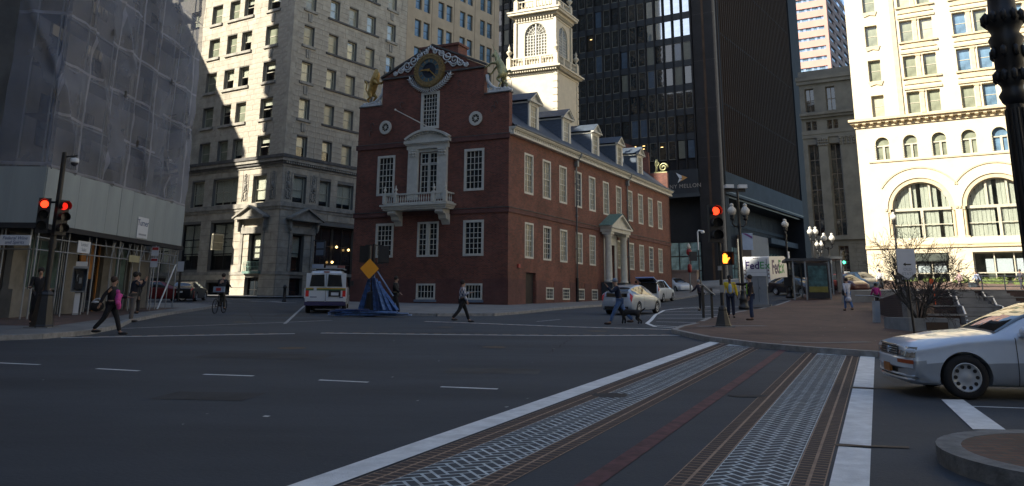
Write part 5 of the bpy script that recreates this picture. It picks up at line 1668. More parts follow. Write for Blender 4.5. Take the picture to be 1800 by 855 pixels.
def net(P, a0, a1, z0, z1, na, nz, name, fold=.12):
    b = MB(); vs = []
    for j in range(nz + 1):
        for i in range(na + 1):
            a = a0 + (a1 - a0) * i / na; z = z0 + (z1 - z0) * j / nz
            p1 = abs(((a / 2.15) % 1) - .5) * 2            # 1 at poles
            p2 = abs(((z - 6.4) / 2.0 % 1) - .5) * 2
            bay = math.floor(a / 4.3); diag = ((z - 6.4) / 6.5 + (a - bay * 4.3) / 3.4 + bay * .35) % 1
            d = -.10 - .24 * (1 - p1) * (1 - p2 * .6) + .05 * p1 ** 6
            d -= 1.6 * fold * max(0, 1 - abs(diag - .5) * 11) * (1 if noise.noise((a * .15, z * .15, 3)) > -.1 else .3)
            d += .07 * noise.noise((a * .5, z * .35, 1.7)) + .05 * noise.noise((a * 2.4, z * 1.1, 5.1)) + .025 * noise.noise((a * 6, z * 3, 2.1))
            if j == 0: d += .1
            vs.append(P(a, d, z))
    b.add(vs, [(j * (na + 1) + i, j * (na + 1) + i + 1, (j + 1) * (na + 1) + i + 1, (j + 1) * (na + 1) + i) for j in range(nz) for i in range(na)], 0, True)
    k = 0
    for j in range(nz):
        for i in range(na):
            a = a0 + (a1 - a0) * (i + .5) / na; z = z0 + (z1 - z0) * (j + .5) / nz
            p1 = abs(((a / 2.15) % 1) - .5) * 2; p2 = abs(((z - 6.4) / 2.0 % 1) - .5) * 2
            bay = math.floor(a / 4.3); diag = ((z - 6.4) / 6.5 + (a - bay * 4.3) / 3.4 + bay * .35) % 1
            nn_ = noise.noise((a * .4, z * .3, 9))
            if p1 > .955 or (p2 > .95 and nn_ > -.25): b.mi[k] = 1
            k += 1
    return b.obj(name, [netm, netd], sf)
# the netting is hung in sheets, one bay wide each
net(PS, -.05, 13.4, 6.25, SHH - 1, 190, 300, 'netting_sheet')
net(PF, -1.75, .30, 6.25, SHH - 1, 20, 240, 'netting_sheet')
b = MB()
for (y, z) in ((3.2, 12.5), (5.6, 15.9), (7.6, 14.3), (4.9, 10.2), (6.6, 8.3), (10.5, 19), (2.2, 17.6), (9.6, 12.0)):
    b.box(.30, .33, y, y + .16, z, z + .3)
tag(b.obj('net_tear', black_metal, sf), kind='stuff')
# hoarding boards of the sidewalk shed
pl = MB().box(0, .03, 0, 1.0, 0, 1.0).mesh('plywood_board', ply)
for i in range(11):
    w_ = 1.215
    inst('plywood_board', pl, sf, (.20 + random.uniform(-.008, .008), -.19 + i * 1.22, 4.25), scale=(1, w_ if i not in (4,) else 1.17, 2.05 + .02 * (i % 2)))
for i in range(7):
    inst('plywood_board', pl, sf, (-.0 - i * 1.22 + .2, -.22 + random.uniform(-.006, .006), 4.25), rz=rad(90), scale=(1, 1.215, 2.06)) 
b = MB(); b.box(-8.5, .26, -.30, -.02, 4.05, 4.24); b.box(-.02, .26, -.02, 13.5, 4.05, 4.24)
b.box(-8.5, .1, -.1, 13.4, 4.24, 4.30); b.obj('shed_beam', ply_dark, sf)
for i in range(7):
    for x in (.05, -1.3):
        inst('shed_post', pipe, sf, (x, .1 + i * 2.2, .6), scale=(1.1, 1.1, 3.5))
for z in (3.75, 3.3):
    inst('shed_rail', pipe, sf, (.05, 0, z), rot=(rad(-90), 0, 0), scale=(.9, .9, 13.3))
for i in range(20):
    y = 5.6 + i * .38
    b = MB(); b.cyl((.05, y, 3.35), (.05, y + (.3 if i % 2 else -.3), 4.0), .02, n=5); b.obj('truss_strut', galv, sf)
b = MB(); b.cyl((.05, 11.3, .9), (.05, 13.2, 3.3), .04, n=6); b.obj('shed_brace', white_metal, sf)
for x in (-2.2, -4.4, -6.6): inst('shed_post', pipe, sf, (x, -.1, .6), scale=(1.1, 1.1, 3.5))
inst('shed_rail', pipe, sf, (-8, -.1, 3.3), rot=(0, rad(90), 0), scale=(.9, .9, 8))
# ground floor behind the shed
shop_stone = mat('shop_stone', (.15, .145, .13), rough=.8, var=.2)
for y0, y1, x1, z1 in ((1.0, 1.9, -1.3, 4.0), (5.0, 5.8, -1.3, 4.0), (8.2, 9.4, -1.3, 4.0), (11.0, 13.2, -1.3, 4.0), (.95, 2.2, -1.1, 1.9), (4.6, 5.6, -1.1, 2.0)):
    b = MB(); b.box(-1.55, x1, y0, y1, .6, z1); b.obj('stone_pier', shop_stone, sf)
window(sf, PS, 2.1, 1.9, 2.7, 2.0, 3, 1, .08, .06, 1.4, fm=grey_metal, gm=shop_glass, sash=False)
window(sf, PS, 2.3, .95, 2.3, .85, 1, 1, .07, .05, 1.38, fm=grey_metal, gm=shop_glass, sash=False)
window(sf, PS, 5.9, .8, 2.1, 3.2, 2, 1, .1, .08, 1.4, fm=amber_wood, gm=win_glass, sash=False)
window(sf, PS, 9.5, .8, 1.4, 3.2, 2, 1, .1, .08, 1.4, fm=grey_metal, gm=shop_glass, sash=False)
b = MB(); b.box(-1.28, -1.2, 5.9, 7.0, 2.4, 3.9); b.obj('amber_panel', amber_wood, sf)
# wine shop front facing the camera
b = MB(); b.box(-9, -1.6, .7, 1.0, .5, 4.05); b.obj('shop_wall', mat('dark_shop_wall', (.035, .033, .035), var=.2), sf)
b = MB(); b.box(-3.35, -3.15, .55, .7, .6, 3.7); b.box(-6.5, -3.35, .55, .7, 2.75, 2.9); b.box(-6.7, -6.5, .55, .7, .6, 3.7)
b.obj('shop_door_frame', amber_wood, sf)
b = MB(); b.box(-3.0, -1.7, .3, .7, .6, 1.95); b.obj('stone_plinth', mat('warm_stone_plinth', (.22, .18, .14), var=.15), sf)
b = MB(); b.box(-6.4, -3.4, .64, .68, 2.95, 3.6); b.obj('transom_glass', win_glass, sf)
sg = thing('shop_sign', 'white shop sign with blue script hanging under the boarded shed, far left', 'sign', (-17.4, 31, 0), 0)
b = MB(); b.box(-1.04, .06, -.42, -.36, 3.42, 3.78); b.obj('sign_board', sign_white, sg)
text('lettering', 'Federal Wine', .165, face_m(-.49, -.424, 3.67), sign_blue, sg, .003, shear=.2); text('lettering', 'and Spirits', .165, face_m(-.49, -.424, 3.52), sign_blue, sg, .003, shear=.2)
sg = thing('small_sign', 'small white lettered notice board hung from the shed over the phone booth', 'sign', (-17.4, 31, 0), 0)
b = MB(); b.box(.10, .13, 2.9, 3.9, 3.35, 3.82); b.obj('sign_board', sign_white, sg)
text('lettering', 'Locker', .2, face_m(.134, 3.4, 3.68, True), sign_grey, sg, .002); text('lettering', 'Sales', .2, face_m(.134, 3.4, 3.48, True), sign_grey, sg, .002)
sg = thing('banner', 'white contractor banner with blue lettering on the plywood boards', 'sign', (-17.4, 31, 0), 0)
b = MB(); b.box(.26, .27, 7.75, 8.9, 4.3, 5.25); b.obj('banner_sheet', sign_white, sg)
text('lettering', 'Turner', .40, face_m(.275, 8.32, 4.98, True), sign_blue, sg, .003)
b = MB(); b.box(.272, .275, 7.95, 8.75, 4.42, 4.5); b.obj('small_print', sign_grey, sg)
sg = thing('notice_sign', 'dull yellow notice hung below the truss of the shed', 'sign', (-17.4, 31, 0), 0)
b = MB(); b.box(.10, .12, 7.6, 8.7, 3.2, 3.5); b.obj('sign_board', mat('dull_yellow_sign', (.30, .28, .17), var=.1), sg)

# stone building at the far left edge
lb = thing('stone_building', 'pale stone-coursed building at the left edge behind the netting', 'building', (-19.9, 34.5, 0), 0)
b = MB(); b.box(-25, -.6, 0, 8, .4, 36); b.obj('wall', granite_joint, lb)
ashlar(lb, PF, -8, -.6, 6.5, 34, [(-3.3, -1.6, 7 + 3.6 * k, 9.2 + 3.6 * k) for k in range(8)], mat('pale_courses', (.33, .34, .33), rough=.85, var=.15), .45, 1.6, 3, proud=.06)
for k in range(8): window(lb, PF, -3.3, 7 + 3.6 * k, 1.7, 2.2, 1, 2, .1, .04, -.02, gm=win_glass)

# ---------------- unseen blocks around the square, placed and sized to shade the street
def plain_block(name, label, x0, x1, y0, y1, h, rz=0, loc=(0, 0, 0), m=None, win=True, step=3.7):
    t = thing(name, label, 'building', loc, rz)
    b = MB(); b.box(x0, x1, y0, y1, -1, h); b.obj('wall', m or grey_stone, t)
    b = MB()
    k = 0
    z = 6.0
    while z < h - 3:
        for (u0, u1, s) in ((x0, x1, 'f'), (y0, y1, 's')):
            n = int((u1 - u0) / 3.2)
            for i in range(n):
                a = u0 + (i + .3) * (u1 - u0) / n; c = a + 1.5
                if s == 'f': b.box(a, c, y0 - .06, y0 - .01, z, z + 2.1); b.box(a, c, y1 + .01, y1 + .06, z, z + 2.1)
                else: b.box(x1 + .01, x1 + .06, a, c, z, z + 2.1); b.box(x0 - .06, x0 - .01, a, c, z, z + 2.1)
        z += step
    tag(b.obj('windows', win_glass, t), kind='stuff')
    b = MB(); b.box(x0 - .4, x1 + .4, y0 - .4, y1 + .4, h, h + .8); b.obj('cornice', m or grey_stone, t)
    return t
plain_block('unseen_block', 'unseen grey stone office block left of the picture, placed to shade the brick hall', -62, -40, 46.5, 61.8, 50.5)
t = plain_block('added_shade_penthouse', 'unseen penthouse on the grey stone office block, added to shade the granite corner', -62, -52, 57.2, 61.9, 69)  # unseen extra height, there only to keep sun off the granite corner
plain_block('unseen_block', 'unseen broad office block behind the scaffolded building, placed to shade the street', -62, -40.2, 31.5, 46, 54.5, m=buff)
plain_block('unseen_street_block', 'unseen long brick block at the left, shaped to shade the granite wall', -25, 0, 0, 21, 40, rad(-33), (-58.6, 66.4, 0), m=dark_brick)
plain_block('unseen_block', 'unseen tall office block on the near left, placed to shade the square', -62, -25, -40, 27.5, 52, m=buff)
plain_block('unseen_block', 'unseen dark office block behind the viewer, added to shut out sky light', -20, 60, -75, -48, 42, m=grey_stone)
plain_block('unseen_block', 'low office block on the near right side of the square', 48, 75, -40, 52, 38, m=granite_m)

# ================================================================== VEHICLES
def cr(p0, p1, p2, p3, t, k=.35):
    m1, m2 = (p2 - p0) * k, (p3 - p1) * k
    t2, t3 = t * t, t * t * t
    return (2 * t3 - 3 * t2 + 1) * p1 + (t3 - 2 * t2 + t) * m1 + (-2 * t3 + 3 * t2) * p2 + (t3 - t2) * m2

class Shell:
    """car skin as a surface S(u, v): u runs along the stations, v round the half section from floor to roof centre"""
    def __init__(s, st):
        s.R = []
        for (x, zb, wm, zbe, wbe, zr, wr, zt) in st:
            zmid = zb + (zbe - zb) * .5
            s.R.append([Vector(p) for p in ((x, 0, zb), (x, wm * .82, zb), (x, wm * .965, zb + min(.09, (zbe - zb) * .3)), (x, wm, zmid), (x, wm * .985, zbe - min(.10, (zbe - zb) * .22)), (x, wbe, zbe), (x, wr, zr), (x, wr * .68, zt - (zt - zr) * .22), (x, 0, zt))])
        s.n, s.m = len(st), 9
    def S(s, u, v):
        i = min(int(u), s.n - 2); t = u - i
        def row(k):
            r = s.R[min(max(k, 0), s.n - 1)]
            j = min(int(v), s.m - 2); tv = v - j
            g_ = lambda q: r[min(max(q, 0), s.m - 1)]
            kk = .5 if j not in (5,) else .25
            return cr(g_(j - 1), g_(j), g_(j + 1), g_(j + 2), tv, .42)
        return cr(row(i - 1), row(i), row(i + 1), row(i + 2), t, .40)
    def N(s, u, v):
        e = .03
        a = s.S(min(u + e, s.n - 1), v) - s.S(max(u - e, 0), v); b_ = s.S(u, min(v + e, s.m - 1)) - s.S(u, max(v - e, 0))
        n = a.cross(b_)
        if n.length < 1e-9: return Vector((0, 0, 1))
        n.normalize()
        c = s.S(u, v) - Vector((s.S(u, v).x, 0, .7))
        if n.dot(c) < 0: n = -n
        return n
    def body(s, nu=5, nv=4):
        b = MB()
        us = [i / nu for i in range((s.n - 1) * nu + 1)]; vv = [j / nv for j in range((s.m - 1) * nv + 1)]
        ring = len(vv) * 2 - 2
        vs = []
        for u in us:
            half = [s.S(u, v) for v in vv]
            half[0].y = 0; half[-1].y = 0
            vs += half + [Vector((p.x, -p.y, p.z)) for p in half[-2:0:-1]]
        fs = []
        for i in range(len(us) - 1):
            for j in range(ring):
                fs.append((i * ring + j, i * ring + (j + 1) % ring, (i + 1) * ring + (j + 1) % ring, (i + 1) * ring + j))
        fs.append(tuple(range(ring))); k = (len(us) - 1) * ring; fs.append(tuple(range(k + ring - 1, k - 1, -1)))
        b.add(vs, fs, 0, True)
        return b
    def patch(s, u0, u1, v0, v1, off=.006, side=1, nu=8, nv=6, fn=None):
        """patch of the skin, lifted by off; side 1 left, -1 right, 0 both mirrored into one"""
        b = MB()
        for sd_ in ((1, -1) if side == 0 else (side,)):
            vs = []
            for j in range(nv + 1):
                for i in range(nu + 1):
                    a, c = i / nu, j / nv
                    u = u0 + (u1 - u0) * a; v = v0 + (v1 - v0) * c
                    if fn: u, v = fn(a, c)
                    p = s.S(u, v) + s.N(u, v) * off
                    vs.append((p.x, p.y * sd_, p.z))
            b.add(vs, [(j * (nu + 1) + i, j * (nu + 1) + i + 1, (j + 1) * (nu + 1) + i + 1, (j + 1) * (nu + 1) + i) for j in range(nv) for i in range(nu)], 0, True)
        return b

def ground_matrix(p, heading):
    """upright frame on the sloping ground at p, x pointing along heading (radians, counterclockwise from +X)"""
    e = .5
    gx = (g(p[0] + e, p[1]) - g(p[0] - e, p[1])) / (2 * e); gy = (g(p[0], p[1] + e) - g(p[0], p[1] - e)) / (2 * e)
    gx, gy = max(-.03, min(.03, gx)), max(-.06, min(.06, gy))
    n = Vector((-gx, -gy, 1)).normalized()
    f = Vector((math.cos(heading), math.sin(heading), 0)); f = (f - n * f.dot(n)).normalized()
    l = n.cross(f)
    M_ = Matrix((f, l, n)).transposed().to_4x4()
    M_.translation = Vector((p[0], p[1], g(p[0], p[1])))
    return M_

def make_wheel(parent, x, y, r, w_, style=0):
    o = MB().lathe([(r * .5, -w_ * .1), (r * .66, -w_ / 2), (r * .93, -w_ / 2), (r, -w_ * .32), (r, w_ * .32), (r * .93, w_ / 2), (r * .66, w_ / 2), (r * .5, w_ * .1)], n=32)
    sg_ = 1 if y > 0 else -1
    Rm = Matrix.Translation((x, y, r)) @ Matrix.Rotation(rad(-90) * sg_, 4, 'X')
    root = bpy.data.objects.new('wheel', None); root.empty_display_size = .2
    link(root, parent); root.matrix_local = Rm
    o.obj('tyre', tyre_m, root)
    b = MB(); b.lathe([(r * .665, w_ * .30), (r * .66, w_ * .50), (r * .61, w_ * .51), (r * .58, w_ * .38), (r * .2, w_ * .44), (r * .12, w_ * .50), (.001, w_ * .50)], n=32)
    b.obj('rim', rim_m, root)
    n = 10 if style == 0 else 5
    b = MB()
    for i in range(n):
        a = 2 * math.pi * i / n
        if style == 0:
            c = Vector((math.cos(a) * r * .48, math.sin(a) * r * .48, w_ * .405))
            b.cyl(c, c + Vector((0, 0, .012)), r * .088, n=10)
        else:
            for k in (-.22, .22):
                p0 = Vector((math.cos(a + k) * r * .32, math.sin(a + k) * r * .32, w_ * .43)); p1 = Vector((math.cos(a + k * 1.3) * r * .54, math.sin(a + k * 1.3) * r * .54, w_ * .42))
                b.cyl(p0, p1, r * .05, n=6)
    b.obj('rim_opening', black_plastic, root)
    return root

def carve(body_mb, name, m, parent, wheels, r, hw, low=None):
    me = body_mb.mesh(name, m)
    o = inst(name, me)
    c = MB()
    for x in wheels:
        for s in (-1, 1):
            c.cyl((x, s * (hw - .34), r * .98), (x, s * (hw + .4), r * .98), r * 1.17, n=36)
    cm = c.mesh('cutter', m); co = inst('cutter', cm)
    md = o.modifiers.new('b', 'BOOLEAN'); md.operation = 'DIFFERENCE'; md.object = co; md.solver = 'EXACT'
    dg = bpy.context.evaluated_depsgraph_get(); dg.update()
    new = bpy.data.meshes.new_from_object(o.evaluated_get(dg))
    o.modifiers.clear(); o.data = new; new.name = name
    bpy.data.objects.remove(co)
    o.parent = parent
    new.polygons.foreach_set('use_smooth', [True] * len(new.polygons))
    if low:
        new.materials.append(low[0])
        for f in new.polygons:
            if f.center.z < low[1] and abs(f.normal.z) < .9: f.material_index = len(new.materials) - 1
    try:
        new.set_sharp_from_angle(angle=rad(38))
    except Exception: pass
    return o

def paint(name, c, rough=.3, metal=.3):
    return mat(name, c, rough=rough, metal=metal, var=.04, scale=2, coat=.8)

def car(name, label, cat, p, heading, st, cowl, rf, rr, rb, wheels, r, paint_m, glass_side, seams=(), hw=.9, origin=0.0, group=None, style=0, lower=None, handles=(), tail=None, head=None, split=()):
    root = thing(name, label, cat, group=group)
    root.matrix_world = ground_matrix(p, heading) @ Matrix.Translation((-origin, 0, 0))
    sh_ = Shell(st)
    carve(sh_.body(), 'body', paint_m, root, wheels, r, hw, lower)
    inner = MB(); inner.box(wheels[1] - r * 1.2, wheels[0] + r * 1.2, -hw + .36, hw - .36, .2, .55); inner.obj('underbody', black_plastic, root)
    for x in wheels:
        for s in (-1, 1): make_wheel(root, x, s * (hw - .115), r, .21, style)
    sh_.patch(cowl + .08, rf - .06, 6.12, 8, .006, 0).obj('windscreen', car_glass, root)
    sh_.patch(rr + .08, rb - .10, 6.15, 8, .006, 0).obj('rear_window', car_glass, root)
    for (u0, u1, u2, u3) in glass_side:
        for sd_ in (1, -1):
            fn = lambda a, c: ((u0 + (u1 - u0) * c) * (1 - a) + (u3 + (u2 - u3) * c) * a, 5.12 + .80 * c)
            sh_.patch(0, 0, 0, 0, .007, sd_, 10, 4, fn).obj('side_window', car_glass, root)
    for u in seams:
        for sd_ in (1, -1): sh_.patch(u - .012, u + .012, 1.5, 5.05, .004, sd_, 1, 16).obj('door_seam', black_plastic, root)
    for u in handles:
        for sd_ in (1, -1): sh_.patch(u, u + .16, 4.05, 4.25, .02, sd_, 2, 2).obj('door_handle', paint_m, root)
    return root, sh_

# ---- white saloon in the foreground
pearl = paint('pearl_white_paint', (.60, .68, .78), rough=.34, metal=.15)
lower_grey = paint('lower_grey_paint', (.33, .37, .42), rough=.4, metal=.3)
st = [(.93, .26, .56, .66, .54, .70, .48, .715), (.905, .22, .74, .69, .73, .735, .62, .755), (.82, .20, .86, .715, .845, .765, .66, .80), (.68, .19, .895, .735, .87, .795, .68, .835), (.35, .185, .912, .79, .885, .85, .70, .89), (0, .185, .915, .845, .89, .905, .73, .94),
      (-.35, .185, .915, .875, .89, .94, .76, .975), (-.52, .185, .915, .895, .89, .965, .77, 1.0), (-.95, .185, .915, .915, .885, 1.17, .69, 1.22), (-1.40, .185, .915, .93, .88, 1.34, .61, 1.39), (-1.60, .185, .915, .935, .88, 1.365, .60, 1.42), (-2.2, .185, .915, .95, .875, 1.37, .60, 1.43),
      (-2.65, .185, .915, .95, .875, 1.33, .61, 1.40), (-3.0, .185, .912, .95, .87, 1.16, .68, 1.23), (-3.32, .19, .91, .94, .87, .99, .76, 1.05), (-3.7, .20, .90, .93, .86, .97, .76, 1.0), (-4.0, .24, .85, .90, .82, .93, .74, .95), (-4.07, .30, .75, .75, .72, .80, .66, .82)]
NS = .88
st = [((x * NS if x > 0 else x),) + tuple(r_) for x, *r_ in st]
wp = gp(1699, 702)
hd = rad(172)
fwd_ = Vector((math.cos(hd), math.sin(hd), 0)); lf_ = Vector((-fwd_.y, fwd_.x, 0))
cpos = wp - lf_ * .75
sed, shl = car('white_saloon', 'large pearl white saloon with grey lower flanks entering at the right edge', 'car', cpos, hd, st, 7, 10, 12, 14, (0, -2.85), .325, pearl,
               [(8.05, 9.6, 11.05, 10.95), (11.1, 11.15, 12.6, 13.6)], seams=(7.55, 11.02), hw=.915, lower=(lower_grey, .535), handles=(10.4, 12.2))
sed.matrix_world = sed.matrix_world @ Matrix.Scale(.945, 4)
# lamps wrap round the corner
def bump_x(y): return .985 * NS - .15 * (abs(y) / .88) ** 3
def nose_x(y):
    y = abs(y); T = [(0, .935 * NS), (.56, .932 * NS), (.74, .905 * NS), (.86, .82 * NS), (.90, .68 * NS)]
    for (a, p), (c, q) in zip(T[:-1], T[1:]):
        if y <= c: return p + (q - p) * (y - a) / (c - a)
    return .6
lamp_glass = mat('headlamp_glass', (.35, .38, .40), rough=.12, metal=.6, var=.6, scale=14, coat=1)
for s in (1, -1):
    hb = MB(); nn = 14; vs = []
    for i in range(nn + 1):
        y = .47 + .40 * i / nn
        for k in range(5): vs.append((nose_x(y) + .016 - .05 * (k / 4) ** 2, s * y, .595 + (.145 + .012 * i / nn) * k / 4))
    hb.add(vs, [(i * 5 + k, i * 5 + k + 1, (i + 1) * 5 + k + 1, (i + 1) * 5 + k) for i in range(nn) for k in range(4)], 0, True)
    hb.obj('headlight', lamp_glass, sed)
    hb = MB(); vs = []
    for i in range(9):
        y = .50 + .385 * i / 8
        for z in (.50, .555): vs.append((bump_x(y) + .028, s * y, z))
    hb.add(vs, [(2 * i, 2 * i + 1, 2 * i + 3, 2 * i + 2) for i in range(8)], 0, True)
    hb.obj('side_marker', mat('amber_lens', (.35, .07, .015), rough=.3, var=.1) if s == 1 else bpy.data.materials['amber_lens'], sed)
b = MB()
n = 16
for j in range(n):
    y0, y1 = -.44 + .88 * j / n, -.44 + .88 * (j + 1) / n
    b.quad((nose_x(y0) - .0, y0, .735), (nose_x(y1) - .0, y1, .735), (nose_x(y1) + .02, y1, .585), (nose_x(y0) + .02, y0, .585))
b.obj('grille', black_plastic, sed)
b = MB()
for z in (.60, .635, .67, .705):
    b.tube([(nose_x(y) + .024 - (z - .585) * .13, y, z) for y in [-.42 + .84 * i / 12 for i in range(13)]], .006, 5)
b.tube([(nose_x(y) + .0, y, .745) for y in [-.46 + .92 * i / 12 for i in range(13)]], .014, 6)
b.cyl((.935 * NS + .035, 0, .665), (.935 * NS + .005, 0, .665), .055, n=16)
b.obj('grille_bar', chrome, sed)
def bumper(z0, z1, off, m, nm):
    b = MB(); n = 24
    for j in range(n):
        y0, y1 = -.86 + 1.72 * j / n, -.86 + 1.72 * (j + 1) / n
        for (za, oa, zb, ob) in ((z0, 0, z0 + .02, off), (z0 + .02, off, z1 - .02, off), (z1 - .02, off, z1, 0)):
            b.add([(bump_x(y0) + oa, y0, za), (bump_x(y1) + oa, y1, za), (bump_x(y1) + ob, y1, zb), (bump_x(y0) + ob, y0, zb)], [(0, 1, 2, 3)], 0, True)
        b.add([(bump_x(y0), y0, z1), (bump_x(y1), y1, z1), (bump_x(y1) - .25, y1, z1), (bump_x(y0) - .25, y0, z1)], [(0, 1, 2, 3)], 0, True)
        b.add([(bump_x(y0), y0, z0), (bump_x(y1), y1, z0), (bump_x(y1) - .25, y1, z0), (bump_x(y0) - .25, y0, z0)], [(0, 1, 2, 3)], 0, True)
    return b.obj(nm, m, sed)
bumper(.42, .585, .02, pearl, 'bumper')
bumper(.31, .335, .02, pearl, 'bumper_blade'); bumper(.235, .285, .015, lower_grey, 'bumper_lip'); bumper(.29, .415, -.04, black_plastic, 'air_intake')
b = MB(); b.box(bump_x(0) - .01, bump_x(0) + .03, -.155, .155, .33, .46); b.obj('number_plate', mat('orange_plate', (.35, .13, .02), rough=.5, var=.1), sed)
for s in (1, -1):
    b = MB(); b.ball((-.86, s * 1.0, 1.0), .13, 12, sc3=(.65, .9, .62)); b.box(-.92, -.80, s * .86, s * .95, .93, .985); b.obj('door_mirror', pearl, sed)
b = MB(); b.box(-1.9, -1.3, -.5, .5, .5, .9); b.obj('dashboard', black_plastic, sed)
shl.patch(8.35, 8.55, 6.35, 6.7, .010, 1, 2, 2).obj('windscreen_sticker', sign_white, sed)
shl.patch(6.9, 7.4, 6.1, 8, .004, 0, 4, 6).obj('cowl_vent', black_plastic, sed)

# ---- silver hatchback
silver = paint('silver_blue_paint', (.36, .41, .47), rough=.34, metal=.25)
hs = [(.88, .28, .52, .50, .50, .60, .45, .62), (.82, .22, .74, .58, .72, .68, .60, .70), (.6, .2, .84, .68, .80, .79, .64, .82), (.2, .2, .865, .80, .82, .91, .68, .94), (-.1, .2, .87, .86, .83, .97, .69, 1.0), (-.6, .2, .87, .90, .82, 1.20, .60, 1.26), (-1.15, .2, .87, .93, .82, 1.38, .52, 1.45), (-1.55, .2, .87, .95, .82, 1.42, .51, 1.49),
      (-2.2, .2, .87, .98, .81, 1.40, .51, 1.46), (-2.9, .2, .87, 1.02, .79, 1.30, .52, 1.35), (-3.35, .22, .865, 1.05, .77, 1.17, .54, 1.21), (-3.45, .24, .84, .98, .76, 1.09, .58, 1.13), (-3.55, .28, .80, .75, .76, .90, .66, .96), (-3.62, .34, .70, .55, .68, .66, .62, .70)]
rw = gp(1121, 554); hh = rad(90 - 29)
f_ = Vector((math.cos(hh), math.sin(hh), 0)); l_ = Vector((-f_.y, f_.x, 0))
pos = rw + l_ * .76 + f_ * 2.7
hat, hsh = car('silver_hatchback', 'silver-blue hatchback seen from behind on the road beside the brick hall', 'car', pos, hh, hs, 4, 6, 9, 11, (0, -2.7), .315, silver, [(5.1, 6.3, 7.55, 7.6), (7.7, 7.65, 9.3, 9.9)], seams=(4.6, 7.62), hw=.87, style=1, handles=(7.2,))
red_glass = mat('tail_lamp_red', (.24, .02, .025), rough=.25, var=.1, emit=(.8, .05, .03), est=.03)
for s in (1, -1):
    hsh.patch(11.0, 12.25, 4.3, 5.7, .02, s, 5, 5).obj('taillight', red_glass, hat)
b = MB(); b.box(-3.66, -3.62, -.18, .18, .66, .82); b.obj('number_plate', sign_white, hat)
b = MB(); b.box(-3.5, -3.40, -.6, .6, 1.10, 1.15); b.obj('spoiler', silver, hat)
b = MB(); b.box(-3.60, -3.52, -.55, .55, .88, 1.06); b.obj('rear_lower_glass', car_glass, hat)
b = MB(); b.box(-3.66, -3.3, -.62, .62, .27, .42); b.obj('rear_valance', black_plastic, hat)

# ---- white estate with its tailgate up
white_p = paint('white_car_paint', (.62, .66, .70), rough=.3, metal=.15)
ss = [(.88, .30, .55, .62, .52, .72, .48, .75), (.80, .24, .84, .72, .80, .84, .66, .87), (.4, .22, .92, .86, .88, .98, .74, 1.02), (-.1, .22, .93, .96, .89, 1.06, .76, 1.10), (-.5, .22, .93, 1.0, .88, 1.25, .68, 1.31), (-1.0, .22, .93, 1.03, .88, 1.55, .62, 1.62), (-1.5, .22, .93, 1.04, .88, 1.64, .62, 1.71),
      (-2.4, .22, .93, 1.06, .88, 1.66, .62, 1.73), (-3.3, .23, .93, 1.07, .87, 1.62, .62, 1.68), (-3.75, .24, .92, 1.06, .86, 1.50, .64, 1.55), (-3.95, .30, .90, .98, .85, 1.12, .76, 1.16), (-4.02, .36, .82, .70, .80, .80, .74, .84)]
rw = gp(1165, 532); hh = rad(90 - 25)
f_ = Vector((math.cos(hh), math.sin(hh), 0)); l_ = Vector((-f_.y, f_.x, 0))
pos = rw + l_ * .82 + f_ * 2.9
suv, ssh = car('white_estate_car', 'white estate car with its tailgate raised, parked by the brick hall', 'car', pos, hh, ss, 3, 5, 8, 10, (0, -2.9), .34, white_p, [(4.1, 5.3, 6.6, 6.6), (6.7, 6.7, 8.0, 8.0), (8.1, 8.05, 8.8, 9.2)], seams=(3.6, 6.65, 8.05), hw=.93, style=1, handles=(6.2, 7.6))
b = MB(); b.prism([(-3.7, 1.66), (-4.75, 1.98), (-4.78, 1.90), (-3.75, 1.58)], -.72, .72, 'y'); b.obj('tailgate', paint('blue_white_tailgate', (.25, .33, .60), rough=.3, metal=.1), suv)
b = MB(); b.prism([(-3.9, 1.585), (-4.6, 1.80), (-4.6, 1.79), (-3.9, 1.575)], -.6, .6, 'y'); b.obj('tailgate_glass', car_glass, suv)
b = MB(); b.box(-4.06, -3.72, -.70, .70, .72, 1.50); b.obj('boot_opening', room_dark, suv)
for s in (1, -1): ssh.patch(9.2, 10.4, 4.6, 5.6, .02, s, 4, 4).obj('taillight', red_glass, suv)

# ---- white van seen from behind
vs_ = [(.75, .35, .80, .80, .76, .95, .70, .98), (.65, .30, .94, .95, .90, 1.08, .78, 1.12), (0, .30, .99, 1.12, .96, 1.22, .82, 1.28), (-.35, .30, 1.0, 1.15, .97, 1.45, .80, 1.52), (-.8, .30, 1.0, 1.17, .97, 1.85, .74, 1.93), (-1.3, .30, 1.0, 1.18, .98, 1.95, .76, 2.04), (-3.0, .32, 1.0, 1.19, .98, 1.97, .76, 2.06), (-4.4, .36, 1.0, 1.2, .98, 1.96, .75, 2.05), (-4.52, .40, .99, 1.2, .965, 1.93, .73, 2.0), (-4.58, .44, .96, 1.2, .94, 1.88, .70, 1.94)]
vp = gp(572, 550.5); hv = rad(90 + 9)
f_ = Vector((math.cos(hv), math.sin(hv), 0)); l_ = Vector((-f_.y, f_.x, 0))
van, vsh = car('white_van', 'white service van with a yellow and green stripe and a lightbar, seen from behind', 'van', vp + f_ * 3.9, hv, vs_, 2, 4, 7, 9, (0, -3.5), .37, white_p, [(3.1, 3.9, 4.9, 4.9), (5.0, 5.0, 5.9, 5.9), (6.0, 6.0, 6.9, 6.9)], seams=(3.0, 5.0), hw=1.0, style=1)
bpy.data.objects.remove([c for c in van.children if c.name.startswith('rear_window')][0])
yel = mat('van_stripe_yellow', (.42, .27, .02), rough=.4, var=0); grn = mat('van_stripe_green', (.03, .11, .05), rough=.4, var=0)
def vbox(x0, x1, y0, y1, z0, z1, m, nm): b = MB(); b.box(x0, x1, y0, y1, z0, z1); return b.obj(nm, m, van)
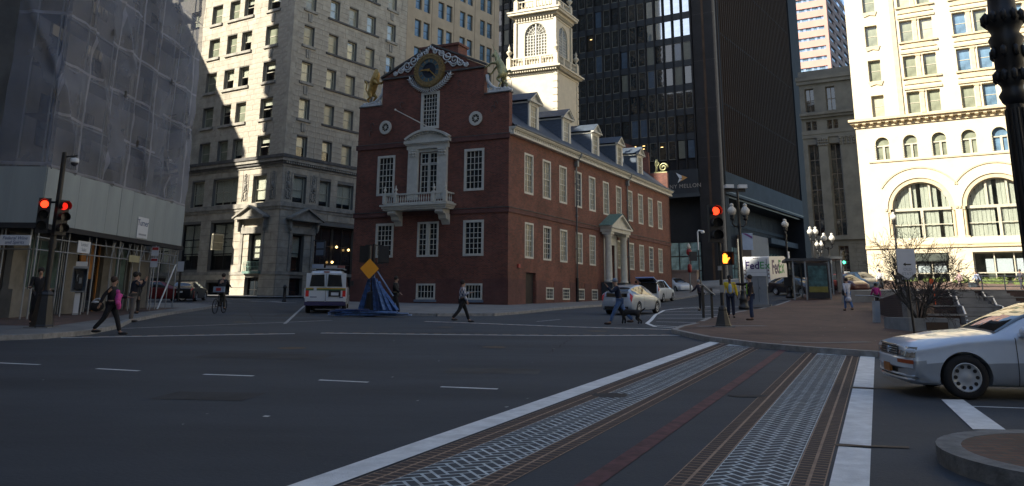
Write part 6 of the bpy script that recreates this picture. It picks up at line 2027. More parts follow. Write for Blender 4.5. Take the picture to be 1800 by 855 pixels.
for s in (-1, 1):
    b = MB()
    b.prism([(s * .06, 1.28), (s * .78, 1.28), (s * .70, 1.83), (s * .10, 1.86)], -4.68, -4.585, 'x'); b.obj('rear_door_window', car_glass, van)
    vbox(-4.66, -4.59, s * .03, s * .88, .55, .58, black_plastic, 'door_gap')
    vbox(-4.66, -4.55, s * .80, s * .955, .80, 1.12, red_glass, 'taillight')
    vbox(-4.64, -4.3, s * .955, s * 1.02, .72, 1.2, white_p, 'rear_corner')
vbox(-4.655, -4.58, -.955, .955, .45, 1.92, white_p, 'rear_panel')
vbox(-4.665, -4.655, -.008, .008, .5, 1.9, black_plastic, 'door_gap')
vbox(-4.668, -4.655, -.955, .955, 1.155, 1.215, yel, 'stripe'); vbox(-4.668, -4.655, -.955, .955, 1.09, 1.155, grn, 'stripe')
vbox(-4.80, -4.6, -.98, .98, .38, .56, mat('van_bumper_blue', (.035, .03, .09), rough=.5, var=.1), 'bumper')
vbox(-4.69, -4.66, -.72, -.14, .80, 1.10, black_plastic, 'plate_holder'); vbox(-4.70, -4.69, -.62, -.26, .86, 1.0, sign_white, 'number_plate')
vbox(-4.68, -4.66, .44, .58, 1.06, 1.22, sign_white, 'door_emblem')
vbox(-4.67, -4.655, .42, .74, .76, .80, mat('van_badge', (.06, .10, .2), var=0), 'badge'); vbox(-4.67, -4.655, -.84, -.66, .74, .79, bpy.data.materials['van_badge'], 'badge')
vbox(-4.62, -4.56, -.14, .14, 1.95, 2.01, mat('brake_lamp_dim', (.22, .05, .04), var=0), 'high_brake_lamp')
vbox(-4.3, -1.0, -.82, -.76, 2.10, 2.16, grey_metal, 'roof_rack'); vbox(-4.3, -1.0, .76, .82, 2.10, 2.16, grey_metal, 'roof_rack'); vbox(-4.2, -4.1, -.82, .82, 2.12, 2.18, grey_metal, 'roof_rack')
vbox(-3.9, -3.5, .22, .78, 2.17, 2.36, mat('grey_light_unit', (.22, .27, .36), rough=.4, var=.1), 'roof_unit'); vbox(-3.9, -3.5, -.45, .1, 2.17, 2.30, mat('pale_light_unit', (.30, .28, .28), rough=.4, var=.1), 'roof_unit'); vbox(-3.9, -3.5, -.82, -.5, 2.17, 2.30, mat('dim_red_light_unit', (.22, .09, .08), rough=.4, var=.1), 'roof_unit')
for s in (-1, 1): vbox(-.5, -.3, s * 1.05, s * 1.22, 1.3, 1.55, white_p if s > 0 else black_plastic, 'door_mirror')

# ---- parcel truck
tp = gp(1310, 517)
tk = thing('parcel_truck', 'white boxy delivery truck with FedEx lettering, seen from behind at the far kerb', 'truck')
tkh = rad(90 - 33)
f_ = Vector((math.cos(tkh), math.sin(tkh), 0)); l_ = Vector((-f_.y, f_.x, 0))
tk.matrix_world = ground_matrix(tp - l_ * 1.15 + f_ * .1, tkh)
def tbox(x0, x1, y0, y1, z0, z1, m, nm, bv=0): b = MB(); b.box(x0, x1, y0, y1, z0, z1); return b.obj(nm, m, tk)
tw_ = mat('truck_white_paint', (.62, .63, .62), rough=.45, var=.04)
b = MB(); b.prism([(0, .62), (0, 3.12), (.06, 3.2), (4.9, 3.2), (5.3, 3.05), (5.6, 2.4), (5.9, 1.6), (6.6, 1.45), (6.9, 1.2), (6.9, .55), (.6, .55)], -1.18, 1.18, 'y'); b.obj('body', tw_, tk)
tbox(-.03, 0, -.92, .92, .75, 2.95, mat('truck_rear_door', (.54, .56, .57), rough=.5, var=.05), 'rear_door')
for i in range(5): tbox(-.036, -.03, -.92, .92, .98 + i * .42, .995 + i * .42, grey_metal, 'door_slat_gap')
tbox(-.06, -.03, -.98, -.92, .7, 3.0, grey_metal, 'door_rail'); tbox(-.06, -.03, .92, .98, .7, 3.0, grey_metal, 'door_rail')
for s in (-1, 1):
    for i in range(3):
        b = MB(); b.cyl((-.04, s * 1.07, 1.35 + i * .33), (0, s * 1.07, 1.35 + i * .33), .06, n=10); b.obj('rear_lamp', mat('dark_red_lamp', (.10, .02, .03), var=0) if 'dark_red_lamp' not in bpy.data.materials else bpy.data.materials['dark_red_lamp'], tk)
for i in range(3): tbox(-.04, 0, -.2 + i * .17, -.12 + i * .17, 3.06, 3.11, bpy.data.materials['dark_red_lamp'], 'marker_lamp')
tbox(-.28, 0, -1.1, 1.1, .45, .62, black_plastic, 'bumper'); tbox(.4, 6.6, -1.0, 1.0, .35, .6, black_plastic, 'chassis')
for x in (1.7, 5.7):
    for s in (-1, 1): make_wheel(tk, x, s * .98, .42, .28, 1)
tbox(1.2, 2.2, -1.21, -1.18, .55, 1.05, black_plastic, 'wheel_arch')
purple = mat('lettering_purple', (.035, .015, .10), rough=.5, var=0); green_l = mat('lettering_green', (.03, .26, .07), rough=.5, var=0)
Rr = Matrix(((0, 0, -1), (-1, 0, 0), (0, 1, 0))).to_4x4()
text('lettering', 'Fed', .92, Matrix.Translation((-.045, 1.02, 2.42)) @ Rr, purple, tk, .004, 'LEFT', bold=.016); text('lettering', 'Ex', .88, Matrix.Translation((-.045, -.30, 2.42)) @ Rr, green_l, tk, .004, 'LEFT', bold=.008, space=1.12)
Rs = Matrix(((1, 0, 0), (0, 0, -1), (0, 1, 0))).to_4x4()
text('lettering', 'Fed', 1.7, Matrix.Translation((.7, -1.19, 2.2)) @ Rs, purple, tk, .004, 'LEFT', bold=.045); text('lettering', 'Ex', 1.7, Matrix.Translation((2.85, -1.19, 2.2)) @ Rs, green_l, tk, .004, 'LEFT', bold=.02, space=1.1)

# ---- smaller parked and passing cars (same saloon shell, thinner detail)
def small_car(label, px, py, heading, m, st_=hs, group='cars further up the streets', tails=False):
    p = gp(px, py)
    r_, s_ = car('parked_car', label, 'car', p, rad(heading), st_, 4 if st_ is hs else 7, 6 if st_ is hs else 10, 9 if st_ is hs else 12, 11 if st_ is hs else 14, (0, -2.7), .32, m, [(5.1, 6.3, 9.3, 9.9)] if st_ is hs else [(8.05, 9.6, 12.6, 13.6)], hw=.87 if st_ is hs else .9, origin=-1.35, style=1)
    if st_ is not hs:
        for s in (1, -1): s_.patch(15.4, 16.6, 4.4, 5.3, .02, s, 4, 4).obj('taillight', red_glass, r_)
        b = MB(); b.box(-4.12, -4.05, -.2, .2, .62, .74); b.obj('number_plate', sign_white, r_)
    return r_
small_car('black saloon seen from behind on the left street, tail lamps showing', 331, 529, 97, paint('black_car_paint', (.006, .006, .007), metal=0, rough=.4), st)
small_car('dark red car half hidden behind the shed posts', 285, 530, 20, paint('dark_red_paint', (.14, .010, .012)), st)
small_car('dark red car parked at the far crossing beyond the bus shelter', 1486, 513, -75, paint('maroon_paint', (.07, .012, .012)))
small_car('dark blue car facing down the street beside the classical block', 1514, 509, -80, paint('navy_paint', (.02, .04, .07)))
small_car('small white car nosing out beyond the estate car', 1188, 514, -70, white_p)
small_car('dark car behind the bus shelter and lamp post', 1399, 519, -60, paint('charcoal_paint', (.03, .03, .035)))

# ================================================================== PEOPLE
def person(label, x, y, H=1.72, face=0.0, pose='stand', top=('navy', (.02, .03, .06)), legs=('dark trousers', (.02, .02, .025)), hair=(.02, .015, .012), skin_c=None, coat=False, step=.5, arms=None, cap=None, phase=1, dz=0.0, lean=0.0, group=None, zabs=None):
    """face: direction the person looks, radians from +X"""
    sk = skin_c or skin_m
    s = H / 1.75
    z0 = g(x, y) + dz if zabs is None else zabs
    root = thing('person', label, 'person', (x, y, z0), face, group)
    # local frame: +x forward, +y to the left, z up
    A = dict(
        pelvis=(0, 0, .97), waist=(.0 + lean * .15, 0, 1.10), chest=(lean * .35, 0, 1.32), neck=(lean * .5, 0, 1.48), skull=(.02 + lean * .58, 0, 1.60), crown=(.015 + lean * .6, 0, 1.68))
    sh_y = .185
    def leg(sd, hip_a, knee_a):
        hx, hz = 0, .93
        kx, kz = hx + .44 * math.sin(hip_a), hz - .44 * math.cos(hip_a)
        ax_, az_ = kx + .43 * math.sin(hip_a - knee_a), kz - .43 * math.cos(hip_a - knee_a)
        return (hx, sd * .09, hz), (kx, sd * .10, kz), (ax_, sd * .10, max(az_, .07)), (ax_ + .17, sd * .115, max(az_ - .045, .03))
    if pose == 'walk':
        aL, kL, aR, kR = step * phase, .12, -step * phase, .12
        if phase > 0: kR = .35; aR *= .85
        else: kL = .35; aL *= .85
    elif pose == 'ride': aL, kL, aR, kR = 1.0, 1.2, .6, .5
    else: aL, kL, aR, kR = .04, .03, -.05, .03
    L_, R_l = leg(1, aL, kL), leg(-1, aR, kR)
    zmin = min(L_[3][2], R_l[3][2])
    drop = 0
    if pose == 'walk': drop = min(L_[2][2], R_l[2][2]) - .085
    def dn(p): return (p[0], p[1], p[2] - drop)
    L_, R_l = [dn(p) for p in L_], [dn(p) for p in R_l]
    for k in A: A[k] = dn(A[k])
    # arms: (upper angle, forearm bend, outward)
    if arms is None:
        arms = ((-.45 * phase, .25, .1), (.45 * phase, .35, .1)) if pose == 'walk' else ((.05, .15, .08), (.05, .15, .08))
    def arm(sd, a, bnd, out_):
        sx, sy, sz = A['chest'][0], sd * sh_y, 1.41 - drop
        ex_, ey_, ez = sx + .28 * math.sin(a) * math.cos(out_), sy + sd * .28 * math.sin(out_), sz - .28 * math.cos(a) * math.cos(out_)
        a2 = a + bnd
        wx, wy, wz = ex_ + .25 * math.sin(a2) * math.cos(out_ * .6), ey_ + sd * .25 * math.sin(out_ * .6), ez - .25 * math.cos(a2) * math.cos(out_ * .6)
        d = Vector((wx - ex_, wy - ey_, wz - ez)).normalized()
        return (sx, sy, sz), (ex_, ey_, ez), (wx, wy, wz), d
    aL_, aR_ = arm(1, *arms[0]), arm(-1, *arms[1])
    j = {'pelvis': (*A['pelvis'], .13, .10), 'waist': (*A['waist'], .125, .09), 'chest': (*A['chest'], .15, .10), 'neck': (*A['neck'], .052), 'skull': (*A['skull'], .082, .092), 'crown': (*A['crown'], .07, .078)}
    e = chain('pelvis', 'waist', 'chest', 'neck', 'skull', 'crown')
    j['nose'] = (A['skull'][0] + .115, 0, A['skull'][2] + .0, .012); e += [('skull', 'nose')]
    for nm, sd, L in (('l', 1, L_), ('r', -1, R_l)):
        j[nm + 'hip'] = (*L[0], .09); j[nm + 'knee'] = (*L[1], .06); j[nm + 'ank'] = (*L[2], .04); j[nm + 'toe'] = (*L[3], .035)
        e += chain('pelvis', nm + 'hip', nm + 'knee', nm + 'ank', nm + 'toe')
    for nm, sd, a in (('l', 1, aL_), ('r', -1, aR_)):
        d = a[3]; side = Vector((0, 0, 1)).cross(d)
        side = side.normalized() if side.length > .2 else Vector((1, 0, 0))
        if abs(d.z) > .8: side = Vector((1, 0, 0))
        w0 = Vector(a[2]); palm = w0 + d * .06
        j[nm + 'sh'] = (*a[0], .06); j[nm + 'el'] = (*a[1], .045); j[nm + 'wr'] = (*a[2], .028); j[nm + 'palm'] = (*palm, .034, .022)
        e += chain('chest', nm + 'sh', nm + 'el', nm + 'wr', nm + 'palm')
        for k, (of, ln) in enumerate(((-.03, .075), (-.01, .088), (.01, .082), (.028, .062))):
            b0 = palm + d * .035 + side * of; b1 = b0 + d * ln * .55; b2 = b1 + d * ln * .4 + Vector((.012, 0, .004))
            j[f'{nm}f{k}a'] = (*b0, .010); j[f'{nm}f{k}b'] = (*b1, .009); j[f'{nm}f{k}c'] = (*b2, .007)
            e += chain(nm + 'palm', f'{nm}f{k}a', f'{nm}f{k}b', f'{nm}f{k}c')
        t0 = w0 + d * .03 + side * .036; t1 = t0 + d * .035 + side * .02
        j[nm + 't0'] = (*t0, .011); j[nm + 't1'] = (*t1, .009); e += chain(nm + 'wr', nm + 't0', nm + 't1')
    skin('body', j, e, sk, root, sub=1, scale=s)
    # clothing grows from the same joints
    tm = cloth(*top) if isinstance(top, tuple) else top
    lm = cloth(*legs) if isinstance(legs, tuple) else legs
    hipw = .165 if not coat else .19
    jt = {'c': (*A['chest'], .185, .135), 'w': (*A['waist'], .165, .125), 'p': (A['pelvis'][0], 0, A['pelvis'][2] - (.06 if not coat else 0), hipw, .135), 'n': (A['neck'][0], 0, A['neck'][2] - .03, .085)}
    et = chain('c', 'n') + chain('c', 'w', 'p')
    for nm, a in (('l', aL_), ('r', aR_)):
        jt[nm + 's'] = (*a[0], .082); jt[nm + 'e'] = (*a[1], .065); jt[nm + 'w'] = (*a[2], .05)
        et += chain('c', nm + 's', nm + 'e', nm + 'w')
    if coat:
        zc = coat if isinstance(coat, float) else .35
        jt['q1'] = ((L_[1][0] + R_l[1][0]) / 2, 0, .62 - drop, .20, .17); jt['q2'] = ((L_[2][0] + R_l[2][0]) / 2 * .6, 0, zc - drop, .24, .20)
        et += chain('p', 'q1') + (chain('q1', 'q2') if zc < .55 else [])
    skin('jacket' if not coat else 'coat', jt, et, tm, root, sub=1, scale=s)
    jl = {'p': (*A['pelvis'], .145, .115)}
    el = []
    for nm, L in (('l', L_), ('r', R_l)):
        jl[nm + 'h'] = (*L[0], .115, .11); jl[nm + 'k'] = (*L[1], .08); jl[nm + 'a'] = (L[2][0], L[2][1], L[2][2] + .01, .065)
        el += chain('p', nm + 'h', nm + 'k', nm + 'a')
    skin('trousers', jl, el, lm, root, sub=1, scale=s)
    b = MB()
    for L in (L_, R_l):
        ax_, ay_, az_ = [v * s for v in L[2]]
        tx, ty, tz = [v * s for v in L[3]]
        b.ball(((ax_ + tx) / 2 + .01, (ay_ + ty) / 2, (az_ + tz) / 2 - .02), .15, 8, sc3=(1, .34, .32))
    b.obj('shoes', black_plastic if not isinstance(legs, tuple) or 'jeans' not in legs[0] else cloth('brown_shoe', (.05, .03, .02)), root)
    b = MB(); hx, hz = A['crown'][0] * s, A['crown'][2] * s
    if cap: b.ball((hx - .005, 0, hz + .0), .112 * s, 12, sc3=(1.02, .9, .80)); b.box(hx + .06, hx + .17, -.06, .06, hz - .01, hz + .01); b.obj('cap', cloth(*cap), root)
    else: b.ball((hx - .022, 0, hz - .005), .112 * s, 12, sc3=(.98, .92, .95)); b.obj('hair', mat('hair_%d' % len(bpy.data.objects), hair, rough=.8, var=.2), root)
    # eyes and mouth
    b = MB()
    for sd in (-1, 1): b.ball(((A['skull'][0] + .088) * s, sd * .032 * s, (A['skull'][2] + .015) * s), .010, 6)
    b.box((A['skull'][0] + .08) * s, (A['skull'][0] + .092) * s, -.022, .022, (A['skull'][2] - .055) * s, (A['skull'][2] - .047) * s)
    b.obj('eyes_and_mouth', black_plastic, root)
    return root, dict(L=aL_, R=aR_, A=A, s=s, drop=drop)

PX = {}
def at(px, py): p = gp(px, py); return p.x, p.y
# left side
x, y = at(45, 579)
p_, q = person('person in a long black overcoat behind the left signal base', x, y + .45, 1.78, rad(-60), top=('black_wool', (.010, .010, .012)), coat=.30, dz=.13, arms=((.3, 1.0, .25), (.25, 1.3, .2)))
x, y = at(190, 589)
p_, q = person('woman in black striding right with a bundle of bright pink clothing and a black handbag', x, y, 1.66, rad(8), 'walk', top=('black_jacket', (.013, .012, .016)), legs=('black_trousers', (.012, .012, .015)), step=.40, phase=1, arms=((.5, 1.0, .1), (-.7, .4, .15)), hair=(.05, .03, .02))
b = MB(); b.ball((.17, -.03, 1.02), .13, 10, sc3=(.7, .9, 1.3)); b.ball((.22, -.05, .82), .10, 8, sc3=(.7, .9, 1.3)); b.ball((.13, -.02, 1.2), .08, 8); b.ball((.2, .06, 1.1), .07, 8); b.ball((.2, -.12, .9), .07, 8)
b.obj('pink_bundle', cloth('pink_cloth', (.55, .07, .28)), p_)
bag = thing('handbag', 'black handbag with a white knotted strap swinging behind the woman with the pink bundle', 'handbag', (p_.location.x - .34, p_.location.y - .18, p_.location.z), 0)
b = MB(); b.ball((0, 0, .80), .2, 12, sc3=(1.1, .5, .75)); b.obj('bag', cloth('bag_black', (.012, .012, .014)), bag)
b = MB(); b.tube([(-.16, 0, .9), (-.06, 0, 1.0), (.05, 0, 1.02), (.16, 0, .92)], .02, 6); b.ball((.0, -.1, .92), .06, 6, sc3=(1.8, .5, .6)); b.obj('strap', sign_white, bag)
x, y = at(230, 567)
person('man in dark jacket and grey trousers at the left kerb, hand to face', x, y, 1.80, rad(35), top=('navy_jacket', (.015, .017, .030)), legs=('grey_trousers', (.115, .105, .10)), dz=.02, arms=((.2, .3, .1), (.8, 2.0, .2)), hair=(.015, .012, .01))
x, y = at(212, 560)
person('person in black half hidden behind the man in grey trousers', x - .1, y + 1.5, 1.70, rad(150), top=('black_coat2', (.012, .012, .013)), coat=.5, dz=.13)
# cyclist up the side street
x, y = at(385, 551)
cyc = thing('bicycle', 'dark bicycle ridden away up the side street', 'bicycle')
cyc.matrix_world = ground_matrix((x, y), rad(86))
for wx in (-.5, .52):
    b = MB()
    pts = [(wx + .33 * math.cos(a), 0, .34 + .33 * math.sin(a)) for a in [2 * math.pi * i / 20 for i in range(21)]]
    b.tube(pts, .02, 6)
    for i in range(8):
        a = math.pi * i / 4; b.cyl((wx, 0, .34), (wx + .32 * math.cos(a), 0, .34 + .32 * math.sin(a)), .004, n=4)
    b.obj('wheel', tyre_m, cyc)
b = MB(); fr_ = [(-.5, 0, .34), (-.1, 0, .32), (.38, 0, .82), (-.2, 0, .85), (-.1, 0, .32)]
b.tube(fr_, .018, 6); b.cyl((-.2, 0, .85), (-.5, 0, .34), .014); b.cyl((.36, 0, .95), (.52, 0, .34), .018); b.tube([(.42, -.27, 1.0), (.34, -.1, .98), (.34, .1, .98), (.42, .27, 1.0)], .014); b.obj('frame', black_metal, cyc)
b = MB(); b.ball((-.22, 0, .92), .13, 8, sc3=(1, .7, .3)); b.obj('saddle', black_plastic, cyc)
p_, q = person('cyclist in dark clothes seen from behind with a pale blue pack at the waist', x, y, 1.74, rad(86), 'ride', top=('dark_jacket', (.014, .015, .02)), legs=('khaki_trousers', (.07, .065, .055)), dz=.12, lean=.3, arms=((.9, .3, .1), (.9, .3, .1)))
b = MB(); b.box(-.30, -.14, -.26, .26, .86, 1.12); b.obj('pack', cloth('pale_blue_pack', (.22, .28, .36)), p_); b = MB(); b.box(-.31, -.30, -.12, .12, .92, 1.06); b.obj('pack_logo', sign_red, p_)
# by the barriers
x, y = at(694, 553)
p_, q = person('person in black with a green sash walking right behind the blue barriers', x, y, 1.80, rad(-15), 'walk', top=('black_top', (.012, .012, .013)), legs=('black_jeans_x', (.012, .012, .014)), step=.35, phase=-1, skin_c=skin_m, arms=((-.3, .2, .1), (.4, .5, .1)))
b = MB(); b.box(-.06, .12, -.17, -.14, 1.0, 1.04); b.obj('green_patch', cloth('green_cloth', (.03, .25, .12)), p_)
# plaid
plaid, pnt, pb = _new('plaid_cloth')
N, L = pnt.nodes, pnt.links
tcn = N.new('ShaderNodeTexCoord'); ck = N.new('ShaderNodeTexChecker'); ck.inputs['Scale'].default_value = 9; ck.inputs['Color1'].default_value = (.50, .50, .52, 1); ck.inputs['Color2'].default_value = (.05, .08, .16, 1)
L.new(tcn.outputs['Object'], ck.inputs['Vector']); L.new(ck.outputs['Color'], pb.inputs['Base Color']); pb.inputs['Roughness'].default_value = .9
x, y = at(812, 567)
person('woman in a blue and white plaid jacket crossing in front of the brick hall', x, y, 1.66, rad(20), 'walk', top=plaid, legs=('black_slacks', (.010, .010, .012)), step=.45, phase=1, arms=((.6, 1.2, .15), (.1, .3, .1)), hair=(.02, .012, .01))
# man in blue jeans with black dog
x, y = at(1090, 571)
p_, q = person('man in a navy sweater, blue jeans and pale cap striding left past the silver hatchback', x, y, 1.80, rad(175), 'walk', top=('navy_sweater', (.012, .02, .045)), legs=('blue_jeans', (.07, .13, .27)), step=.5, phase=1, cap=('pale_cap', (.20, .24, .30)), lean=.25, arms=((.9, 1.6, .2), (-.2, .2, .1)))
dg_j = dict(hip=(-.22, 0, .40, .10), mid=(0, 0, .40, .10), chest=(.24, 0, .40, .13), neck=(.36, 0, .52, .08), head=(.44, 0, .62, .075), muz=(.56, 0, .58, .04), tail=(-.36, 0, .45, .03), tail2=(-.5, 0, .55, .02),
            fl=(.24, .08, .28, .05), fl2=(.26, .08, .14, .03), fl3=(.28, .08, .03, .035), fr=(.24, -.08, .28, .05), fr2=(.18, -.08, .14, .03), fr3=(.2, -.08, .03, .035),
            bl=(-.24, .08, .30, .07), bl2=(-.18, .08, .20, .04), bl3=(-.28, .08, .12, .028), bl4=(-.24, .08, .03, .035), br=(-.24, -.08, .30, .07), br2=(-.24, -.08, .20, .04), br3=(-.36, -.08, .12, .028), br4=(-.33, -.08, .03, .035))
dg_e = chain('hip', 'mid', 'chest', 'neck', 'head', 'muz') + chain('hip', 'tail', 'tail2') + chain('chest', 'fl', 'fl2', 'fl3') + chain('chest', 'fr', 'fr2', 'fr3') + chain('hip', 'bl', 'bl2', 'bl3', 'bl4') + chain('hip', 'br', 'br2', 'br3', 'br4')
x, y = at(1109, 571)
dog = thing('dog', 'black dog walking beside the man in blue jeans', 'dog', (x, y, g(x, y)), rad(170))
skin('dog_body', dg_j, dg_e, cloth('black_fur', (.012, .011, .012)), dog, sub=1, scale=1.15)
# person in red by the estate car
c_ = suv.matrix_world @ Vector((-4.6, .9, 0))
person('person in a dark red top bending at the open boot of the white estate car', c_.x, c_.y, 1.70, rad(60), top=('dark_red_top', (.18, .02, .02)), legs=('dark_trousers_b', (.02, .02, .03)), lean=.6, arms=((.9, .5, .1), (1.0, .5, .1)), zabs=c_.z)
# the two officials
x, y = at(1286, 564)
p_, q = person('man in a yellow jacket open over a pale blue shirt, facing the viewer', x, y, 1.80, rad(-100), top=('yellow_jacket', (.50, .37, .015)), legs=('dark_blue_trousers', (.012, .018, .04)), skin_c=skin_d, dz=.13, arms=((.05, .2, .22), (.1, .9, .25)), hair=(.01, .01, .01))
b = MB(); b.ball((.105, 0, 1.22), .12, 10, sc3=(.5, .8, 1.9)); b.obj('shirt', cloth('pale_blue_shirt', (.25, .36, .50)), p_)
x, y = at(1322, 569)
p_, q = person('man in a dark brown coat with a lime safety strap pointing to the left', x, y, 1.80, rad(175), top=('brown_coat', (.022, .016, .018)), legs=('navy_jeans', (.025, .04, .09)), dz=.13, arms=((.1, .2, .1), (1.5, .12, .05)), hair=(.02, .015, .012))
b = MB(); b.box(.125, .15, -.02, .06, 1.02, 1.44); b.obj('lime_strap', cloth('lime_strap', (.35, .60, .03)), p_)
x, y = at(1241, 548)
person('person in dark clothes with pale hair beyond the tilted notice board', x, y + 1, 1.74, rad(120), top=('dark_purple_top', (.02, .016, .03)), legs=('black_trousers_c', (.012, .012, .014)), lean=.35, dz=.02, hair=(.22, .22, .22), arms=((.7, .4, .2), (.8, .3, .2)))
# plaza walkers
x, y = at(1492, 551)
p_, q = person('person in white coat and jeans walking away across the plaza with dark bag', x, y, 1.74, rad(100), 'walk', top=('white_coat', (.44, .45, .50)), legs=('blue_jeans', (.07, .13, .27)), step=.2, phase=1, dz=.13, coat=.60, hair=(.02, .015, .012))
b = MB(); b.ball((-.05, .26, .98), .15, 10, sc3=(.9, .45, 1.2)); b.obj('shoulder_bag', cloth('bag_dark', (.02, .02, .025)), p_)
x, y = at(1543, 550)
person('person in a magenta coat walking away near the ramp rail', x, y, 1.45, rad(95), 'walk', top=('magenta_coat', (.32, .02, .16)), legs=('black_trousers_d', (.012, .012, .014)), step=.2, phase=-1, dz=.13, hair=(.01, .01, .01))
for lab, px, yy, py, topc, legc, fc in (
    ('person in white shirt and black trousers at the sunny corner of the plaza', 1549, 68, 512, ('white_shirt', (.5, .52, .55)), ('black_trousers_e', (.012, .012, .014)), 0),
    ('person in pale pink strolling on the sunlit pavement by the cream block', 1689, 72, 512, ('pale_pink', (.50, .36, .36)), ('pale_trousers', (.40, .30, .28)), 170),
    ('person in pale blue and black with a pushchair on the sunlit pavement', 1720, 71, 513, ('blue_grey_top', (.20, .24, .34)), ('black_trousers_f', (.012, .012, .014)), 190),
    ('person in dark clothes at the far right of the sunlit pavement', 1797, 68, 512, ('dark_top_g', (.03, .03, .04)), ('dark_trousers_g', (.03, .03, .04)), 200)):
    p = aty(px, py, yy)
    person(lab, p.x, p.y, 1.70, rad(fc), 'walk', top=topc, legs=legc, step=.35, zabs=p.z)
p = aty(1711, 513, 71)
pc = thing('pushchair', 'dark pushchair in front of the person in pale blue', 'pushchair', p)
b = MB(); b.box(-.25, .25, -.2, .2, .35, .75); b.tube([(.3, 0, 1.0), (0, 0, .6), (-.3, 0, .1)], .03); b.obj('seat', cloth('dark_pram', (.03, .04, .05)), pc)
b = MB()
for x in (-.3, .3): b.cyl((x, -.2, .1), (x, .2, .1), .1, n=10)
b.obj('wheels', tyre_m, pc)

# ================================================================== STREET FURNITURE
def zat(px, py, P):                            # height on the vertical through P seen at that pixel row
    return aty(px, py, P.y).z

def signal_head(parent, x, y, z, rz, lit, w_=.34, name='signal_head', seg=.34, dim=False):
    """three-lens signal facing local -y; z is the top"""
    root = bpy.data.objects.new(name, None); root.empty_display_size = .2
    link(root, parent); root.location = (x, y, z); root.rotation_euler = (0, 0, rz)
    b = MB(); b.box(-w_ / 2, w_ / 2, 0, .2, -3 * seg - .03, .02)
    b.box(-w_ / 2 + .03, w_ / 2 - .03, .2, .26, -3 * seg, 0)
    b.obj('housing', black_plastic, root)
    for i in range(3):
        zc = -seg * (i + .5)
        v = MB()
        n = 14
        for k in range(n):
            a0, a1 = -.7 + (math.pi + 1.4) * k / n, -.7 + (math.pi + 1.4) * (k + 1) / n
            r = seg * .44
            v.quad((r * math.cos(a0), -.001, zc + r * math.sin(a0)), (r * math.cos(a1), -.001, zc + r * math.sin(a1)), (r * math.cos(a1) * .97, -.24, zc + r * math.sin(a1) * .97), (r * math.cos(a0) * .97, -.24, zc + r * math.sin(a0) * .97))
        v.obj('visor', black_plastic, root)
        l = MB(); l.cyl((0, -.004, zc), (0, -.03, zc), seg * .33, n=18)
        m = dull_lens
        if lit == i: m = (red_lamp_dim if dim else red_lamp) if i == 0 else green_lamp
        l.obj('lens', m, root)
    return root

def signal_base(parent, w0=.26, w1=.46, h=.85):
    b = MB()
    prof = [(w1, 0), (w1, .06), (w1 * .94, .09), (w0 * 1.15, h - .12), (w0 * 1.2, h - .08), (w0, h), (.10, h + .06)]
    b.lathe([(r * .62, z) for r, z in prof], n=8, smooth=False)
    return b.obj('base', black_metal, parent)

# left signal
P = gp(57, 584)
P = Vector((P.x + .25, P.y, g(P.x, P.y) + .13))
ls = thing('traffic_signal', 'black signal pole with two red lights and a camera arm on the left corner', 'traffic light', P)
signal_base(ls, .30, .56, 1.05)
b = MB(); b.box(-.36, .36, -.34, .34, -.02, .03); b.obj('footing', concrete, ls)
zt = zat(101, 268, P) - P.z
b = MB(); b.cyl((0, 0, .9), (0, 0, zt), .095, .075, n=14); b.cyl((0, 0, 2.35), (0, 0, 2.6), .12, n=14); b.obj('pole', black_metal, ls)
z1 = zat(70, 350, P) - P.z
signal_head(ls, -.36, -.10, z1, rad(26), 0); signal_head(ls, .22, -.06, z1 - .06, rad(52), 0, dim=True)
b = MB()
for z in (z1 - .1, z1 - 1.0): b.box(-.36, .25, -.02, .03, z - .03, z + .03)
b.obj('bracket', black_metal, ls)
b = MB(); b.cyl((0, 0, zt - .15), (.42, 0, zt - .10), .025); b.cyl((.32, 0, zt - .12), (.32, 0, zt - .2), .05); b.obj('camera_arm', black_metal, ls)
b = MB(); b.lathe([(.03, .0), (.12, -.03), (.13, -.13), (.13, -.16)], (.34, 0, zt - .17), 14); b.obj('camera_housing', white_metal, ls)
b = MB(); b.ball((.34, 0, zt - .33), .11, 12); b.obj('camera_dome', glass_mat('dome_glass', (.05, .05, .06), wave=0), ls)
# right signal
P = gp(1272, 582); P.z += .13
rs = thing('traffic_signal', 'black signal pole with one red light and an orange hand signal at the plaza corner', 'traffic light', P)
signal_base(rs, .20, .44, .66)
b = MB(); b.box(-.32, .32, -.3, .3, -.02, .03); b.obj('footing', concrete, rs)
ztop = zat(1264, 362, P) - P.z
b = MB(); b.cyl((0, 0, .6), (0, 0, ztop - .1), .065, .055, n=14); b.obj('pole', black_metal, rs)
signal_head(rs, -.13, -.20, ztop, rad(6), 0, w_=.46, seg=.42)
zh = zat(1282, 443, P) - P.z
ph = bpy.data.objects.new('pedestrian_signal', None); link(ph, rs); ph.location = (.15, -.10, zh); ph.rotation_euler = (0, 0, rad(6))
b = MB(); b.box(-.17, .26, 0, .22, -.45, 0); b.box(-.17, .26, -.16, 0, -.02, 0); b.box(-.17, -.15, -.16, 0, -.45, 0); b.box(.24, .26, -.16, 0, -.45, 0); b.obj('housing', black_plastic, ph)
b = MB()
b.prism([(-.07, -.40), (.06, -.40), (.10, -.30), (.17, -.22), (.145, -.19), (.085, -.245), (.085, -.20), (-.085, -.20), (-.10, -.30)], -.03, -.005, 'y')
for k, (x0, zt_) in enumerate(((-.085, -.10), (-.043, -.06), (0, -.065), (.043, -.11))): b.prism([(x0, -.201), (x0 + .036, -.201), (x0 + .036, zt_ - .01), (x0 + .018, zt_), (x0, zt_ - .01)], -.03, -.005, 'y')
b.obj('hand_symbol', hand_lamp, ph)
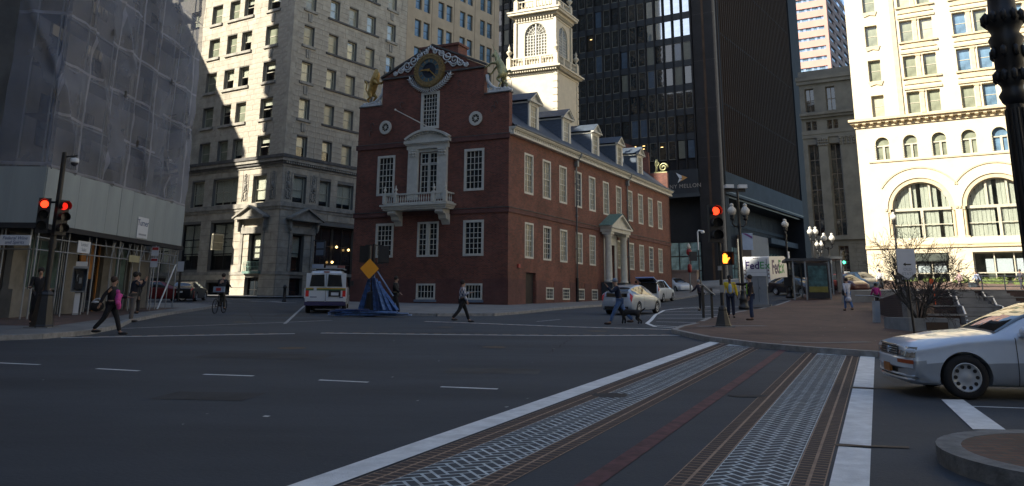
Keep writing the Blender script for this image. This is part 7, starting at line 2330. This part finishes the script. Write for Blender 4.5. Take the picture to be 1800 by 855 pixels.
b = MB(); b.box(-.1, .02, -.08, -.02, 1.9, 2.05); b.box(-.08, .08, -.09, -.07, 1.15, 1.4); b.obj('button_box', galv, rs)
# centre signal seen from behind with barriers heaped at its foot
P = gp(652, 556)
cs = thing('traffic_signal', 'black signal pole seen from behind among the blue barriers, with an orange diamond board', 'traffic light', P)
signal_base(cs, .34, .62, 1.05)
zt = zat(655, 433, P) - P.z
b = MB(); b.cyl((0, 0, .9), (0, 0, zt + .1), .075, n=12); b.obj('pole', black_metal, cs)
for x in (-.38, .42):
    root = signal_head(cs, x, .20, zt, rad(180 + (12 if x > 0 else -12)), 9, w_=.5, seg=.24)
b = MB(); b.box(-.4, .45, -.02, .02, zt + .02, zt + .06); b.box(-.4, .45, -.02, .02, zt - .80, zt - .76); b.obj('bracket', black_metal, cs)
zd = zat(651, 473, P) - P.z
b = MB(); r = .45; b.prism([(0, -r - .02), (r - .02, 0), (0, r), (-r + .02, 0)], -.16, -.13, 'y'); b.xf(Matrix.Translation((-.10, -.25, zd))); b.obj('diamond_board', orange_sign, cs)
# barriers: leaning and lying planks
def plank(label, a, c, wd, th, m=blue_barrier, roll=0.0):
    a, c = Vector(a), Vector(c); d = (c - a); L = d.length; d.normalize()
    s_ = d.cross(Vector((0, 1, 0))).normalized(); n = s_.cross(d)
    t = bpy.data.objects.new('barrier_board', None)
    b = MB(); b.box(0, L, -th / 2, th / 2, -wd / 2, wd / 2)
    o = b.obj('barrier_board', m)
    M_ = Matrix((d, n, s_)).transposed().to_4x4() @ Matrix.Rotation(roll, 4, 'X'); M_.translation = a
    o.matrix_world = M_
    tag(o, label, 'barrier', 'blue barrier boards heaped round the signal pole')
    return o
random.seed(3)
lab_b = ['blue barrier board leaning on the right of the black signal pole', 'blue barrier board lying flat on the road below the signal pole', 'blue barrier board leaning on the left of the black signal pole']
ORD = ('first', 'second', 'third', 'fourth', 'fifth', 'sixth', 'seventh', 'eighth', 'ninth', 'tenth', 'eleventh', 'twelfth', 'thirteenth')
for i in range(12):
    x0 = .30 + i * .088
    bm_ = (blue_barrier, blue_barrier2, blue_barrier3, blue_barrier)[i % 4]
    plank(ORD[i] + ' blue barrier board leaning beside the black signal pole, counted outward to the right', (P.x + x0 + random.uniform(-.05, .05), P.y - .45 - .13 * (i % 3), P.z + .08 + .10 * (i % 3)), (P.x + .04 + i * .035, P.y - .12 - .09 * (i % 3), P.z + 1.95 - i * .05 - random.uniform(0, .2)), .15, .04, bm_, roll=random.uniform(-.9, .9))
for i in range(3):
    plank(ORD[i] + ' blue barrier board leaning left of the black signal pole', (P.x - .62 + i * .12, P.y + .15, P.z + .1), (P.x - .15, P.y + .1, P.z + 1.7 - i * .2), .15, .05, roll=random.uniform(-.3, .3))
light_edge = mat('pale_blue_edge', (.20, .28, .45), rough=.5, var=.2)
plank('pale edged board leaning against the heap of blue barriers', (P.x + 1.05, P.y - .5, P.z + .9), (P.x + .25, P.y - .3, P.z + 2.0), .05, .05, light_edge)
for i in range(13):
    z = P.z + .05 + .052 * (i // 3)
    xa = P.x - 1.6 + random.uniform(-.4, .6); xe = P.x + random.uniform(1.0, 2.0)
    ya = P.y - .75 - .14 * (i % 3) + random.uniform(-.1, .1)
    if i > 8: xe = P.x + random.uniform(-.3, .6); xa = P.x - 1.4 + random.uniform(-.2, .2)
    plank(ORD[i] + ' blue barrier board in the flat heap on the road below the signal pole', (xa, ya, z + random.uniform(0, .05)), (xe, ya + random.uniform(-.35, .25), z + .03), .05, .20, random.choice([blue_barrier, blue_barrier2, blue_barrier3, light_edge]), roll=random.uniform(-.3, .3))

# twin-globe lamp posts
def globe_shape(b, x, y, z, r=.24):
    b.lathe([(r * .35, 0), (r * .8, .08), (r, r * .9), (r * .93, r * 1.35), (r * .62, r * 1.75), (r * .40, r * 1.95), (r * .38, r * 2.15), (r * .5, r * 2.3), (r * .35, r * 2.6), (.01, r * 2.75)], (x, y, z), 14)
def lamp_post(label, P, hz, twin=True, gr_=.24, gap=.36, rz=0.0, extra=0.0, single=False, group=None):
    """hz: height of the globe's foot above the ground"""
    t = thing('street_lamp', label, 'street lamp', P, rz, group)
    b = MB()
    b.lathe([(.30, 0), (.30, .18), (.24, .24), (.22, .5), (.26, .55), (.17, .7), (.13, .95), (.15, 1.0), (.095, 1.1)], n=10)
    b.obj('base', black_metal, t)
    b = MB(); b.cyl((0, 0, 1.0), (0, 0, hz - .55 + extra), .09, .06, n=12); b.cyl((0, 0, hz - .75), (0, 0, hz - .5), .10, n=12); b.obj('pole', black_metal, t)
    b = MB()
    if twin:
        for s in (-1, 1):
            b.tube([(0, 0, hz - .6), (s * gap * .6, 0, hz - .62), (s * gap, 0, hz - .5), (s * gap, 0, hz - .2)], .05, 8)
            b.lathe([(.05, -.3), (.14, -.2), (.09, -.12), (.16, -.03), (.13, 0.0)], (s * gap, 0, hz), 10)
    else: b.cyl((0, 0, hz - .7), (0, 0, hz - .1), .06, n=10); b.lathe([(.06, -.3), (.14, -.2), (.09, -.12), (.16, -.03), (.13, 0)], (0, 0, hz), 10)
    b.obj('lamp_arm', black_metal, t)
    for s in ((-1, 1) if twin else (0,)):
        g_ = MB(); globe_shape(g_, s * gap, 0, hz, gr_); g_.obj('globe', globe, t)
    return t
P = gp(1308, 549); P.z += .13
hz = zat(1295, 379, P) - P.z
t = lamp_post('tall twin-globe lamp post with a banner and cameras behind the orange hand signal', P, hz, True, .255, .38, extra=2.1)
b = MB(); b.box(-.75, .45, -.04, .04, hz + 1.35, hz + 1.55); b.obj('camera_bar', black_metal, t)
for x in (-.5, .28):
    b = MB(); b.box(x - .24, x + .24, -.28, .1, hz + 1.55, hz + 1.75); b.obj('camera_hood', white_metal, t)
b = MB(); b.box(.12, .72, -.02, .02, hz - 1.95, hz - 1.0); b.obj('banner', mat('pale_blue_banner', (.32, .40, .52), rough=.7, var=.1), t)
b = MB(); b.prism([(.14, hz - 1.02), (.35, hz - 1.02), (.70, hz - 1.2), (.70, hz - 1.32)], -.03, -.021, 'y'); b.obj('banner_stripe', mat('banner_purple', (.15, .05, .18), var=0), t)
P = gp(1389, 528); P.z += .13
t = lamp_post('single-cluster globe lamp post left of the bus shelter with papers tied on', P, zat(1380, 400, P) - P.z, True, .23, .17, rz=rad(60))
zb2 = zat(1384, 470, P) - P.z
b = MB(); b.box(-.25, .20, -.14, -.1, zb2 - .15, zb2 + 1.15); b.obj('poster', sign_white, t)
b = MB(); b.box(-.3, .3, -.3, .3, .9, 1.5); b.box(-.38, .3, -.35, -.1, 1.5, 1.7); b.obj('news_rack', black_metal, t)
for px, py, ptop, lab, kw in ((1437, 519, 413, 'twin-globe lamp post just beyond the left bus shelter', dict(gap=.22)), (1463, 517, 424, 'twin-globe lamp post between the bus shelter and the green traffic light', dict(gap=.33)), (1446, 509, 434, 'small twin-globe lamp post furthest up the street', dict(gap=.2, gr_=.2))):
    P = gp(px, py); hz = zat(px, ptop, P) - P.z
    if hz > 7: hz = 7
    lamp_post(lab, P, hz, True, rz=0, **kw)
p = aty(1582, 500, 60); hz = zat(1582, 388, p) - p.z
lamp_post('white-globe lamp post standing behind the bare tree', p, hz, False, .22)
# green traffic light in front of the classical block
P = aty(1487, 512, 92)
t = thing('traffic_signal', 'far traffic light showing green at the end of the street', 'traffic light', P)
z = zat(1484, 441, P) - P.z
signal_head(t, 0, -.1, z, 0, 2, .5, seg=.5); b = MB(); b.cyl((0, .1, 0), (0, .1, z), .08); b.obj('pole', black_metal, t)
b = MB(); b.box(-.05, .55, -.14, -.1, z - 3.2, z - 2.2); b.obj('notice', sign_white, t)

# big ornate lamp post on the traffic island, cut by the right edge
pz = aty(1793, 250, 8.3)
P = Vector((pz.x, 8.3, g(pz.x, 8.3) + .14))
t = thing('ornate_lamp_post', 'massive black ornate iron lamp post on the brick traffic island at the right edge', 'street lamp', P)
b = MB(); b.lathe([(.13, 0), (.13, .15), (.12, .2), (.12, .5), (.13, .55), (.12, .75), (.12, 1.0), (.13, 1.05), (.10, 1.2)], n=16); b.obj('base', black_metal, t)
z0 = zat(1790, 175, P) - P.z
b = MB(); b.cyl((0, 0, 1.1), (0, 0, z0), .098, .082, n=18); b.obj('shaft', black_metal, t)
b = MB()
b.lathe([(.09, 0), (.12, .03), (.15, .10), (.11, .16), (.115, .20), (.165, .28), (.125, .36), (.15, .40), (.155, .62), (.185, .70), (.14, .76), (.18, .84), (.215, .9), (.15, 1.0), (.13, 1.3), (.18, 1.42), (.22, 1.5), (.15, 1.6), (.12, 2.2)], (0, 0, z0 - .06), 18)
for zz, r, n in ((.30, .155, 10), (.55, .16, 8), (.92, .205, 12), (1.48, .21, 12)):
    for k in range(n):
        a = 2 * math.pi * k / n
        b.ball((r * math.cos(a), r * math.sin(a), z0 - .06 + zz), .042, 6, sc3=(1, 1, 1.7))
b.xf(Matrix.Diagonal((.9, .9, 1, 1)))
b.obj('ornate_collar', black_metal, t)
b = MB()
for k in range(10):
    a = 2 * math.pi * k / 10
    b.cyl((.10 * math.cos(a), .10 * math.sin(a), 1.15), (.088 * math.cos(a), .088 * math.sin(a), z0 - .1), .012, n=4)
b.obj('flute', black_metal, t)
s = thing('no_turn_sign', 'white no-turn sign with red ring fixed to the ornate post at the right edge', 'sign', P)
zc = zat(1795, 345, P) - P.z
b = MB(); b.prism([(0, -.30), (.56, -.30), (.56, .30), (0.06, .30), (0, .24)], -.14, -.12, 'y'); b.xf(Matrix.Translation((-.02, -.03, zc))); b.obj('sign_plate', sign_white, s)
b = MB()
for i in range(28):
    a0, a1 = 2 * math.pi * i / 28, 2 * math.pi * (i + 1) / 28
    b.prism([(.26 + r * math.cos(a), zc + .02 + r * 1.05 * math.sin(a)) for r, a in ((.19, a0), (.23, a0), (.23, a1), (.19, a1))], -.178, -.171, 'y')
b.prism([(.11, zc + .15), (.14, zc + .18), (.41, zc - .12), (.38, zc - .15)], -.180, -.171, 'y'); b.obj('red_ring', sign_red, s)
b = MB(); b.prism([(.30, zc - .13), (.34, zc - .13), (.34, zc + .06), (.22, zc + .06), (.22, zc + .11), (.11, zc + .03), (.22, zc - .04), (.22, zc + .015), (.30, zc + .015)], -.177, -.1715, 'y'); b.obj('arrow', black_plastic, s)
b = MB()
q = [(-.004, -.29), (.0, .245), (.058, .305)]
b.prism([(-.026, zc - .31), (-.012, zc - .31), (-.012, zc + .235), (-.026, zc + .24)], -.175, -.145, 'y'); b.obj('sign_rim', mat('purple_black_rim', (.02, .012, .02), var=0), s)

# tilted notice board on two posts
P = gp(1247, 565); P.z += .13
t = thing('notice_board', 'black two-legged stand with a tilted pale map panel near the signal', 'notice board', P, rad(12))
b = MB(); b.box(-.30, -.22, -.04, .04, 0, 1.35); b.obj('leg', black_metal, t)
b = MB(); b.box(.22, .30, .20, .28, 0, 1.25); b.obj('leg', black_metal, t)
b = MB(); b.add([(-.28, -.10, 1.42), (.28, -.1, .98), (.36, .45, .98), (-.20, .45, 1.42), (-.28, -.10, 1.38), (.28, -.1, .94), (.36, .45, .94), (-.20, .45, 1.38)], [(0, 1, 2, 3), (7, 6, 5, 4), (0, 4, 5, 1), (1, 5, 6, 2), (2, 6, 7, 3), (3, 7, 4, 0)]); b.obj('panel', mat('map_panel', (.60, .58, .50), rough=.3, var=.25, scale=9), t)
# grey utility cabinet
P = gp(1336, 541); P.z += .13
t = thing('utility_cabinet', 'tall grey utility cabinet standing in front of the delivery truck', 'cabinet', P, rad(-20))
zh = zat(1335, 487, P) - P.z
b = MB(); b.box(-.52, .52, -.3, .3, .06, zh); b.box(-.55, .55, -.33, .33, zh, zh + .04); b.obj('cabinet_body', mat('cabinet_grey', (.16, .18, .20), rough=.6, var=.1), t)
b = MB(); b.box(-.01, .01, -.31, -.301, .2, zh - .1); b.box(.06, .10, -.33, -.301, 1.0, 1.15); b.obj('door_gap', black_plastic, t)
b = MB(); b.box(-.7, .7, -.45, .45, -.05, .06); b.obj('plinth', concrete, t)
# red and white post, camera lamp, fire box in front of the tower
P = gp(1214, 515); P.z += .1
t = thing('fire_alarm_post', 'red fire alarm box on a post with a pale cap by the tower lobby', 'alarm post', P)
b = MB(); b.cyl((0, 0, 0), (0, 0, 3.7), .08, n=10); b.obj('post', grey_metal, t)
b = MB(); b.lathe([(.1, 1.9), (.22, 2.0), (.22, 2.6), (.1, 2.75)], n=8); b.obj('alarm_box', mat('fire_red', (.28, .02, .02), rough=.4, var=.1), t)
b = MB(); b.lathe([(.1, 3.6), (.26, 3.75), (.28, 4.1), (.1, 4.3)], n=8); b.obj('red_head', bpy.data.materials['fire_red'], t)
b = MB(); b.lathe([(.12, 4.28), (.2, 4.4), (.1, 4.75), (.0, 4.85)], n=10); b.obj('cap', globe, t)
P = gp(1231, 515); P.z += .1
t = thing('camera_post', 'thin post with a white hooked camera in front of the tower column', 'camera post', P)
zt = zat(1231, 408, P) - P.z
b = MB(); b.cyl((0, 0, 0), (0, 0, zt), .06, n=8); b.lathe([(.3, 0), (.3, .3), (.1, 1.4)], n=8); b.obj('post', black_metal, t)
b = MB(); b.cyl((0, 0, zt - 1.8), (0, 0, zt), .07, n=8); b.tube([(0, 0, zt), (.1, 0, zt + .15), (.45, 0, zt + .1)], .07, 8); b.ball((.5, 0, zt), .22, 10, sc3=(1, 1, .8)); b.obj('camera', white_metal, t)
b = MB(); b.box(-.9, -.2, -.2, .2, 3.0, 3.9); b.obj('signal_back', black_plastic, t)
# low planter wall with steps left of the tower entrance
P = gp(1200, 512)
t = thing('stone_planter', 'low brown stone planter wall by the tower lobby', 'planter', (P.x, P.y + 6, g(P.x, P.y + 6) + .1), rad(-20))
b = MB(); b.box(-2, 3, -1, 1, 0, 2.0); b.box(-2.1, 3.1, -1.1, 1.1, 2.0, 2.2); b.obj('wall', mat('brown_stone', (.22, .16, .13), var=.2), t)
# pale pole beside the banner, thin
P = gp(1302, 528)
t = thing('steel_pole', 'thin bright steel pole behind the twin-globe lamp', 'pole', P)
b = MB(); b.cyl((0, 0, 0), (0, 0, zat(1297, 420, P) - P.z), .07, n=8); b.obj('pole', chrome, t)

# bus shelters
def shelter(px, py, label, wd, dp, rz, ad=True):
    P = gp(px, py); P.z += .13
    t = thing('bus_shelter', label, 'bus shelter', P, rz, 'glass bus shelters on the plaza')
    H_ = 2.75
    for x in (0, wd * .34, wd):
        for y in (0, dp):
            b = MB(); b.box(x - .05, x + .05, y - .05, y + .05, 0, H_); b.obj('post', grey_metal, t)
    b = MB(); b.box(-.5, wd + .1, -.15, dp + .15, H_, H_ + .14); b.box(-.5, wd + .1, -.17, dp + .17, H_ + .14, H_ + .18); b.obj('roof', mat('shelter_roof', (.05, .055, .06), rough=.4, var=.1) if 'shelter_roof' not in bpy.data.materials else bpy.data.materials['shelter_roof'], t)
    b = MB(); b.box(.05, wd * .34 - .05, dp - .01, dp + .01, .2, H_ - .1); b.obj('glass_panel', clear, t)
    b = MB(); b.box(wd + .0, wd + .02, .05, dp - .05, .2, H_ - .1); b.obj('glass_panel', mat('reflective_panel', (.45, .46, .44), rough=.35, var=.35, scale=2) if 'reflective_panel' not in bpy.data.materials else bpy.data.materials['reflective_panel'], t)
    if ad:
        b = MB(); b.box(wd * .34 + .08, wd - .08, -.06, .06, .12, H_ - .15); b.obj('advert_case', black_metal, t)
        b = MB(); b.box(wd * .34 + .18, wd - .18, -.075, -.06, .95, H_ - .35); b.obj('advert_poster', mat('poster_teal', (.035, .08, .085), rough=.3, var=.6, scale=3) if 'poster_teal' not in bpy.data.materials else bpy.data.materials['poster_teal'], t)
        b = MB(); b.box(wd * .34 + .18, wd - .18, -.078, -.06, .55, .95); b.obj('advert_strip', mat('poster_yellow', (.15, .14, .035), rough=.3, var=.2) if 'poster_yellow' not in bpy.data.materials else bpy.data.materials['poster_yellow'], t)
    b = MB(); b.box(.1, wd * .3, .3, .75, .45, .5); b.obj('bench', grey_metal, t)
    return t
shelter(1398, 531, 'near glass bus shelter with a teal and yellow poster panel', 2.45, 3.6, rad(-14))
shelter(1457, 521, 'second glass bus shelter just beyond the near one', 1.1, 3.2, rad(-14), ad=False)

# phone booth, sandwich board and sign poles on the left
P = gp(131, 560); P.z += .13
t = thing('phone_booth', 'silver and black pay phone pedestal on the left sidewalk', 'pay phone', P, rad(28))
b = MB(); b.box(-.17, .17, -.12, .12, 0, 1.0); b.obj('pedestal', galv, t)
b = MB(); b.box(-.14, .14, -.14, -.12, .08, .95); b.obj('pedestal_panel', sign_white, t)
b = MB(); b.box(-.42, -.38, -.35, .3, 1.0, 2.05); b.box(.38, .42, -.35, .3, 1.0, 2.05); b.box(-.42, .42, .26, .3, 1.0, 2.05); b.box(-.42, .42, -.35, .3, 2.0, 2.1); b.box(-.38, .38, -.30, .26, .98, 1.02); b.obj('hood', galv, t)
b = MB(); b.box(-.22, .22, -.1, .26, 1.1, 1.9); b.obj('phone', black_plastic, t)
b = MB(); b.tube([(-.12, -.13, 1.75), (-.16, -.18, 1.6), (-.12, -.13, 1.45)], .03, 6); b.box(-.02, .14, -.13, -.1, 1.35, 1.6); b.obj('handset', grey_metal, t)
b = MB(); b.box(-.30, .34, -.34, -.28, 2.1, 2.3); b.obj('sign_strip', sign_white, t)
t.scale = (.66, .66, .92)
P = gp(2, 562); P.z += .13
t = thing('sandwich_board', 'white folding sandwich board at the far left of the sidewalk', 'sign', P, rad(-15))
b = MB(); b.prism([(-.40, 0), (-.34, 0), (.02, 1.1), (-.03, 1.1)], -.36, .36, 'x'); b.prism([(.40, 0), (.34, 0), (-.02, 1.1), (.03, 1.1)], -.36, .36, 'x'); b.obj('board', sign_white, t)
b = MB(); b.prism([(-.32, .28), (-.31, .28), (-.10, .92), (-.11, .92)], -.28, .28, 'x'); b.xf(Matrix.Translation((0, -.03, 0))); b.obj('panel_print', sign_blue, t)
P = gp(262, 551); P.z += .13
t = thing('parking_sign_post', 'thin post with two red and white parking notices at the shed corner', 'sign', P)
z1, z2, z3, z4 = [zat(262, v, P) - P.z for v in (434, 450, 454, 470)]
b = MB(); b.cyl((0, 0, 0), (0, 0, z1 + .05), .03, n=8); b.obj('post', galv, t)
b = MB(); b.box(-.17, .17, -.05, -.035, z2, z1); b.box(-.17, .17, -.05, -.035, z4, z3); b.obj('notice', sign_white, t)
b = MB(); b.box(-.15, .15, -.055, -.05, z1 - .16, z1 - .03); b.box(-.15, .15, -.055, -.05, z3 - .14, z3 - .03); b.obj('notice_header', sign_red, t)
P = gp(312, 531); P.z += .05
t = thing('parking_sign_post', 'dark post with one small white notice beside the parked dark saloon', 'sign', P)
z1 = zat(314, 460, P) - P.z
b = MB(); b.cyl((0, 0, 0), (0, 0, z1), .09, n=8); b.obj('post', black_metal, t)
b = MB(); b.box(-.2, .25, -.12, -.10, z1 - .7, z1); b.obj('notice', sign_white, t)
P = gp(499, 531)
t = thing('bollard', 'short black bollard at the granite corner', 'bollard', P); b = MB(); b.lathe([(.16, 0), (.16, .1), (.11, .15), (.11, .95), (.15, 1.0), (.12, 1.15), (.0, 1.25)], n=10); b.obj('post', black_metal, t)

# ---------------- terraces, ramp, planter and bare tree on the right
tz = thing('brick_terraces', 'dark brick seating terraces with pale copings stepping up to the sunny pavement', 'terrace', (0, 0, 0))
lv = [(33.2, 1.18), (39.5, 1.50), (46.5, 1.97), (56.0, 2.50)]
def terr_left(y):  return 16.4 + (y - 34) * .47
for k, (y, z) in enumerate(lv):
    yb = lv[k + 1][0] if k < 3 else 60
    xl0, xl1 = terr_left(y), terr_left(yb)
    b = MB(); z00 = .3
    b.add([(xl0, y, z00), (70, y, z00), (70, yb, z00), (xl1, yb, z00), (xl0, y, z), (70, y, z), (70, yb, z), (xl1, yb, z)], [(4, 5, 6, 7), (0, 1, 5, 4), (1, 2, 6, 5), (2, 3, 7, 6), (3, 0, 4, 7)])
    b.obj('terrace', dark_brick, tz)
    b = MB(); b.box(xl0, 70, y - .05, y + .34, z + .001, z + .07); b.obj('coping', concrete, tz)
sunp = [(terr_left(60) - 0, 60), (75, 60), (75, 118), (52, 118)]
b = MB(); 
b.add([(21.8, 56.6, 2.46), (75, 56.6, 2.46), (75, 60, 2.62), (26.8, 60, 2.62), (75, 118, 2.95), (40, 100, 2.95)], [(0, 1, 2, 3), (3, 2, 4, 5)])
b.add([(21.8, 56.6, 1.0), (75, 56.6, 1.0), (75, 56.6, 2.46), (21.8, 56.6, 2.46)], [(0, 1, 2, 3)])
struct('upper_pavement', b, concrete)
def stair_rail(pts, label):
    t = thing('stair_rail', label, 'handrail')
    b = MB(); b.tube([Vector(p) for p in pts], .045, 6); b.obj('rail', white_metal, t)
    b = MB()
    for p in pts[::2]: b.cyl(p, (p[0], p[1], p[2] - .85), .03, n=6)
    b.obj('rail_post', galv, t)
def zz(pix):
    return [tuple(aty(px, py, yy)) for px, py, yy in pix]
stair_rail(zz([(1668, 513, 54), (1673, 524, 47), (1681, 522, 46.5), (1686, 537, 40), (1692, 539, 39.7), (1699, 558, 33), (1702, 575, 32.6)]), 'zigzag pale handrail down the left flight of terrace steps')
stair_rail(zz([(1727, 513, 56), (1733, 523, 50), (1745, 522, 48), (1752, 537, 41), (1762, 539, 40), (1770, 551, 35), (1776, 560, 34)]), 'zigzag pale handrail down the right flight of terrace steps')
for (px0, px1, yy) in ((1671, 1699, 0), (1727, 1762, 1)):
    t = thing('steps', 'flight of concrete steps between the terraces, %s' % ('left one' if yy == 0 else 'right one'), 'steps')
    for k, (y, z) in enumerate(lv):
        for j in range(3):
            x0 = aty(px0 + (3 - k) * 5, 540, y).x
            b = MB(); b.box(x0, x0 + 1.5, y - .35 * (3 - j), y - .35 * (2 - j), z - .45, z - .42 + j * .15 + .1); b.obj('tread', concrete, t)
t = thing('fence_rail', 'thin dark railing along the top terrace on the far right', 'railing')
b = MB()
for z in (.3, .62, .95): b.cyl((30.5, 56.3, 2.5 + z), (60, 56.3, 2.5 + z), .03, n=6)
b.obj('rail', grey_metal, t)
for i in range(14):
    b = MB(); b.cyl((31 + i * 1.5, 56.3, 2.5), (31 + i * 1.5, 56.3, 3.5), .04, n=6); b.obj('rail_post', grey_metal, t)
# ramp wall with railing (left of the tree)
t = thing('ramp_wall', 'low brick ramp wall with steel railing and concrete end block, left of the bare tree', 'wall')
a_, c_ = gp(1538, 553), gp(1598, 577)
b = MB()
vs = []
for p, h in ((a_, .55), (c_, 1.25)):
    for dx in (0, .35): vs += [(p.x + dx, p.y + dx * .4, g(p.x, p.y) - .05), (p.x + dx, p.y + dx * .4, g(p.x, p.y) + .13 + h)]
b.add(vs, [(0, 4, 5, 1), (2, 3, 7, 6), (1, 5, 7, 3), (0, 1, 3, 2), (4, 6, 7, 5)])
b.obj('ramp_face', dark_brick, t)
e_ = gp(1545, 541)
tl = terr_left
b = MB(); b.add([(a_.x + .35, a_.y, .5), (c_.x + .36, c_.y, .5), (tl(34) + .3, 34, .5), (tl(56) + .3, 56.5, .5), (a_.x + .35, a_.y, 1.75), (c_.x + .36, c_.y, 1.70), (tl(34) + .3, 34, 1.72), (tl(56) + .3, 56.5, 2.3)], [(0, 4, 5, 1), (1, 5, 6, 2), (2, 6, 7, 3), (3, 7, 4, 0), (4, 5, 6, 7)])
b.obj('ramp_body', dark_brick, t)
b = MB(); b.box(c_.x - .1, c_.x + .25, c_.y - .2, c_.y + .2, .5, zat(1598, 505, c_)); b.obj('end_pillar', concrete, t)
b = MB()
for zo in (.18, .75):
    b.tube([(a_.x, a_.y - .1, g(a_.x, a_.y) + .2 + zo * 1.0), (c_.x, c_.y - .1, g(c_.x, c_.y) + .2 + zo * .9)], .03, 6)
for i in range(4):
    f = i / 3; x, y = a_.x + (c_.x - a_.x) * f, a_.y - .1 + (c_.y - a_.y) * f; b.cyl((x, y, g(x, y)), (x, y, g(x, y) + .98), .03, n=6)
b.cyl((a_.x - .9, a_.y + .2, g(a_.x, a_.y) + .98), (a_.x, a_.y - .1, g(a_.x, a_.y) + .96), .03)
b.obj('rail', galv, t)
t2 = thing('concrete_post', 'pale concrete marker post below the magenta coat', 'post', tuple(gp(1541, 573)))
b = MB(); b.prism([(-.10, 0), (.12, 0), (.16, .95), (-.04, .95)], -.12, .12, 'y'); b.obj('post', mat('pale_post', (.33, .36, .38), var=.1), t2)
# planter with the bare tree
p0, p1 = gp(1600, 590), gp(1684, 590)
t = thing('planter', 'square grey concrete planter with a dark plaque below the bare tree', 'planter', (p0.x, p0.y, g(p0.x, p0.y) + .1))
pw = p1.x - p0.x; ph_ = zat(1640, 560, p0) - t.location.z
b = MB(); b.box(0, pw, 0, .25, 0, ph_); b.box(0, pw, 1.6, 1.85, 0, ph_); b.box(0, .25, .25, 1.6, 0, ph_); b.box(pw - .25, pw, .25, 1.6, 0, ph_); b.box(.2, pw - .2, .2, 1.65, 0, ph_ - .1); b.obj('planter_wall', mat('planter_grey', (.19, .21, .23), rough=.8, var=.15, scale=3), t)
b = MB(); b.box(.55, 1.25, -.02, .0, .08, ph_ - .12); b.obj('plaque', mat('brown_plaque', (.035, .02, .016), rough=.5, var=.15), t)
b = MB(); b.box(.25, pw - .25, .25, 1.6, ph_ - .1, ph_ - .04); b.obj('soil', bark, t)
tr = thing('bare_tree', 'leafless many-stemmed small tree spreading above the grey planter', 'tree', (p0.x + pw * .40, p0.y + .9, t.location.z + ph_ - .05))
random.seed(21)
trunk, twigs = MB(), MB()
def branch(p, d, L, r, lev):
    pts = [p]; n = 5 if lev < 2 else 4
    for i in range(n):
        d = (d + Vector((random.gauss(0, .14), random.gauss(0, .14), random.gauss(.02 if lev < 2 else -.0, .12)))).normalized()
        p = p + d * L / n
        pts.append(p)
    rs_ = [r * (1 - .45 * i / n) for i in range(n + 1)]
    (trunk if lev < 2 else twigs).tube(pts, r, 6 if lev < 2 else 4, rs=rs_)
    if lev < 4:
        k = (5, 4, 4, 4)[lev]
        for j in range(k):
            i = random.randint(1 if lev else 2, n)
            a = random.uniform(.35, .85)
            ax = d.cross(Vector((random.gauss(0, 1), random.gauss(0, 1), random.gauss(0, .6)))).normalized()
            branch(pts[i], (Matrix.Rotation(a, 3, ax) @ d), L * random.uniform(.5, .72), max(rs_[i] * .66, .007), lev + 1)
for i in range(8):
    a = 2 * math.pi * i / 8 + .3
    out_ = random.uniform(.45, .85)
    branch(Vector((.12 * math.cos(a), .12 * math.sin(a), 0)), Vector((math.cos(a) * out_, math.sin(a) * out_ * .8, 1)).normalized(), 1.75, .045, 0)
for q_ in (trunk, twigs): q_.xf(Matrix.Translation((.12, 0, 0)) @ Matrix.Diagonal((.80, .85, .86, 1)))
trunk.obj('trunk', bark, tr)
tag(twigs.obj('crown', bark, tr), kind='stuff')
# pointed sign on a thin post in front of the tree
P = gp(1607, 600)
t = thing('direction_sign', 'white pointed direction sign with small arrow in front of the bare tree', 'sign', P, 0)
zt, zb3, ztip = zat(1602, 438, P) - P.z, zat(1602, 479, P) - P.z, zat(1602, 491, P) - P.z
b = MB(); b.cyl((.06, .05, 0), (-.02, .05, zt), .035, n=8); b.obj('post', black_metal, t)
b = MB(); b.prism([(-.28, zt), (.26, zt), (.26, zb3), (0, ztip), (-.28, zb3)], -.03, .0, 'y'); b.obj('sign_plate', sign_white, t)
b = MB(); b.prism([(-.12, zt - .45), (-.04, zt - .40), (-.04, zt - .435), (.12, zt - .435), (.12, zt - .47), (-.04, zt - .47), (-.04, zt - .50)], -.036, -.031, 'y'); b.obj('arrow', black_plastic, t)
for i, s_ in enumerate(('OLD', 'STATE', 'HOUSE')):
    text('lettering', s_, .12, face_m(0, -.034, zt - .60 - i * .13), sign_grey, t, .002)
# orange flag seen through the branches
p = aty(1637, 495, 45)
t = thing('orange_flag', 'small bright orange object glimpsed behind the bare tree', 'flag', p); b = MB(); b.box(-.1, .1, -.03, .03, -.15, .15); b.cyl((.1, 0, -2), (.1, 0, .15), .02); b.obj('flag', mat('flag_orange', (.7, .10, .02), var=0), t)

# ------------------------------------------------------------------ finish: turn skinned figures and lettering into plain meshes
dg = bpy.context.evaluated_depsgraph_get()
dg.update()
for o in skins:
    me = bpy.data.meshes.new_from_object(o.evaluated_get(dg))
    o.modifiers.clear()
    o.data = me
    me.polygons.foreach_set('use_smooth', [True] * len(me.polygons))
for o in texts:
    me = bpy.data.meshes.new_from_object(o.evaluated_get(dg))
    n = bpy.data.objects.new(o.name, me)
    pr, ml = o.parent, o.matrix_local.copy()
    nm = 'lettering'
    bpy.data.objects.remove(o)
    n.name = nm
    col.objects.link(n); n.parent = pr; n.matrix_local = ml
